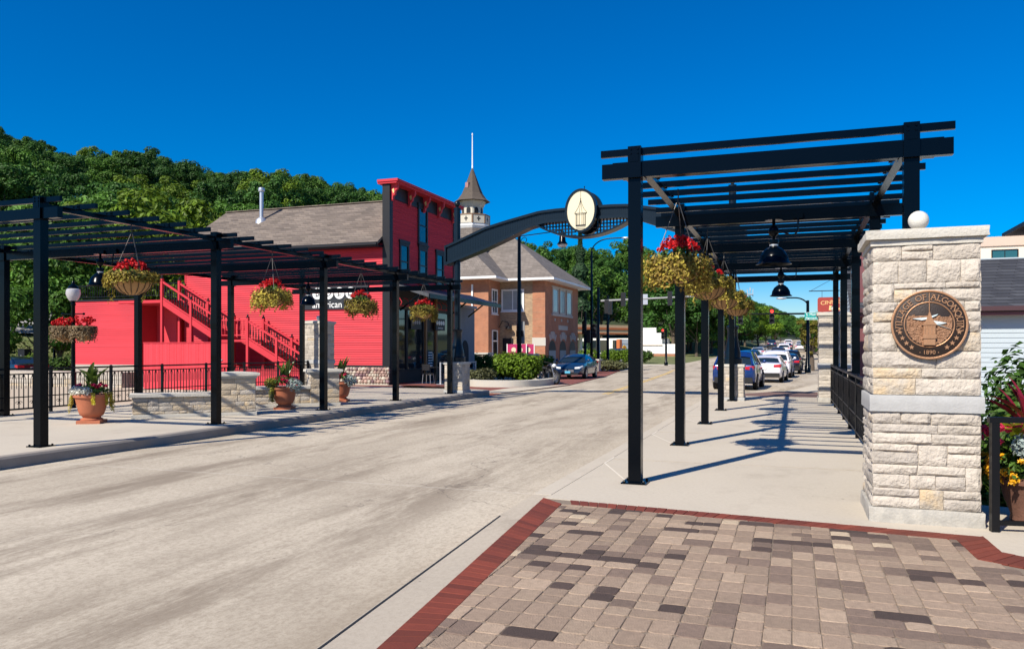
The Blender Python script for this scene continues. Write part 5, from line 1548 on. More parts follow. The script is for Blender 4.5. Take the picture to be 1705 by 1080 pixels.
def grey_oven():
    t = thing('grey_stucco_wall', 'grey stucco wing with arched opening beyond the dark shopfront', 'building', (-17.3, 39.0, 0))
    fr = ((0,0,0),(0,1,0),(1,0,0))
    MB().box(-4.0, 0, 0.0, 3.0, -0.2, 3.9).build('wall', GSTUCCO, t)
    MB().box(-4.1, 0.12, -0.1, 3.1, 3.901, 4.05).build('coping', BANDST, t)
    fr2 = ((0,0,0),(0,1,0),(1,0,0))
    pts = [(1.1,0.6),(2.1,0.6)] + [(1.6+0.5*math.cos(R(a)), 1.5+0.6*math.sin(R(a))) for a in range(0,181,20)]
    MB().fprism(fr2, pts, -0.02, 0.012).build('arched_opening', mat('opening_dark', (0.02,0.018,0.017), 0.8), t)
grey_oven()

# ---- brick firehouse with hip roof -------------------------------------------------
def firehouse():
    X1, Y0, Y1, X0 = -17.2, 55.4, 64.7, -27.5; XW = -20.75; YW = 53.0
    t = thing('brick_firehouse', 'two storey brick village building with grey hip roof and arched bays', 'building', (X1, Y0, 0))
    D_ = Y1-Y0; W = X1-X0; H = 6.75
    fs = ((XW-X1,0,0),(1,0,0),(0,-1,0)); ww = X1-XW
    ff = ((0,0,0),(0,1,0),(1,0,0))
    MB().box(XW-X1, -0.02, 0.0, D_, -0.3, H).build('wall', BRICK_T, t)
    MB().box(X0-X1, XW-X1-0.001, YW-Y0, D_-0.3, -0.3, H).build('wing_wall', BRICK_O, t)
    MB().box(-0.018, 0.02, -0.0, D_+0.0, -0.3, H-0.01).build('street_wall', BRICK_O, t)
    MB().fbox(fs, ww-0.95, ww+0.018, -0.3, H-0.02, 0.002, 0.06).build('corner_quoin', BRICK_O, t)
    MB().fbox(fs, ww-0.98, ww+0.06, 1.85, 2.45, 0.003, 0.085).build('quoin_block', CAPST, t)
    for k in range(13): MB().fbox(fs, ww-0.97, ww+0.03, 0.3+k*0.5, 0.32+k*0.5, 0.06, 0.066).build('quoin_joint', BRICK_T, t) if k not in (3, 4) else None
    # windows of the tan wall and the wing
    window_part(t, fs, 0.25, 1.80, 4.55, 5.95, WHITE, GLASSB, 0.12, (1.02,), (), True, 0.01)
    fw = ((XW-X1, YW-Y0, 0), (0,1,0), (1,0,0))
    window_part(t, fw, 0.75, 1.65, 4.3, 5.9, WHITE, GLASS, 0.12, (1.2,), (5.1,), True, 0.0)
    w = MB().fbox(fw, 0.7, 0.8, 0.0, 3.0, 0, 0.06).fbox(fw, 1.7, 1.8, 0, 3.0, 0, 0.06).fbox(fw, 0.8, 1.7, 2.15, 2.25, 0, 0.06).fbox(fw, 0.8, 1.7, 2.92, 3.0, 0, 0.06).build('door_frame', WHITE, t)
    MB().fbox(fw, 0.8, 1.7, 0.02, 2.15, 0.004, 0.03).build('door', DARKTRIM, w); MB().fbox(fw, 0.8, 1.7, 2.25, 2.92, 0.004, 0.02).build('pane', GLASS, w)
    MB().tube([(XW-X1+0.02, YW-Y0+2.1, 3.2),(XW-X1+0.3, YW-Y0+2.1, 3.7),(XW-X1+0.75, YW-Y0+2.1, 3.6),(XW-X1+0.8, YW-Y0+2.1, 3.35)], 0.03, 6).lathe([(0.05,3.35),(0.28,3.1)], (XW-X1+0.8, YW-Y0+2.1, 0), 12, caps=False).build('gooseneck_lamp', DARKTRIM, t)
    fwf = ((X0-X1, YW-Y0, 0), (1,0,0), (0,-1,0)); wl_ = XW-X0
    MB().fbox(fwf, wl_-1.30, wl_-1.18, 0.1, 6.3, 0.0, 0.10).build('downpipe', WHITE, t)
    window_part(t, fwf, wl_-4.4, wl_-3.4, 4.3, 5.9, WHITE, GLASS, 0.12, (), (5.1,), True)
    MB().fbox(fwf, wl_-2.6, wl_-2.0, 1.55, 2.1, 0.0, 0.03).build('wall_notice', WHITE, t)
    MB().fbox(fs, 0.25, 1.05, 1.2, 2.4, 0.0, 0.08).build('meter_cabinet', DARKTRIM, t)
    # street side: triple window, three arched bays
    for k in range(3):
        s = 1.85+1.95*k
        window_part(t, ff, s, s+1.35, 4.45, 6.15, CAPST, GLASSB, 0.13, (), (), False, 0.022)
    MB().fbox(ff, 1.55, 7.3, 4.13, 4.30, 0.02, 0.14).build('stone_sill', CAPST, t)
    MB().fbox(ff, 1.55, 7.3, 6.29, 6.40, 0.02, 0.10).build('stone_lintel', CAPST, t)
    MB().fbox(ff, 3.4, 6.0, 3.10, 3.45, 0.021, 0.05).build('name_tablet', CAPST, t)
    for k in range(3): MB().fbox(ff, 2.3+1.8*k, 2.55+1.8*k, 3.75, 3.95, 0.021, 0.06).build('stone_boss', CAPST, t)
    for k in range(3):
        c = 1.75+2.9*k; r_ = 0.95
        pts = [(c-r_,0.02),(c+r_,0.02)] + [(c+r_*math.cos(R(a)), 1.55+r_*0.75*math.sin(R(a))) for a in range(0,181,15)]
        dr = MB().fprism(ff, pts, 0.0, 0.026).build('arched_bay', DARKTRIM, t)
        MB().fbox(ff, c-r_+0.1, c+r_-0.1, 0.04, 1.5, 0.027, 0.05).build('bay_door', mat('bay_door_blue', (0.20,0.27,0.30), 0.5, var=0.2, scale=2) if k == 0 else MATS['bay_door_blue'], dr)
        for a in (55, 75, 90, 105, 125):
            ca, sa = math.cos(R(a)), math.sin(R(a)); p0, p1 = (c+1.02*ca, 1.55+0.85*sa), (c+1.45*ca, 1.55+1.40*sa); w_ = 0.11
            MB().fprism(ff, [(p0[0]-w_*sa, p0[1]+w_*ca*0.8), (p0[0]+w_*sa, p0[1]-w_*ca*0.8), (p1[0]+w_*sa*1.1, p1[1]-w_*ca*0.8), (p1[0]-w_*sa*1.1, p1[1]+w_*ca*0.8)], 0.022, 0.09).build('voussoir', CAPST, t)
    # hip roof
    e = 0.95; ze = H+0.05
    xa, xb, ya, yb = X0-X1-e, e, -e, D_+e
    ym = (ya+yb)/2; h = 3.85; rx = -(ym-ya)+xb+0.5
    apex = (rx, ym, ze+h); apex2 = (rx-5, ym, ze+h)
    mb = MB().add([(xa,ya,ze),(xb,ya,ze),(xb,yb,ze),(xa,yb,ze),apex,apex2], [(0,1,4,5),(1,2,4),(2,3,5,4),(3,0,5)])
    rf = mb.build('roof', SHING_G, t, fixn=False)
    # wing cross gable running into the main slope
    xw0, xw1 = X0-X1+0.6-e, XW-X1+e; yw = YW-Y0-e
    xm = (xw0+xw1)/2; hh = (xw1-xw0)/2*0.82
    MB().add([(xw0,yw,ze+0.004),(xw1,yw,ze+0.004),(xm,yw+2.8,ze+hh),(xm,5.2,ze+hh),(xw1,3.5,ze+0.004),(xw0,3.5,ze+0.004)], [(0,1,2),(1,4,3,2),(0,2,3,5)]).build('wing_roof', SHING_G, rf, fixn=False)
    MB().box(xa, xb, ya, yb, ze-0.16, ze-0.004).build('eaves', WHITE, t)
    MB().box(xw0, xw1, yw, ya+0.0-0.002, ze-0.16, ze-0.004).build('wing_eaves', WHITE, t)
    # cupola
    cx, cy = -24.2-X1, 58.3-Y0
    c = (cx, cy, 0)
    MB().lathe([(1.85,7.0),(1.28,11.15)], c, 8, phase=R(22.5)).build('tower_base', SHING_G, t)
    MB().lathe([(1.24,11.15),(1.36,11.35),(1.36,11.52)], c, 8, phase=R(22.5)).build('tower_band', WHITE, t)
    MB().lathe([(0.86,11.52),(0.86,12.92),(0.90,12.93),(1.12,13.42)], c, 8, phase=R(22.5)).build('belfry', mat('cupola_cream', (0.52,0.48,0.39), 0.6, var=0.1), t)
    for k in range(8):
        a = R(45*k+45); n_ = Vector((math.cos(a), math.sin(a), 0)); u_ = Vector((0,0,1)).cross(n_)
        fr = (Vector(c)+n_*0.796, u_, n_)
        pts = [(-0.17,11.9),(0.17,11.9)] + [(0.17*math.cos(R(q)), 12.68+0.18*math.sin(R(q))) for q in range(0,181,30)]
        MB().fprism(fr, pts, 0.0, 0.02).build('arched_opening', DARKTRIM, t)
        fr = (Vector(c)+n_*1.27, u_, n_)
        pn = MB().fbox(fr, -0.50, 0.50, 11.53, 12.17, -0.03, 0.03).build('balcony_panel', MATS['cupola_cream'], t)
        MB().fbox(fr, -0.53, 0.53, 12.171, 12.26, -0.05, 0.06).fbox(fr, -0.54,-0.47,11.53,12.17,0.0,0.05).fbox(fr, 0.47,0.54,11.53,12.17,0.0,0.05).build('balcony_frame', mat('cupola_brown', (0.22,0.13,0.075), 0.6) if k == 0 else MATS['cupola_brown'], pn)
        MB().fbox(fr, -0.045,0.045,11.68,12.06,0.031,0.036).fbox(fr, -0.15,0.15,11.83,11.92,0.0362,0.04).build('cross_cutout', DARKTRIM, pn)
    MB().lathe([(1.46,13.36),(1.14,13.60),(0.84,14.02),(0.60,14.6),(0.36,15.25),(0.14,15.85),(0.05,16.05)], c, 8, phase=R(22.5)).build('spire', mat('spire_shingle', (0.085,0.066,0.052), 0.9, var=0.4, scale=7), t)
    n_ = Vector((-0.35,-0.93,0)).normalized()
    MB().fbox((Vector(c)+n_*0.56, Vector((0,0,1)).cross(n_), n_), -0.16, 0.16, 14.45, 14.85, -0.15, 0.10).build('spire_hatch', mat('hatch_rose', (0.34,0.17,0.15), 0.7), t)
    MB().lathe([(0.06,16.05),(0.07,16.15),(0.055,16.3),(0.035,18.7),(0.06,18.74),(0.05,18.84),(0.001,18.9)], c, 10).build('flagpole', WHITE, t)
firehouse()

# ---- right side buildings ----------------------------------------------------------
def grey_house():
    X0, Y0 = 2.06, 27.6
    t = thing('grey_sided_building', 'low pale grey sided building with dark shingle roof behind the stone pillar', 'building', (X0, Y0, -0.2))
    W, D_ = 15.0, 12.0; H = 3.05
    fr = ((0,0,0),(1,0,0),(0,-1,0))
    MB().box(0.02, W, 0.03, D_, -1.5, H).build('wall', SIDING, t)
    clapboards(t, fr, 0.28, W, -1.3, H-0.05, 0.15, SIDING, 0.0, (), 0.024)
    fl = ((0,D_,0),(0,-1,0),(-1,0,0))
    clapboards(t, fl, 0.0, D_-0.2, -0.2, H+1.9, 0.15, SIDING, -math.pi/2, (), 0.024)
    MB().box(0.0, 0.27, -0.06, 0.028, -1.5, H+2.0).box(-0.06, -0.002, -0.06, 0.2, -1.5, H+2.0).build('corner_board', MAROON, t)
    k = 0.58; run = 2.55
    MB().add([(-0.35,-0.45,H),(W,-0.45,H),(W,run,H+(run+0.45)*k),(-0.35,run,H+(run+0.45)*k),(-0.35,-0.45,H-0.12),(W,-0.45,H-0.12)], [(0,1,2,3),(4,5,1,0)]).build('roof', SHING_D, t, fixn=False)
    rf = MB()
    for i in range(16):
        a, b = i/16, (i+1.05)/16
        ya, yb = -0.45+(run+0.45)*a, -0.45+(run+0.45)*b
        rf.add([(-0.36,ya,H+(ya+0.45)*k+0.026),(W,ya,H+(ya+0.45)*k+0.026),(W,yb,H+(yb+0.45)*k+0.006),(-0.36,yb,H+(yb+0.45)*k+0.006),(-0.36,ya,H+(ya+0.45)*k),(W,ya,H+(ya+0.45)*k)], [(0,1,2,3),(4,5,1,0)])
    tag(rf.build('shingle_courses', SHING_D, t), kind='stuff')
    MB().bar((-0.37,-0.50,H-0.03),(W,-0.50,H-0.03),0.12,0.14).build('gutter', mat('gutter_maroon', (0.06,0.025,0.028), 0.5), t)
    MB().box(-0.3, W, -0.44, 0.0, H-0.22, H-0.13).build('soffit', MAROON, t)
    MB().box(0.02, W, run, D_, H, H+(run+0.45)*k+0.05).build('upper_wall', SIDING, t)
grey_house()
def cream_block():
    x, y = D(1690, 62)
    t = thing('cream_apartment_block', 'cream stucco block with dark windows rising behind the dark shingle roof', 'building', (x-2.6, y, 0))
    fr = ((0,0,0),(1,0,0),(0,-1,0))
    MB().box(0, 14, 0, 12, -0.5, 9.75).build('wall', STUCCO, t)
    MB().fbox(fr, -0.1, 14, 9.76, 10.5, -12, 0.12).build('parapet', STUCCO_B, t)
    MB().fbox(fr, 3.3, 4.0, 0, 11.2, 0.0, 0.5).build('pilaster', STUCCO_B, t)
    MB().fbox(fr, 3.0, 14, 11.2, 11.5, -6, 1.0).build('roof_overhang', DARKTRIM, t)
    for k in range(4):
        for z in (5.0, 8.15):
            window_part(t, fr, 1.05+3.4*k, 2.75+3.4*k, z, z+1.25, DARKTRIM, MATS.get('teal_glass') or mat('teal_glass', (0.02,0.09,0.10), 0.08, spec=0.9), 0.08, (1.9+3.4*k,), (), False)
cream_block()
def hanging_sign():
    x, y, z = 1.62, 40.0, 3.35
    t = thing('hanging_shop_sign', 'red shop sign with gold lettering hanging over the right walk', 'sign', (x+0.12, y, z))
    t.scale = (0.9, 0.9, 0.85)
    fr = ((-0.72,0,0),(1,0,0),(0,-1,0)); r_ = 0.12; w, h = 1.44, 0.82
    pts = []
    for cx_, cz_, a0 in ((w-r_, r_, -90),(w-r_, h-r_, 0),(r_, h-r_, 90),(r_, r_, 180)):
        for a in (0, 30, 60, 90): pts.append((cx_+r_*math.cos(R(a0+a)), cz_+r_*math.sin(R(a0+a))))
    MB().fprism(fr, pts, -0.03, 0.03).build('board', SIGNRED, t)
    mb = MB(); text_on(mb, fr, 'CINNIES', 0.70, 0.54, 0.30, 0.036, 0.008, rot=R(6)); mb.build('lettering', SIGGOLD, t)
    MB().fprism(fr, [(0.55,0.10),(1.15,0.12),(1.12,0.22),(0.75,0.22),(0.70,0.34),(0.58,0.36)], 0.031, 0.038).build('gold_figure', SIGGOLD, t)
    MB().bar((-1.15,0,1.18),(0.9,0,1.18),0.045).bar((-1.05,0,1.20),(0.9,0,2.35),0.02).bar((-0.5,0,h),(-0.5,0,1.16),0.02).bar((0.45,0,h),(0.45,0,1.16),0.02).build('bracket', DARKTRIM, t)
hanging_sign()
def tan_block():
    x, y = D(1352, 120)
    t = thing('tan_block', 'plain taupe walled building beyond the street trees', 'building', (x-0.5, y, 0))
    MB().box(0, 12, 0, 16, -1, 5.3).build('wall', mat('taupe_wall', (0.30,0.24,0.21), 0.9, var=0.06), t)
    MB().box(-0.15, 12.1, -0.15, 16.1, 5.301, 5.7).build('parapet', mat('taupe_trim', (0.24,0.19,0.17), 0.9), t)
tan_block()

# ---- filling station ----------------------------------------------------------------
def station():
    x0, y0 = D(950, 108); x1, y1 = D(1068, 116)
    ang = math.atan2(y1-y0, x1-x0); L_ = math.hypot(x1-x0, y1-y0)
    t = thing('fuel_canopy', 'tan and orange filling station canopy on white columns', 'canopy', (x0, y0, 0.3), ang)
    MB().box(0, L_, 0, 6.0, 3.6, 4.75).build('canopy', CANOPYT, t)
    MB().box(-0.06, L_+0.06, -0.06, 6.06, 4.05, 4.35).build('fascia_stripe', CANOPYO, t)
    MB().box(-0.03, L_+0.03, -0.03, 6.03, 3.45, 3.599).build('canopy_edge', CANOPYO, t)
    for k in (1.0, 4.2, 7.6):
        MB().box(k-0.22, k+0.22, 2.6, 3.0, -0.5, 3.45).build('column', WHITE, t)
    t2 = thing('fuel_pump', 'fuel pump with yellow shell emblem under the station canopy', 'fuel pump', (D(1037,104)[0], D(1037,104)[1], 0.2), ang)
    MB().box(-1.0, 1.0, -0.3, 0.3, 0.0, 0.25).build('island', KERB, t2)
    MB().box(-0.75, 0.75, -0.25, 0.25, 0.25, 2.1).box(-0.85,0.85,-0.28,0.28,2.101,2.7).build('cabinet', WHITE, t2)
    MB().box(-0.86,-0.45,-0.30,0.30,0.26,2.69).build('side_panel', CANOPYO, t2)
    fr = ((0,-0.285,1.55),(1,0,0),(0,-1,0))
    pts = [(-0.12,-0.32),(0.12,-0.32),(0.13,-0.22)] + [(0.36*math.cos(R(a)), -0.02+0.36*math.sin(R(a))) for a in range(-20,201,20)] + [(-0.13,-0.22)]
    em = MB().fprism(fr, pts, -0.005, 0.03).build('shell_emblem', SHELLY, t2)
    mb = MB()
    for a in (50, 70, 90, 110, 130): mb.fprism(fr, [(0.03*math.cos(R(a))-0.008,-0.25),(0.03*math.cos(R(a))+0.008,-0.25),(0.33*math.cos(R(a))+0.012,-0.02+0.31*math.sin(R(a))),(0.33*math.cos(R(a))-0.012,-0.02+0.31*math.sin(R(a)))], 0.031, 0.036)
    mb.build('emblem_ribs', SHELLR, em)
    xs, ys = D(1070, 122)
    t3 = thing('white_station_shop', 'white filling station shop with stepped parapet', 'building', (xs, ys, 0.4))
    fr = ((0,0,0),(1,0,0),(0,-1,0))
    MB().fprism(fr, [(-12,0.5),(5.1,0.5),(5.1,2.0),(3.0,2.0),(3.0,2.9),(-12,2.9)], -8, 0).build('wall', WHITE, t3)
    MB().fprism(fr, [(3.0,2.901),(3.0,3.7),(2.1,3.7),(2.1,4.5),(-0.4,4.5),(-0.4,2.901)], -0.5, 0).build('parapet', WHITE, t3)
    MB().fbox(fr, -12, 5.2, -0.6, 0.49, -8, 0.05).build('plinth', BRICK_O, t3)
    MB().fbox(fr, -0.42, 3.05, 1.75, 1.87, 0.0, 0.12).build('string_course', STUCCO_B, t3)
    window_part(t3, fr, -9, -5.5, 0.9, 2.5, DARKTRIM, GLASS, 0.1)
    window_part(t3, fr, -4.6, -1.6, 0.9, 2.5, DARKTRIM, GLASS, 0.1)
station()
# ------------------------------------------------------------------ trees
def crown_mesh(name, seed, h, r, nl, per, size, m, trunk_h, conifer=False):
    rr = random.Random(seed); mb = MB()
    if conifer:
        for i in range(nl*per//1):
            z = rr.random()**1.15; rad = r*(1-z)*(0.55+0.45*rr.random())*(0.75+0.25*math.sin(z*40))
            a = rr.uniform(0, 6.283)
            leaf(mb, (rad*math.cos(a), rad*math.sin(a), trunk_h*0.3+z*(h-trunk_h*0.3)), (math.cos(a), math.sin(a), 0.5+rr.uniform(-.5,.5)), size, 0, 2.0, rr)
        return mb.mesh(name, m, fixn=False)
    cz = trunk_h + (h-trunk_h)*0.48; ch = (h-trunk_h)*0.52
    for k in range(nl):
        d = Vector((rr.gauss(0,1), rr.gauss(0,1), rr.gauss(0.25,0.8))).normalized()
        t = rr.uniform(0.40, 0.98)
        wob = 1+0.25*noise.noise((d.x*1.7+seed, d.y*1.7, d.z*1.7))
        c = Vector((d.x*r*t*wob, d.y*r*t*wob, cz+d.z*ch*t*wob))
        q = r*rr.uniform(0.19, 0.36)
        cloud(mb, c, (q, q, q*0.72), per, size, 0, 0.70, rr, 0.40, asp=1.5, jit=0.45, lower=-0.8)
    return mb.mesh(name, m, fixn=False)
def trunk_mesh(seed, h, r, trunk_h):
    rr = random.Random(seed+500); mb = MB()
    top = trunk_h+(h-trunk_h)*0.55
    mb.tube([(0,0,-1.0),(0.05,0,trunk_h*0.5),(0.1*rr.uniform(-1,1),0.1,trunk_h),(0.2*rr.uniform(-1,1),0.2,top)], [0.26,0.21,0.17,0.05], 8)
    for k in range(6):
        a = k*1.05+rr.uniform(-.3,.3); z = trunk_h*rr.uniform(0.8,1.25)
        mb.tube([(0,0,z),(r*0.3*math.cos(a), r*0.3*math.sin(a), z+h*0.12),(r*0.62*math.cos(a), r*0.62*math.sin(a), z+h*0.26)], [0.10,0.07,0.025], 6)
    return mb.mesh('trunk', BARK)
KINDS = []
def kind(nm, seed, h, r, nl, per, size, m, th, con=False):
    KINDS.append(dict(nm=nm, cr=crown_mesh('crown', seed, h, r, nl, per, size, m, th, con), tr=trunk_mesh(seed, h, r, th), h=h, r=r))
kind('dark', 1, 14, 4.6, 60, 175, 0.29, L_DARK, 3.0)
kind('dark', 2, 13, 5.2, 62, 175, 0.30, L_DARK, 2.6)
kind('mid', 3, 13, 4.8, 58, 175, 0.29, L_MID, 2.8)
kind('mid', 4, 12, 5.0, 58, 175, 0.29, L_MID, 2.4)
kind('yellow', 5, 11, 4.4, 52, 165, 0.28, L_YEL, 2.2)
kind('conifer', 6, 14, 3.0, 40, 150, 0.30, L_CON, 1.5, True)
kind('young', 7, 5.2, 1.6, 30, 90, 0.16, L_YEL, 1.7)
kind('golden', 8, 5.0, 1.5, 30, 90, 0.16, L_GOLD, 1.6)
def tree(k, x, y, z, h, label, group=None, name='tree', rr=rnd, wide=1.0):
    K = KINDS[k]; s = h/K['h']
    t = thing(name, label, 'tree', (x, y, z), rr.uniform(0, 6.28), group)
    t.scale = (s*wide, s*wide, s)
    link('crown', K['cr'], t); link('trunk', K['tr'], t)
    return t
SKYL = [(-300,175),(0,198),(60,226),(105,248),(140,242),(200,240),(235,238),(300,258),(330,276),(370,276),(440,274),(500,282),(550,280),(600,300),(640,312),(700,350),(750,370),(800,390),(840,392),(900,396),(940,404),(965,392),(990,394),(1040,388),(1080,385),(1120,410),(1160,440),(1200,470),(1250,500)]
TONE = ['dark green rounded', 'dark green broad', 'mid green rounded', 'mid green broad', 'yellow green', 'narrow dark conifer']
BINS = [(0,'beyond the left picture edge'),(50,'left of the first pergola post'),(110,'above the first pergola post'),(180,'left of the first flower basket'),(260,'above the first flower basket'),(330,'right of the first flower basket'),(400,'left of the roof vent'),(470,'behind the roof vent'),(540,'right of the roof vent'),(600,'behind the roof ridge'),(660,'beside the false front'),(760,'left of the cupola'),(840,'right of the cupola'),(900,'over the firehouse roof'),(960,'right of the firehouse roof'),(1020,'left above the fuel canopy'),(1070,'right above the fuel canopy'),(1130,'behind the white station shop'),(9999,'along the far street')]
def where(px, row, nrow):
    h_ = 'on the skyline' if row == nrow-1 else 'near the hilltop' if row == nrow-2 else 'high on the hill' if row >= nrow-4 else 'midway up the hill' if row >= 3 else 'low on the hill' if row > 0 else 'at the foot of the hill'
    return h_ + ' ' + next(b for a, b in BINS if px < a)
rt = random.Random(99)
rows = [64, 76, 90, 105, 122, 140, 158, 176, 190]
cnt = 0
for ri, d in enumerate(rows):
    px = -170.0
    while px < 1270:
        d0 = lerp_tab(HIL0, px)
        dd = d*rt.uniform(0.96, 1.04)
        step = rt.uniform(0.75, 1.15)*8.2*F/dd*0.92
        ok = dd > d0+6
        if px < 62 and dd < 92: ok = False                    # the open lawn
        x, y = D(px, dd); z = terr(x, y)
        h = rt.uniform(10.5, 14.5)
        if ri == len(rows)-1:                                  # skyline rows reach the profile
            h = max(8.0, min(16, zat(lerp_tab(SKYL, px), dd) - z))*rt.uniform(0.84, 1.08)
        else:
            lim = zat(lerp_tab(SKYL, px)+6, dd) - z
            h = min(h, lim)
        topy = CY-(z+h-1.6)*F/dd
        if 380 < px < 640 and topy > 345: ok = False          # wholly behind the red building
        if 800 < px < 955 and topy > 425: ok = False
        if ok and h > 5.5:
            k = rt.choice([0,0,1,1,2,2,3,4]) if px < 900 else rt.choice([0,1,0,1,2,3,2])
            if ri < 3 and px < 330: k = rt.choice([2,3,4,4])
            tree(k, x, y, z, h, TONE[k]+' tree '+where(px, ri, len(rows)), 'trees covering the hillside', rr=rt)
            cnt += 1
        px += step
# single trees that stand out
x, y = D(966, 128); tree(5, x, y, terr(x,y), 20, 'pointed dark conifer rising above the broadleaf trees behind the firehouse', rr=rt)
x, y = D(72, 57); tree(3, x, y, terr(x,y)-0.3, 7.6, 'light green tree over the lawn between the leftmost pergola posts', rr=rt, wide=1.1)
x, y = D(22, 74); tree(4, x, y, terr(x,y), 8.5, 'yellow green tree at the left edge above the lawn', rr=rt)
x, y = D(98, 58); tree(6, x, y, terr(x,y)-0.5, 4.6, 'small leafy sapling beside the far lamp post', rr=rt)
x, y = D(1352, 64); tree(7, x, y, 0, 4.3, 'golden leaved street tree in the right walk by the stone pillar', rr=rt)
x, y = D(1375, 70); tree(6, x, y, 0, 5.0, 'green street tree just behind the golden one', rr=rt)
# street trees up the far road, both sides
SKY2 = [(1110,405),(1150,440),(1200,478),(1240,497),(1275,510),(1300,520),(1330,532),(1350,524),(1372,515),(1400,505)]
fs_ = random.Random(5)
for i, (px, d, h, k) in enumerate([(1160,118,17,0),(1185,132,15,1),(1205,118,14,2),(1150,140,20,1),(1225,150,13,0),(1240,170,13,4),(1262,185,14,4),(1215,185,17,1),(1275,210,13,2),(1290,230,13,2),(1252,235,18,3),(1235,260,22,1),(1300,262,14,0),(1285,290,17,2),(1268,310,20,3),(1378,150,14,1),(1362,180,12,2),(1350,215,12,3),(1366,240,17,1),(1345,262,13,2),(1340,300,15,0),(1326,325,14,2),(1310,345,16,3),(1385,190,17,2),(1395,260,18,0),(1357,120,8,2),(1372,98,9,3),(1120,128,17,0),(1135,150,22,1),(1175,165,18,0),(1195,205,20,2)]):
    x, y = D(px, d); h = min(h, zat(lerp_tab(SKY2, px), d) - terr(x, y))
    side_ = 'left' if px < 1318 else 'right'
    dn = 'nearest the signals' if d < 126 else 'just past the signals' if d < 160 else 'halfway up it' if d < 220 else 'well up it' if d < 275 else 'at its far end'
    tree(k, x, y, terr(x, y)-0.4, h, f'{TONE[k]} tree on the {side_} side of the far street, {dn}', 'trees lining the far street', rr=fs_, wide=1.15)
# far wooded ridge at the end of the street
fr_ = random.Random(6)
for i in range(120):
    px = fr_.uniform(1130, 1420); d = fr_.uniform(360, 600)
    x, y = D(px, d); k = fr_.choice([0,1,2,3,2])
    tree(k, x, y, terr(x, y)-1, max(7.0, min(fr_.uniform(11,15), zat(lerp_tab(SKY2, px)+1, d)-terr(x, y)+1)), 'small looking tree on the distant wooded ridge beyond the street', 'trees on the distant ridge', rr=fr_, wide=1.5)

# hedges and low plants ---------------------------------------------------------------
bush('hedge_shrub', 'large rounded lime green shrub in the planted island by the road', 'shrub', -13.05, 37.2, -0.05, (1.55, 1.5, 1.45), 5200, 0.13, HEDGE, 51, lumps=16)
bush('hedge_shrub', 'low olive ground shrub at the near end of the planted island', 'shrub', -14.3, 35.2, -0.05, (1.2, 0.8, 0.75), 1700, 0.09, SEDUM, 52, lumps=10)
bush('hedge_shrub', 'clipped green hedge behind the lime shrub beside the poster boards', 'hedge', -16.0, 46.5, 0.0, (2.4, 1.2, 1.45), 3600, 0.13, HEDGE, 53, lumps=18)
bush('hedge_shrub', 'dark green hedge between the two short stone piers', 'hedge', -17.6, 43.6, 0.0, (1.3, 0.8, 1.35), 2000, 0.13, HEDGE_D, 54, lumps=10)
gx, gy = D(1008, 62)
bush('low_plants', 'olive grass clump on the kerb island beyond the blue car', 'shrub', gx, gy, -0.1, (2.1, 1.0, 0.85), 2200, 0.12, SEDUM, 55, lumps=14)
for i, (px, d, r_) in enumerate([(978,92,1.5),(1018,92,1.4),(1040,92,1.3),(1075,95,1.2)]):
    x, y = D(px, d)
    bush('round_bush', ['round lime bush left of the signal poles by the station','round lime bush between the signal poles','round lime bush in front of the fuel pump','dark round bush right of the front pergola post'][i], 'shrub', x, y, -0.1, (r_, r_, r_*1.25), 1200, 0.16, HEDGE if i < 3 else HEDGE_D, 60+i, lumps=9)
x, y = D(12, 66); bush('round_bush', 'clipped dark evergreen bush on the lawn at the far left', 'shrub', x, y, terr(x,y)-0.1, (0.9,0.9,2.1), 1500, 0.12, HEDGE_D, 70)
x, y = D(60, 50); bush('leafy_shrub', 'leafy shrub by the parked car at the far left', 'shrub', x, y, terr(x,y)-0.2, (1.0,1.0,1.9), 1400, 0.13, HEDGE, 71)
x, y = D(102, 47); bush('leafy_shrub', 'dark shrub left of the red annex corner', 'shrub', x, y, terr(x,y)-0.2, (1.0,1.0,1.7), 1400, 0.13, HEDGE_D, 72)
# grassy drive on the hill at the far left
mb = MB(); prev = None; N = 12
for i in range(N+1):
    px = -60 + 160*i/N
    for dd in (73.0, 84.0):
        x, y = D(px, dd+0.02*px); mb.v.append((x, y, terr(x, y)+0.30))
for i in range(N): mb.f.append((i*2, i*2+2, i*2+3, i*2+1)); mb.m.append(0)
tag(mb.build('hillside_drive', ASPH, fixn=False), kind='structure')
# lawn blades on the bank seen between the left posts
rg = random.Random(3); mb = MB()
for i in range(2600):
    px = rg.uniform(-20, 130); d = rg.uniform(46, 72); x, y = D(px, d)
    leaf(mb, (x, y, terr(x, y)+0.05), (rg.uniform(-1,1), rg.uniform(-1,1), 0.4), 0.16, 0, 2.2, rg)
tag(mb.build('lawn_grass', leaf_mat('grass_blade', (0.12,0.15,0.04), objvar=0), fixn=False), kind='stuff')
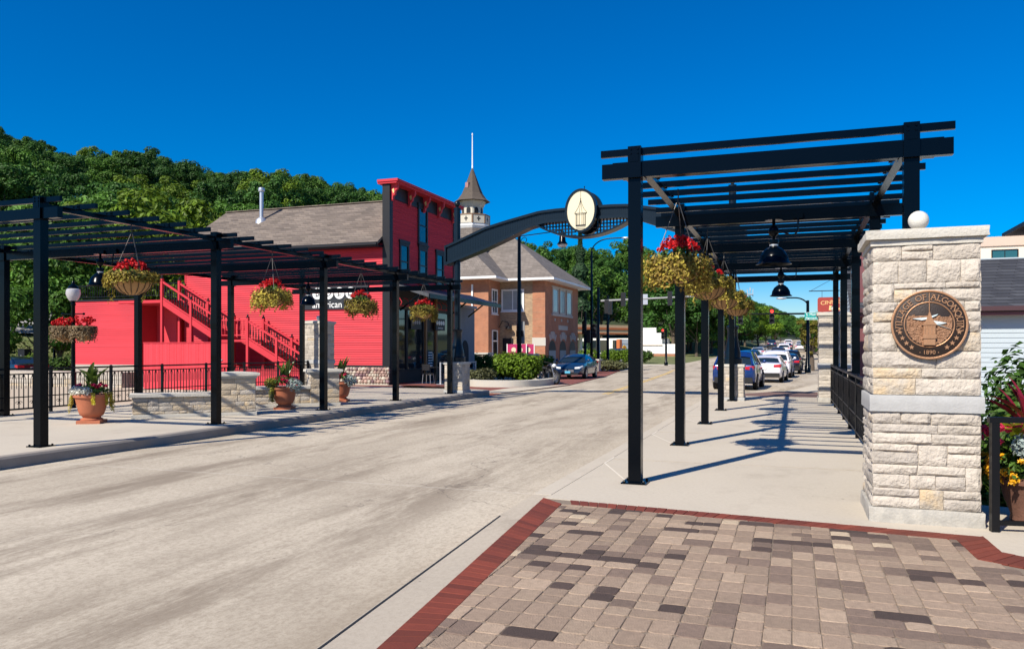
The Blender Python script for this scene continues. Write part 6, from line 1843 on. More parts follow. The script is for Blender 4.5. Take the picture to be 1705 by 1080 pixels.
# ------------------------------------------------------------------ cars (local: +y forward, z up)
def car_parts(t, kindn, paint, plate=None):
    if kindn == 'sedan':
        L_, W, wb, g = 4.75, 1.84, 2.80, 0.16
        lower = [(-2.36,0.42,0.80,0.80),(-2.30,0.30,1.00,0.86),(-2.05,0.24,1.06,0.90),(-1.2,0.22,1.02,0.92),(0.0,0.22,0.98,0.92),(0.95,0.22,0.97,0.91),(1.65,0.23,0.90,0.89),(2.10,0.26,0.78,0.83),(2.33,0.34,0.62,0.72)]
        roof = [(-1.75,1.045,0.70),(-1.15,1.30,0.63),(-0.75,1.42,0.58),(-0.1,1.455,0.57),(0.35,1.42,0.58),(0.75,1.26,0.64),(1.25,0.985,0.74)]
    else:
        L_, W, wb, g = 4.65, 1.90, 2.72, 0.20
        lower = [(-2.30,0.46,0.98,0.82),(-2.25,0.34,1.08,0.88),(-2.0,0.28,1.12,0.92),(-1.2,0.27,1.10,0.94),(0.0,0.27,1.08,0.94),(0.9,0.27,1.08,0.93),(1.55,0.28,1.04,0.91),(2.05,0.32,0.94,0.86),(2.32,0.40,0.76,0.76)]
        roof = [(-2.18,1.11,0.78),(-1.92,1.45,0.68),(-1.65,1.64,0.62),(-0.9,1.70,0.61),(-0.1,1.70,0.61),(0.35,1.64,0.63),(0.8,1.40,0.69),(1.35,1.09,0.77)]
    # body shell
    mb = MB(); prof = lambda w, zb, zt: [(w*0.86,zb),(w*0.98,zb+0.07),(w,zb+(zt-zb)*0.45),(w*0.985,zb+(zt-zb)*0.72),(w*0.94,zt-0.02),(w*0.86,zt),(0.0,zt+0.025)]
    n = 13
    for y, zb, zt, w in lower:
        p = prof(w, zb, zt)
        ring = [(x, z) for x, z in p] + [(-x, z) for x, z in reversed(p[:-1])]
        for x, z in ring: mb.v.append((x, y, z))
    for i in range(len(lower)-1):
        for k in range(n-1): mb.f.append((i*n+k, i*n+k+1, (i+1)*n+k+1, (i+1)*n+k)); mb.m.append(0)
        mb.f.append((i*n+n-1, i*n, (i+1)*n, (i+1)*n+n-1)); mb.m.append(0)
    mb.f.append(tuple(range(n))); mb.m.append(0); e = (len(lower)-1)*n; mb.f.append(tuple(e+k for k in reversed(range(n)))); mb.m.append(0)
    body = mb.build('body', paint, t, smooth=50)
    # glasshouse: side glass, screens, roof skin
    def beltz(y): return lerp_tab([(a, c) for a, b, c, d in lower], y)
    N = len(roof); yb0, yf = roof[0][0], roof[-1][0]
    rp = MB()
    top = roof[1:-1]
    for y, z, w in roof: rp.v += [(w*0.62, y, z+0.004), (w, y, z-0.035), (-w, y, z-0.035), (-w*0.62, y, z+0.004), (0, y, z+0.016)]
    i0 = 2; i1 = N-3
    for i in range(i0-1 if kindn != 'sedan' else 1, i1+1):
        if i+1 >= N: break
        o, q = i*5, (i+1)*5
        for a, b in ((1,0),(0,4),(4,3),(3,2)): rp.f.append((o+a, o+b, q+b, q+a)); rp.m.append(0)
    rp.build('roof', paint, t, smooth=60)
    gl = MB(); bw = 0.86
    def bw_at(y): return lerp_tab([(a, d) for a, b, c, d in lower], y)*0.88
    for sg in (1, -1):
        o = len(gl.v)
        for y, z, w in roof:
            zt = z-0.035; zb = min(beltz(y)-0.01, zt)
            gl.v += [(sg*bw_at(y), y, zb), (sg*w, y, zt)]
        for i in range(N-1): gl.f.append((o+i*2, o+i*2+1, o+i*2+3, o+i*2+2)); gl.m.append(0)
    gl.build('side_windows', GLASS, t, smooth=40)
    def screen(a, b, nm):
        s = MB(); (ya, za, wa), (yb_, zb_, wb_) = roof[a], roof[b]
        wa2 = bw_at(ya) if a in (0, N-1) else wa
        za2 = za - 0.02
        s.add([(-wa2,ya,za2),(wa2,ya,za2),(wb_,yb_,zb_-0.02),(-wb_,yb_,zb_-0.02),(0,ya-(0.06 if a == 0 else -0.06),za2+0.01),(0,yb_,zb_+0.012)], [(0,4,5,3),(4,1,2,5)])
        s.build(nm, GLASS, t, smooth=40)
    screen(0, 1 if kindn == 'sedan' else 2, 'rear_window')
    if kindn == 'sedan':
        pass
    screen(N-1, N-3 if kindn != 'sedan' else N-3, 'windscreen')
    def pillar(p, q, w, h, up=(0,0,1)): MB().bar(p, q, w, h, up=up).build('window_pillar', paint, t)
    for sg in (1, -1):
        for y in ((-0.35, -1.25) if kindn == 'sedan' else (-0.15, -1.25)):
            w = lerp_tab([(a, c) for a, b, c in roof], y); z = lerp_tab([(a, b) for a, b, c in roof], y)
            pillar((sg*(bw_at(y)+0.004), y, beltz(y)-0.02), (sg*(w+0.004), y, z-0.04), 0.025, 0.09, up=(0,1,0))
        # a-pillar and c-pillar
        for a, b in ((N-1, N-3),):
            ya, za, wa = roof[a]; yb_, zb_, wb_ = roof[b]
            pillar((sg*(bw_at(ya)+0.003), ya, za-0.03), (sg*(wb_+0.003), yb_, zb_-0.03), 0.05, 0.06)
        a, b = 0, 1 if kindn == 'sedan' else 2
        ya, za, wa = roof[a]; yb_, zb_, wb_ = roof[b]
        pillar((sg*(bw_at(ya)+0.003), ya, za-0.03), (sg*(wb_+0.003), yb_, zb_-0.03), 0.09, 0.10)
        if kindn == 'sedan': pillar((sg*(wb_+0.003), yb_, zb_-0.03), (sg*(roof[2][2]+0.003), roof[2][0], roof[2][1]-0.03), 0.09, 0.10)
    rw = 0.335 if kindn == 'sedan' else 0.36
    wm = MB().lathe([(rw*0.62,-0.105),(rw*0.93,-0.11),(rw,-0.08),(rw,0.08),(rw*0.93,0.11),(rw*0.62,0.105)], n=24, axis='x').mesh('wheel', TYRE, smooth=40)
    rm = MB().lathe([(rw*0.64,-0.108),(rw*0.6,-0.08),(0.06,-0.07),(0.05,-0.10)], n=24, axis='x')
    for k in range(5):
        a = 2*math.pi*k/5; rm.bar((-0.095, 0.05*math.cos(a), 0.05*math.sin(a)), (-0.095, rw*0.6*math.cos(a), rw*0.6*math.sin(a)), 0.05, 0.02)
    rm.lathe([(rw*0.64,0.108),(rw*0.6,0.08),(0.06,0.07),(0.05,0.10)], n=24, axis='x')
    for k in range(5):
        a = 2*math.pi*k/5; rm.bar((0.095, 0.05*math.cos(a), 0.05*math.sin(a)), (0.095, rw*0.6*math.cos(a), rw*0.6*math.sin(a)), 0.05, 0.02)
    rm = rm.mesh('rim', RIM, smooth=30)
    am = MB().lathe([(rw+0.07,-0.02),(rw+0.07,0.012),(rw-0.02,0.014)], n=24, axis='x').mesh('wheel_arch', TYRE)
    for sg in (1, -1):
        for y in (-wb/2-0.02, wb/2-0.02):
            link('wheel_arch', am, t, loc=(sg*(W/2-0.035), y, rw+0.03), rot=(0, 0, 0 if sg > 0 else math.pi))
            w = link('wheel', wm, t, loc=(sg*(W/2-0.10), y, rw)); link('rim', rm, w)
    rear, front = lower[0][0], lower[-1][0]
    hl = lower[0][2]
    for sg in (1, -1):
        zt = 0.93 if kindn == 'sedan' else 1.0
        MB().add([(sg*0.50,rear-0.03,zt-0.10),(sg*0.83,rear+0.02,zt-0.12),(sg*0.90,rear+0.22,zt-0.06),(sg*0.90,rear+0.20,zt+0.06),(sg*0.84,rear+0.03,zt+0.05),(sg*0.50,rear-0.01,zt+0.02)], [(0,1,4,5),(1,2,3,4)]).build('tail_light', TAILRED, t, fixn=False)
        zf = 0.66 if kindn == 'sedan' else 0.82
        MB().add([(sg*0.42,front+0.03,zf-0.06),(sg*0.70,front-0.01,zf-0.05),(sg*0.86,front-0.32,zf+0.06),(sg*0.84,front-0.30,zf+0.14),(sg*0.68,front-0.05,zf+0.07),(sg*0.42,front+0.01,zf+0.04)], [(0,1,4,5),(1,2,3,4)]).build('headlight', LENS, t, fixn=False)
        MB().ball((sg*(W/2+0.05), roof[-1][0]-0.18, beltz(0.9)+0.12), 0.10, 8, 6, sq=(0.9,0.6,0.8)).bar((sg*(W/2-0.10), roof[-1][0]-0.15, beltz(0.9)+0.04),(sg*(W/2+0.02), roof[-1][0]-0.17, beltz(0.9)+0.08),0.04).build('mirror', paint, t, smooth=True)
    MB().box(-0.80,0.80,rear-0.035,rear+0.10,lower[0][1]-0.12,lower[0][1]+0.10).build('rear_bumper', TYRE, t)
    MB().box(-0.62,0.62,front-0.06,front+0.03,lower[-1][1]-0.10,lower[-1][1]+0.02).build('front_intake', TYRE, t)
    for sg in (1, -1):
        MB().fprism(((sg*0.20,front+0.012,lower[-1][1]+0.14),(1,0,0),(0,1,0)), [(-0.17,-0.07),(0.17,-0.07),(0.15,0.07),(-0.15,0.07)], 0, 0.03).build('grille', RIM if kindn == 'sedan' else TYRE, t)
    MB().box(-0.16,0.16,rear-0.045,rear-0.02,0.72 if kindn == 'sedan' else 0.80,0.86 if kindn == 'sedan' else 0.94).build('rear_plate', WHITE, t)
    MB().box(-0.16,0.16,front+0.045,front+0.06,lower[-1][1]+0.0,lower[-1][1]+0.13).build('front_plate', PLATEB, t)
    ln = MB()
    for sg in (1,-1):
        for y in (-0.30, 0.75): ln.box(sg*(W/2-0.03)-0.008, sg*(W/2-0.03)+0.008+0.012*sg, y-0.006, y+0.006, 0.35, 0.92)
        for y in (-0.15, 0.62-1.3): ln.box(sg*W/2-0.03, sg*W/2+0.02-0.012, y-0.1, y+0.1, 0.86, 0.885)
    ln.build('door_handles', paint, t)
GROUPQ = 'cars waiting in the line to the signals'
def car(name, label, kindn, paint, x, y, z, rz, group=None):
    t = thing(name, label, 'car', (x, y, z), rz, group)
    car_parts(t, kindn, paint); return t
RZ = -0.18
def rd(Y): return road_z(Y)+0.004
car('suv', 'blue sport utility car last in the waiting line behind the right pedestal', 'suv', C_BLUE, -2.32, 37.6, rd(37), R(-3), GROUPQ)
car('sedan_car', 'white sedan between the charcoal and white utility cars in the line', 'sedan', C_WHITE, -1.30, 46.0, rd(46), R(-4), GROUPQ)
s3 = car('suv', 'white sport utility car ahead of the white sedan', 'suv', C_WHITE, -0.95, 53.2, rd(53), R(-3), GROUPQ)
car('sedan_car', 'dark car just ahead of the white utility car', 'sedan', C_BLACK, -0.35, 61.5, rd(61), R(-2), GROUPQ)
car('sedan_car', 'dark blue sedan facing the bridge on the brick bay with a blue plate', 'sedan', C_NAVY, -12.45, 46.6, -0.146, R(182))
far_cars = [(-3.4,70,'suv',C_NAVY,'blue utility car ahead in the left of the queue'),(-3.7,77,'sedan',C_BLACK,'black car in the left queue by the signals'),(-0.2,70,'suv',C_BLACK,'dark utility car near the head of the right queue'),
            (-4.6,92,'sedan',C_NAVY,'dark blue car crossing the signals in the left lane'),(-1.6,98,'suv',C_GREY,'grey utility car beyond the signals'),(-4.4,112,'sedan',C_SILV,'silver car beyond the signals in the left lane'),
            (-1.3,128,'suv',C_WHITE,'white utility car far up the street'),(-1.0,150,'sedan',C_BLACK,'small looking black car far up the street'),(1.2,146,'sedan',C_WHITE,'white car parked far up the street on the right'),(1.4,162,'suv',C_SILV,'silver utility car parked far up the street on the right'),
            (-4.2,175,'suv',C_NAVY,'navy utility car coming down the far street'),(-1.0,186,'suv',C_WHITE,'farthest white car going up the street')]
for x, y, kd, pt, lb in far_cars:
    car('suv' if kd == 'suv' else 'sedan_car', lb, kd, pt, x, y, rd(y), R(-2 if y < 120 else 0))
x, y = D(24, 46); car('sedan_car', 'dark parked car seen between the two leftmost posts', 'sedan', C_BLACK, x, y, terr(x, y)+0.02, R(75))
x, y = D(1022, 100); car('suv', 'dark car fuelling beneath the station canopy', 'suv', C_BLACK, x, y, 0.0, R(80))

# ------------------------------------------------------------------ motorcycles
def motorcycle(label, x, y, z, rz, chrome=True):
    t = thing('motorcycle', label, 'motorcycle', (x, y, z), rz, 'motorcycles parked by the street')
    wm = MB(); n = 22
    tor = [(0.31+0.055*math.cos(2*math.pi*k/8), 0.055*math.sin(2*math.pi*k/8)) for k in range(9)]
    wm.lathe(tor, n=n, axis='x', caps=False)
    wm = wm.mesh('wheel', TYRE, smooth=50)
    rim = MB().lathe([(0.262,-0.03),(0.25,0),(0.262,0.03)], n=n, axis='x', caps=False).lathe([(0.05,-0.06),(0.05,0.06)], n=10, axis='x')
    for k in range(9):
        a = 2*math.pi*k/9; rim.bar((0,0.04*math.cos(a),0.04*math.sin(a)),(0,0.255*math.cos(a+0.2),0.255*math.sin(a+0.2)),0.018)
    rim.lathe([(0.10,0.045),(0.15,0.05)], n=16, axis='x')
    rim = rim.mesh('rim', RIM)
    for yy in (0.78, -0.72):
        w = link('wheel', wm, t, loc=(0, yy, 0.365)); link('rim', rim, w)
    fk = MB()
    for sg in (-0.11, 0.11): fk.tube([(sg,0.78,0.365),(sg,0.42,1.02)], 0.026, 8)
    fk.build('fork', RIM, t, smooth=40)
    MB().tube([(-0.40,0.22,1.12),(-0.34,0.30,1.10),(-0.12,0.42,1.05),(0.12,0.42,1.05),(0.34,0.30,1.10),(0.40,0.22,1.12)], 0.018, 8).build('handlebar', TYRE, t, smooth=True)
    MB().ball((0,0.56,0.92), 0.11, 12, 8).build('headlight', LENS, t, smooth=True)
    MB().ball((0,0.15,0.86), 0.2, 14, 10, sq=(0.75,1.5,0.7)).build('tank', C_BLACK, t, smooth=True)
    MB().ball((0,-0.32,0.76), 0.2, 14, 8, sq=(0.8,1.5,0.4)).ball((0,-0.66,0.80), 0.16, 12, 8, sq=(0.75,1.1,0.45)).build('seat', TYRE, t, smooth=True)
    e = MB().box(-0.17,0.17,-0.22,0.26,0.30,0.52)
    for a in (0.16, -0.12): e.bar((0, a*0.3+0.02, 0.50),(0, a+0.02, 0.74),0.19,0.19)
    for k in range(5): e.bar((0, 0.16*0.3+0.05+k*0.03, 0.53+0.045*k),(0, 0.16*0.3+0.06+k*0.03, 0.545+0.045*k),0.25,0.25)
    e.build('engine', RIM, t)
    MB().tube([(0.16,0.25,0.55),(0.2,0.32,0.35),(0.2,0.1,0.24),(0.2,-0.9,0.27)], [0.03,0.035,0.045,0.05], 8).build('exhaust', RIM, t, smooth=True)
    MB().tube([(0,0.42,1.0),(0,0.1,0.72),(0,-0.5,0.62),(0,-0.72,0.365)], 0.03, 8).tube([(0,0.40,0.9),(0,0.30,0.35),(0,-0.2,0.27),(0,-0.45,0.45)], 0.026, 8).build('frame', TYRE, t, smooth=True)
    for yy, a0 in ((0.78, 30), (-0.72, 20)):
        f = MB()
        for k in range(10):
            a = R(a0+k*14); b = R(a0+(k+1)*14)
            f.add([(-0.085,yy+0.40*math.cos(a),0.365+0.40*math.sin(a)),(0.085,yy+0.40*math.cos(a),0.365+0.40*math.sin(a)),(0.085,yy+0.40*math.cos(b),0.365+0.40*math.sin(b)),(-0.085,yy+0.40*math.cos(b),0.365+0.40*math.sin(b))], [(0,1,2,3)])
        f.build('mudguard', C_BLACK, t)
    MB().box(-0.06,0.06,-1.10,-1.07,0.62,0.72).build('tail_light', TAILRED, t)
    return t
motorcycle('black motorcycle parked by the lime shrub with its front wheel in the brick bay', -11.6, 38.0, -0.15, R(-135))
x, y = D(1334, 80); motorcycle('black motorcycle standing sideways across the right side of the far street', x, y, rd(80), R(82))
x, y = D(1328, 66); motorcycle('motorcycle partly hidden by the cars in the waiting line', x-0.9, y, rd(66), R(20))
# ------------------------------------------------------------------ street furniture
def globe_lamp(label, x, y, z, h, baskets=True):
    t = thing('street_lamp', label, 'street lamp', (x, y, z), 0, 'old fashioned lamp posts with flower baskets')
    MB().lathe([(0.20,0),(0.20,0.25),(0.15,0.35),(0.12,0.9),(0.08,1.0),(0.065,h-0.95),(0.09,h-0.9),(0.07,h-0.82),(0.13,h-0.76)], n=16).build('post', BLACK, t, smooth=40)
    MB().lathe([(0.13,h-0.76),(0.20,h-0.66),(0.26,h-0.50),(0.24,h-0.34),(0.12,h-0.26)], n=18).build('globe', GLOBE, t, smooth=True)
    MB().lathe([(0.20,h-0.30),(0.14,h-0.20),(0.06,h-0.14),(0.05,h-0.05),(0.015,h)], n=14).build('lamp_top', BLACK, t, smooth=40)
    MB().bar((-0.5,0,h-1.25),(0.5,0,h-1.25),0.04).ball((-0.52,0,h-1.25),0.05,8,6).ball((0.52,0,h-1.25),0.05,8,6).build('cross_arm', BLACK, t)
    if baskets:
        for sg in (-1, 1):
            rr = random.Random(int(x*10)+sg)
            b = thing('hanging_basket', ('left' if sg < 0 else 'right')+' dry brown flower basket with red top on the '+label.split(' lamp')[0]+' lamp post', 'flower basket', (x+sg*0.48, y, z+h-1.3), 0, 'flower baskets on the lamp posts')
            mb = MB()
            for k in range(1500):
                a = rr.uniform(0,6.28); s = rr.random(); r_ = 0.34+0.16*rr.random()
                leaf(mb, (r_*math.cos(a), r_*math.sin(a), -0.42-0.65*s*rr.random()), (math.cos(a), math.sin(a), 0.4), 0.06, 0, 1.6, rr)
            mb.build('trailing_foliage', DRYV, b, fixn=False)
            mb = MB()
            for k in range(36): cloud(mb, (rr.uniform(-.34,.34), rr.uniform(-.3,.3), -0.38+rr.uniform(0,.32)), (0.06,0.06,0.06), 14, 0.06, 0, 0.4, rr)
            mb.build('red_blossom', FRED, b, fixn=False)
            MB().lathe([(0.02,-1.0),(0.2,-0.95),(0.36,-0.6),(0.34,-0.5),(0.02,-0.5)], n=16).build('coco_liner', COCO, b, smooth=40)
            MB().tube([(0.3,0,-0.5),(0,0,-0.02)], 0.008, 5).tube([(-0.3,0,-0.5),(0,0,-0.02)], 0.008, 5).build('chain', CHAIN, b)
x, y = D(122, 29.5); globe_lamp('near black globe lamp post in front of the red annex', x, y, -1.5, zat(467, 29.5)+1.5)
x, y = D(90.5, 58); globe_lamp('farther black globe lamp post left of the red annex', x, y, terr(x,y), zat(510, 58)-terr(x,y))

def tall_lamp(label, x, y, z, h, arm, dirx, bell=True):
    t = thing('street_light', label, 'street light', (x, y, z), 0, 'tall black street lights')
    MB().lathe([(0.22,0),(0.22,0.5),(0.13,0.6),(0.085,h-0.05),(0.07,h)], n=14).build('pole', BLACK, t, smooth=40)
    if bell:
        MB().bar((0,0,h-0.25),(dirx*arm,0,h-0.05),0.045).tube([(dirx*(0.1+0.5*(1-k/12)*(1-math.cos(k*0.5))/1.6), 0, h-0.55+0.3*(1-k/14)*math.sin(k*0.5)) for k in range(12)], 0.02, 5).build('arm', BLACK, t)
        MB().lathe([(0.05,h-0.05),(0.10,h-0.12),(0.14,h-0.22),(0.12,h-0.30),(0.16,h-0.36),(0.18,h-0.62),(0.30,h-0.80)], (dirx*arm,0,0), 16, caps=False).build('lamp_head', BLACK, t, smooth=40)
        MB().lathe([(0.28,h-0.80),(0.20,h-0.92),(0.02,h-0.96)], (dirx*arm,0,0), 14).build('lens', GLOBE, t, smooth=True)
    else:
        pts = [(0,0,h-0.1)] + [(dirx*arm*0.62*(1-math.cos(R(a))), 0, h-0.1+arm*0.42*math.sin(R(a))) for a in range(10,91,10)] + [(dirx*arm, 0, h-0.1+arm*0.42)]
        MB().tube(pts, 0.05, 8).build('arm', BLACK, t, smooth=True)
        MB().ball((dirx*(arm+0.3),0,h-0.12+arm*0.42), 0.3, 10, 8, sq=(1.3,0.5,0.3)).build('lamp_head', STEEL, t, smooth=True)
x, y = D(864.5, 43); tall_lamp('tall black pole with scrolled arm and bell light beside the lime shrub', x, y, -0.1, zat(386, 43)+0.1, 2.45, 1)
t_ = thing('traffic_sign', 'back of a grey traffic sign fixed on the tall pole by the lime shrub', 'sign', (x, y-0.1, 0))
MB().box(-0.20, 0.27, 0.22, 0.25, zat(572,43), zat(535,43)).build('panel', MASTGR, t_); MB().box(-0.2,0.2,0.16,0.22,zat(560,43),zat(550,43)).build('clamp', DARKTRIM, t_)
x, y = D(985, 66); tall_lamp('tall black street light with curved arm left of the mast arm', x, y, -0.1, zat(416, 66), 2.6, 1, False)
x, y = D(1345, 57); tall_lamp('black curved street light by the green street name sign', x, y, -0.1, zat(505, 57), 1.5, -1, False)

def signal_head(t, c, face, lit=None, n=3):
    """three lens head; face = y sign of the lens side"""
    x, y, z = c
    h = MB().box(x-0.17, x+0.17, y-0.10, y+0.10, z, z+0.36*n).build('signal_head', DARKTRIM, t)
    for k in range(n):
        zc = z+0.18+0.36*k
        m = LAMPRED if (lit and k == n-1) else TYRE
        MB().lathe([(0.12, face*0.101), (0.12, face*0.115)], (x, y, zc), 14, axis='y').build('lens', m, h)
        hd = MB()
        for a in range(0, 180, 20):
            a0, a1 = R(a), R(a+20)
            hd.add([(x+0.14*math.cos(a0), y+face*0.10, zc+0.14*math.sin(a0)),(x+0.14*math.cos(a1), y+face*0.10, zc+0.14*math.sin(a1)),(x+0.14*math.cos(a1), y+face*0.30, zc+0.14*math.sin(a1)),(x+0.14*math.cos(a0), y+face*0.30, zc+0.14*math.sin(a0))], [(0,1,2,3)])
        hd.build('hood', DARKTRIM, h)
    return h
def mast(label, px, d, ytop, arm_px0, arm_px1, arm_y, heads, z0=-0.1):
    x, y = D(px, d)
    t = thing('signal_pole', label, 'traffic signal', (x, y, z0))
    zt = zat(ytop, d)-z0
    MB().lathe([(0.2,0),(0.2,0.3),(0.12,0.4),(0.10,zt)], n=12).build('pole', BLACK, t, smooth=40)
    if arm_px1:
        za = zat(arm_y, d)-z0
        a0 = D(arm_px0, d)[0]-x; a1 = (arm_px1-px)/F*d/CT*1.0
        MB().tube([(a0,0,za),(a1,0,za+0.25)], [0.09,0.06], 8).build('mast_arm', MASTGR, t, smooth=40)
    for c, f_, lit in heads: signal_head(t, c, f_, lit)
    return t
m1 = mast('signal pole with long grey mast arm reaching over the road', 996, 62, 478, 1001, 1180, 501, [])
z_ = zat(501, 62)+0.1
for s, f_ in ((2.0, 1), (5.6, 1), (8.3, 1)): signal_head(m1, (s, 0, z_-0.45), f_)
signal_head(m1, (0.7, 0.0, z_-1.0), 1); signal_head(m1, (-0.3, 0, 2.6), -1)
MB().box(3.3, 3.9, -0.04, 0.04, z_-0.35, z_+0.45).build('sign_panel', STEEL, m1)
mast('signal pole with stacked black heads left of the mast arm', 974, 64, 518, 0, 0, 0, [((0,-0.2,2.9),-1,None),((0.25,0.1,2.2),1,None)])
mast('thin black signal pole between the mast arm pole and the front pergola post', 1012, 66, 492, 0, 0, 0, [((0.2,0,4.6),1,None)])
mast('pedestal signal showing red before the white station shop', 1109, 82, 546, 0, 0, 0, [((-0.3,-0.15,2.75),-1,True)])
rs = mast('signal pole with dark arm and a red light over the right lane', 1345, 56, 500, 1345, 0, 0, [])
z_ = zat(522, 56)+0.1
MB().tube([(0,0,z_),(-5.0,0,z_+0.05)], [0.07,0.045], 8).build('mast_arm', BLACK, rs, smooth=40)
signal_head(rs, (-2.42, -0.15, z_-0.70), -1, True)
signal_head(rs, (-4.6, -0.15, z_-0.70), -1, False)
t_ = thing('street_name_sign', 'green street name sign under the curved street light', 'sign', (D(1354, 55.5)[0], D(1354, 55.5)[1], zat(526, 55.5)))
fr = ((-0.56,0,-0.26),(1,0,0),(0,-1,0))
MB().fbox(fr, 0, 1.12, 0, 0.52, -0.02, 0.02).build('panel', SIGREEN, t_)
mb = MB(); text_on(mb, fr, 'S. Main St', 0.56, 0.37, 0.24, 0.025, 0.006); text_on(mb, fr, 'Algonquin Rd', 0.56, 0.13, 0.19, 0.025, 0.006); mb.build('lettering', WHITE, t_)
MB().fbox(fr, 0, 1.12, 0.0, 0.02, 0.021, 0.026).fbox(fr, 0, 1.12, 0.50, 0.52, 0.021, 0.026).build('border', WHITE, t_)
# far antenna mast on the ridge
x, y = D(1249, 420)
t_ = thing('antenna_mast', 'slender antenna mast on the skyline above the far street', 'antenna', (x, y, terr(x, y)))
ztp = zat(481, 420)-terr(x, y)
MB().tube([(0,0,0),(0,0,ztp)], [0.35,0.15], 6).build('mast', STEEL, t_); MB().box(-1.3,1.3,-1.3,1.3,ztp-3.2,ztp-2.7).box(-1.6,-1.2,-0.2,0.2,ztp-4,ztp).box(1.2,1.6,-0.2,0.2,ztp-4,ztp).box(-0.3,0.3,-0.3,0.3,ztp-1,ztp+0.8).build('aerials', STEEL, t_)

# planted island at the road edge
def island():
    t = thing('planted_island', 'curved low concrete planter kerb around the shrubs by the road', 'planter', (-13.0, 37.0, -0.15))
    pts = []
    for a in range(0, 360, 12):
        c, s = math.cos(R(a)), math.sin(R(a)); n_ = 3.0
        pts.append((1.85*abs(c)**(2/n_)*(1 if c > 0 else -1), 3.3*abs(s)**(2/n_)*(1 if s > 0 else -1)))
    inn = [(x_*0.87, y_*0.92) for x_, y_ in pts]; n = len(pts); mb = MB()
    for (x_, y_), (xi, yi) in zip(pts, inn): mb.v += [(x_,y_,-0.1),(x_,y_,0.30),(xi,yi,0.32),(xi,yi,0.10)]
    for k in range(n):
        for q in range(3): mb.f.append((k*4+q, k*4+q+1, ((k+1)%n)*4+q+1, ((k+1)%n)*4+q)); mb.m.append(0)
    mb.build('kerb_ring', CAPST, t, smooth=40)
    MB().sheet(inn, 0.14).build('soil', SOIL, t)
island()
def short_pier(label, x, y, h, w, seed):
    rr = random.Random(seed); t = thing('stone_pier', label, 'stone pier', (x, y, -0.03), 0, 'short stone piers by the shops')
    q = w/2
    MB().box(-q+0.01, q-0.01, -q+0.01, q-0.01, 0, h-0.1).build('mortar_core', MORTAR, t)
    n = max(3, int((h-0.14)/0.2)); rows = [(h-0.14)/n]*n
    stone_face(t, (-q,-q,0), (1,0,0), w, 0.02, rows, rr, 2, 2, 0.01, (0.2,0.4)); stone_face(t, (q,-q,0), (0,1,0), w, 0.02, rows, rr, 2, 2, 0.01, (0.2,0.4))
    mb = MB(); slab(mb, -q-0.08, q+0.08, -q-0.08, q+0.08, h-0.11, h, rr, 0.01); mb.build('cap', CAPST, t, smooth=50)
x, y = D(805, 51); short_pier('short stone pier with cap beside the grey stucco wing', x, y, zat(586,51), 0.85, 81)
x, y = D(879, 47); short_pier('short stone pier behind the tall pole and lime shrub', x, y, zat(588,47), 0.95, 82)
x, y = D(824, 48.5); short_pier('broad low stone block at the edge of the shop terrace', x, y, zat(605,48.5), 1.0, 83)
x, y = D(990, 58); short_pier('pale short pier on the corner beyond the blue car', x, y, zat(597,58), 0.75, 84)
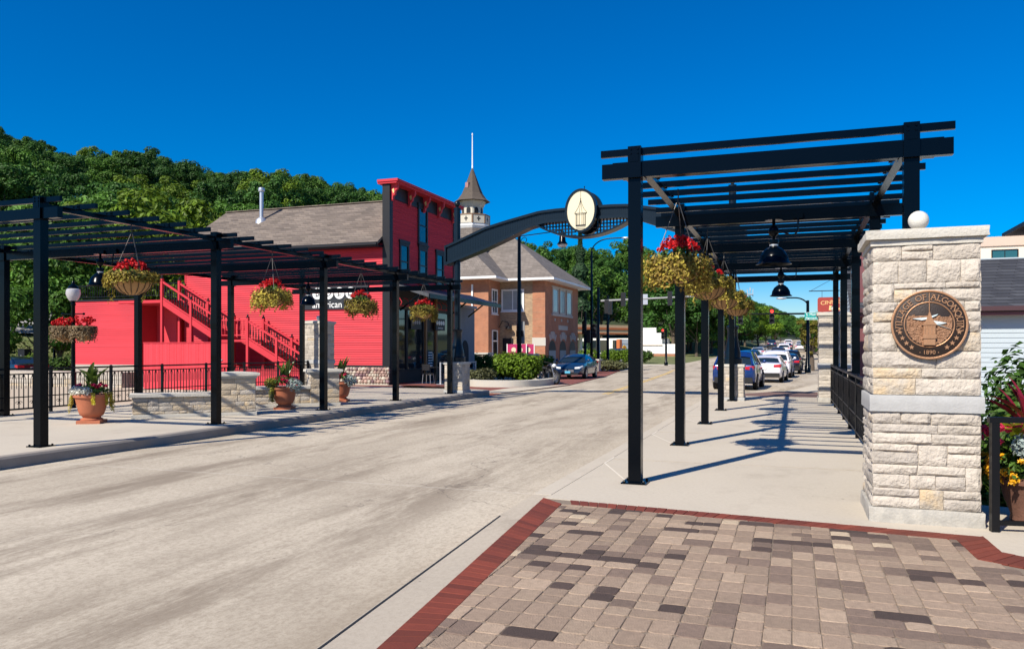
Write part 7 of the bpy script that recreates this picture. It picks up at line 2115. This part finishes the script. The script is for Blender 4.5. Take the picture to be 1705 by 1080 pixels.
# poster boards
for i, (px, lab) in enumerate(((855, 'magenta poster board left of the tall pole'), (866, 'magenta poster board partly behind the tall pole'), (879, 'magenta poster board with pale portrait right of the tall pole'))):
    x, y = D(px, 50); t = thing('poster_board', lab, 'poster', (x, y, 0), 0, 'magenta poster boards before the brick wall')
    z0 = zat(590, 50)
    MB().box(-0.45,-0.40,-0.02,0.02,0,z0+0.68).box(0.40,0.45,-0.02,0.02,0,z0+0.68).build('frame', WHITE, t)
    MB().box(-0.40,0.40,-0.015,0.015,z0-0.1,z0+0.66).build('poster', MAGENTA, t)
    MB().lathe([(0.16,-0.016),(0.16,-0.019)], (0.02,0,z0+0.30), 14, axis='y').build('portrait', CREAM, t)
# patio table and chairs outside the shop
def cafe():
    t = thing('patio_barrier', 'grey patio barrier rail outside the dark shopfront', 'barrier', (-15.1, 32.6, 0))
    for yy in (0, 2.0, 4.2): MB().box(-0.03,0.03,yy-0.03,yy+0.03,0.02,1.0).lathe([(0.2,0),(0.2,0.02)], (0,yy,0), 12).build('post', STEEL, t)
    MB().box(-0.025,0.025,0.031,4.169,0.93,0.98).build('rail', STEEL, t)
    t = thing('patio_table', 'dark round patio table outside the shopfront', 'table', (-16.0, 34.0, 0))
    MB().lathe([(0.4,0.72),(0.4,0.75)], n=18).build('tabletop', DARKTRIM, t); MB().lathe([(0.22,0),(0.03,0.05),(0.03,0.72)], n=12).build('pedestal', DARKTRIM, t)
    for i, (x_, y_, r_) in enumerate(((-16.0,33.2,0),(-15.9,34.9,180),(-16.1,36.2,20),(-15.8,37.3,160))):
        c = thing('patio_chair', ['patio chair at the near side of the patio table','patio chair at the far side of the patio table','patio chair standing before the shop door','farthest patio chair by the shop corner'][i], 'chair', (x_, y_, 0), R(r_), 'patio chairs outside the shop')
        MB().box(-0.2,0.2,-0.2,0.2,0.44,0.47).build('seat', DARKTRIM, c)
        MB().tube([(-0.2,-0.2,0.47),(-0.2,-0.27,0.88),(0.2,-0.27,0.88),(0.2,-0.2,0.47)], 0.015, 6).box(-0.18,0.18,-0.26,-0.24,0.62,0.86).build('backrest', DARKTRIM, c)
        for sx in (-0.18,0.18):
            for sy in (-0.18,0.18): MB().tube([(sx,sy,0.44),(sx*1.15,sy*1.2,0)], 0.013, 6).build('leg', STEEL, c)
cafe()
x, y = D(41, 62); t_ = thing('utility_box', 'dark utility box standing on the lawn at the far left', 'utility box', (x, y, terr(x,y)))
MB().box(-0.35,0.35,-0.3,0.3,-0.2,1.0).box(-0.38,0.38,-0.33,0.33,1.001,1.07).build('cabinet', DARKTRIM, t_); MB().box(-0.02,0.02,-0.32,-0.301,0.3,0.6).build('handle', STEEL, t_)
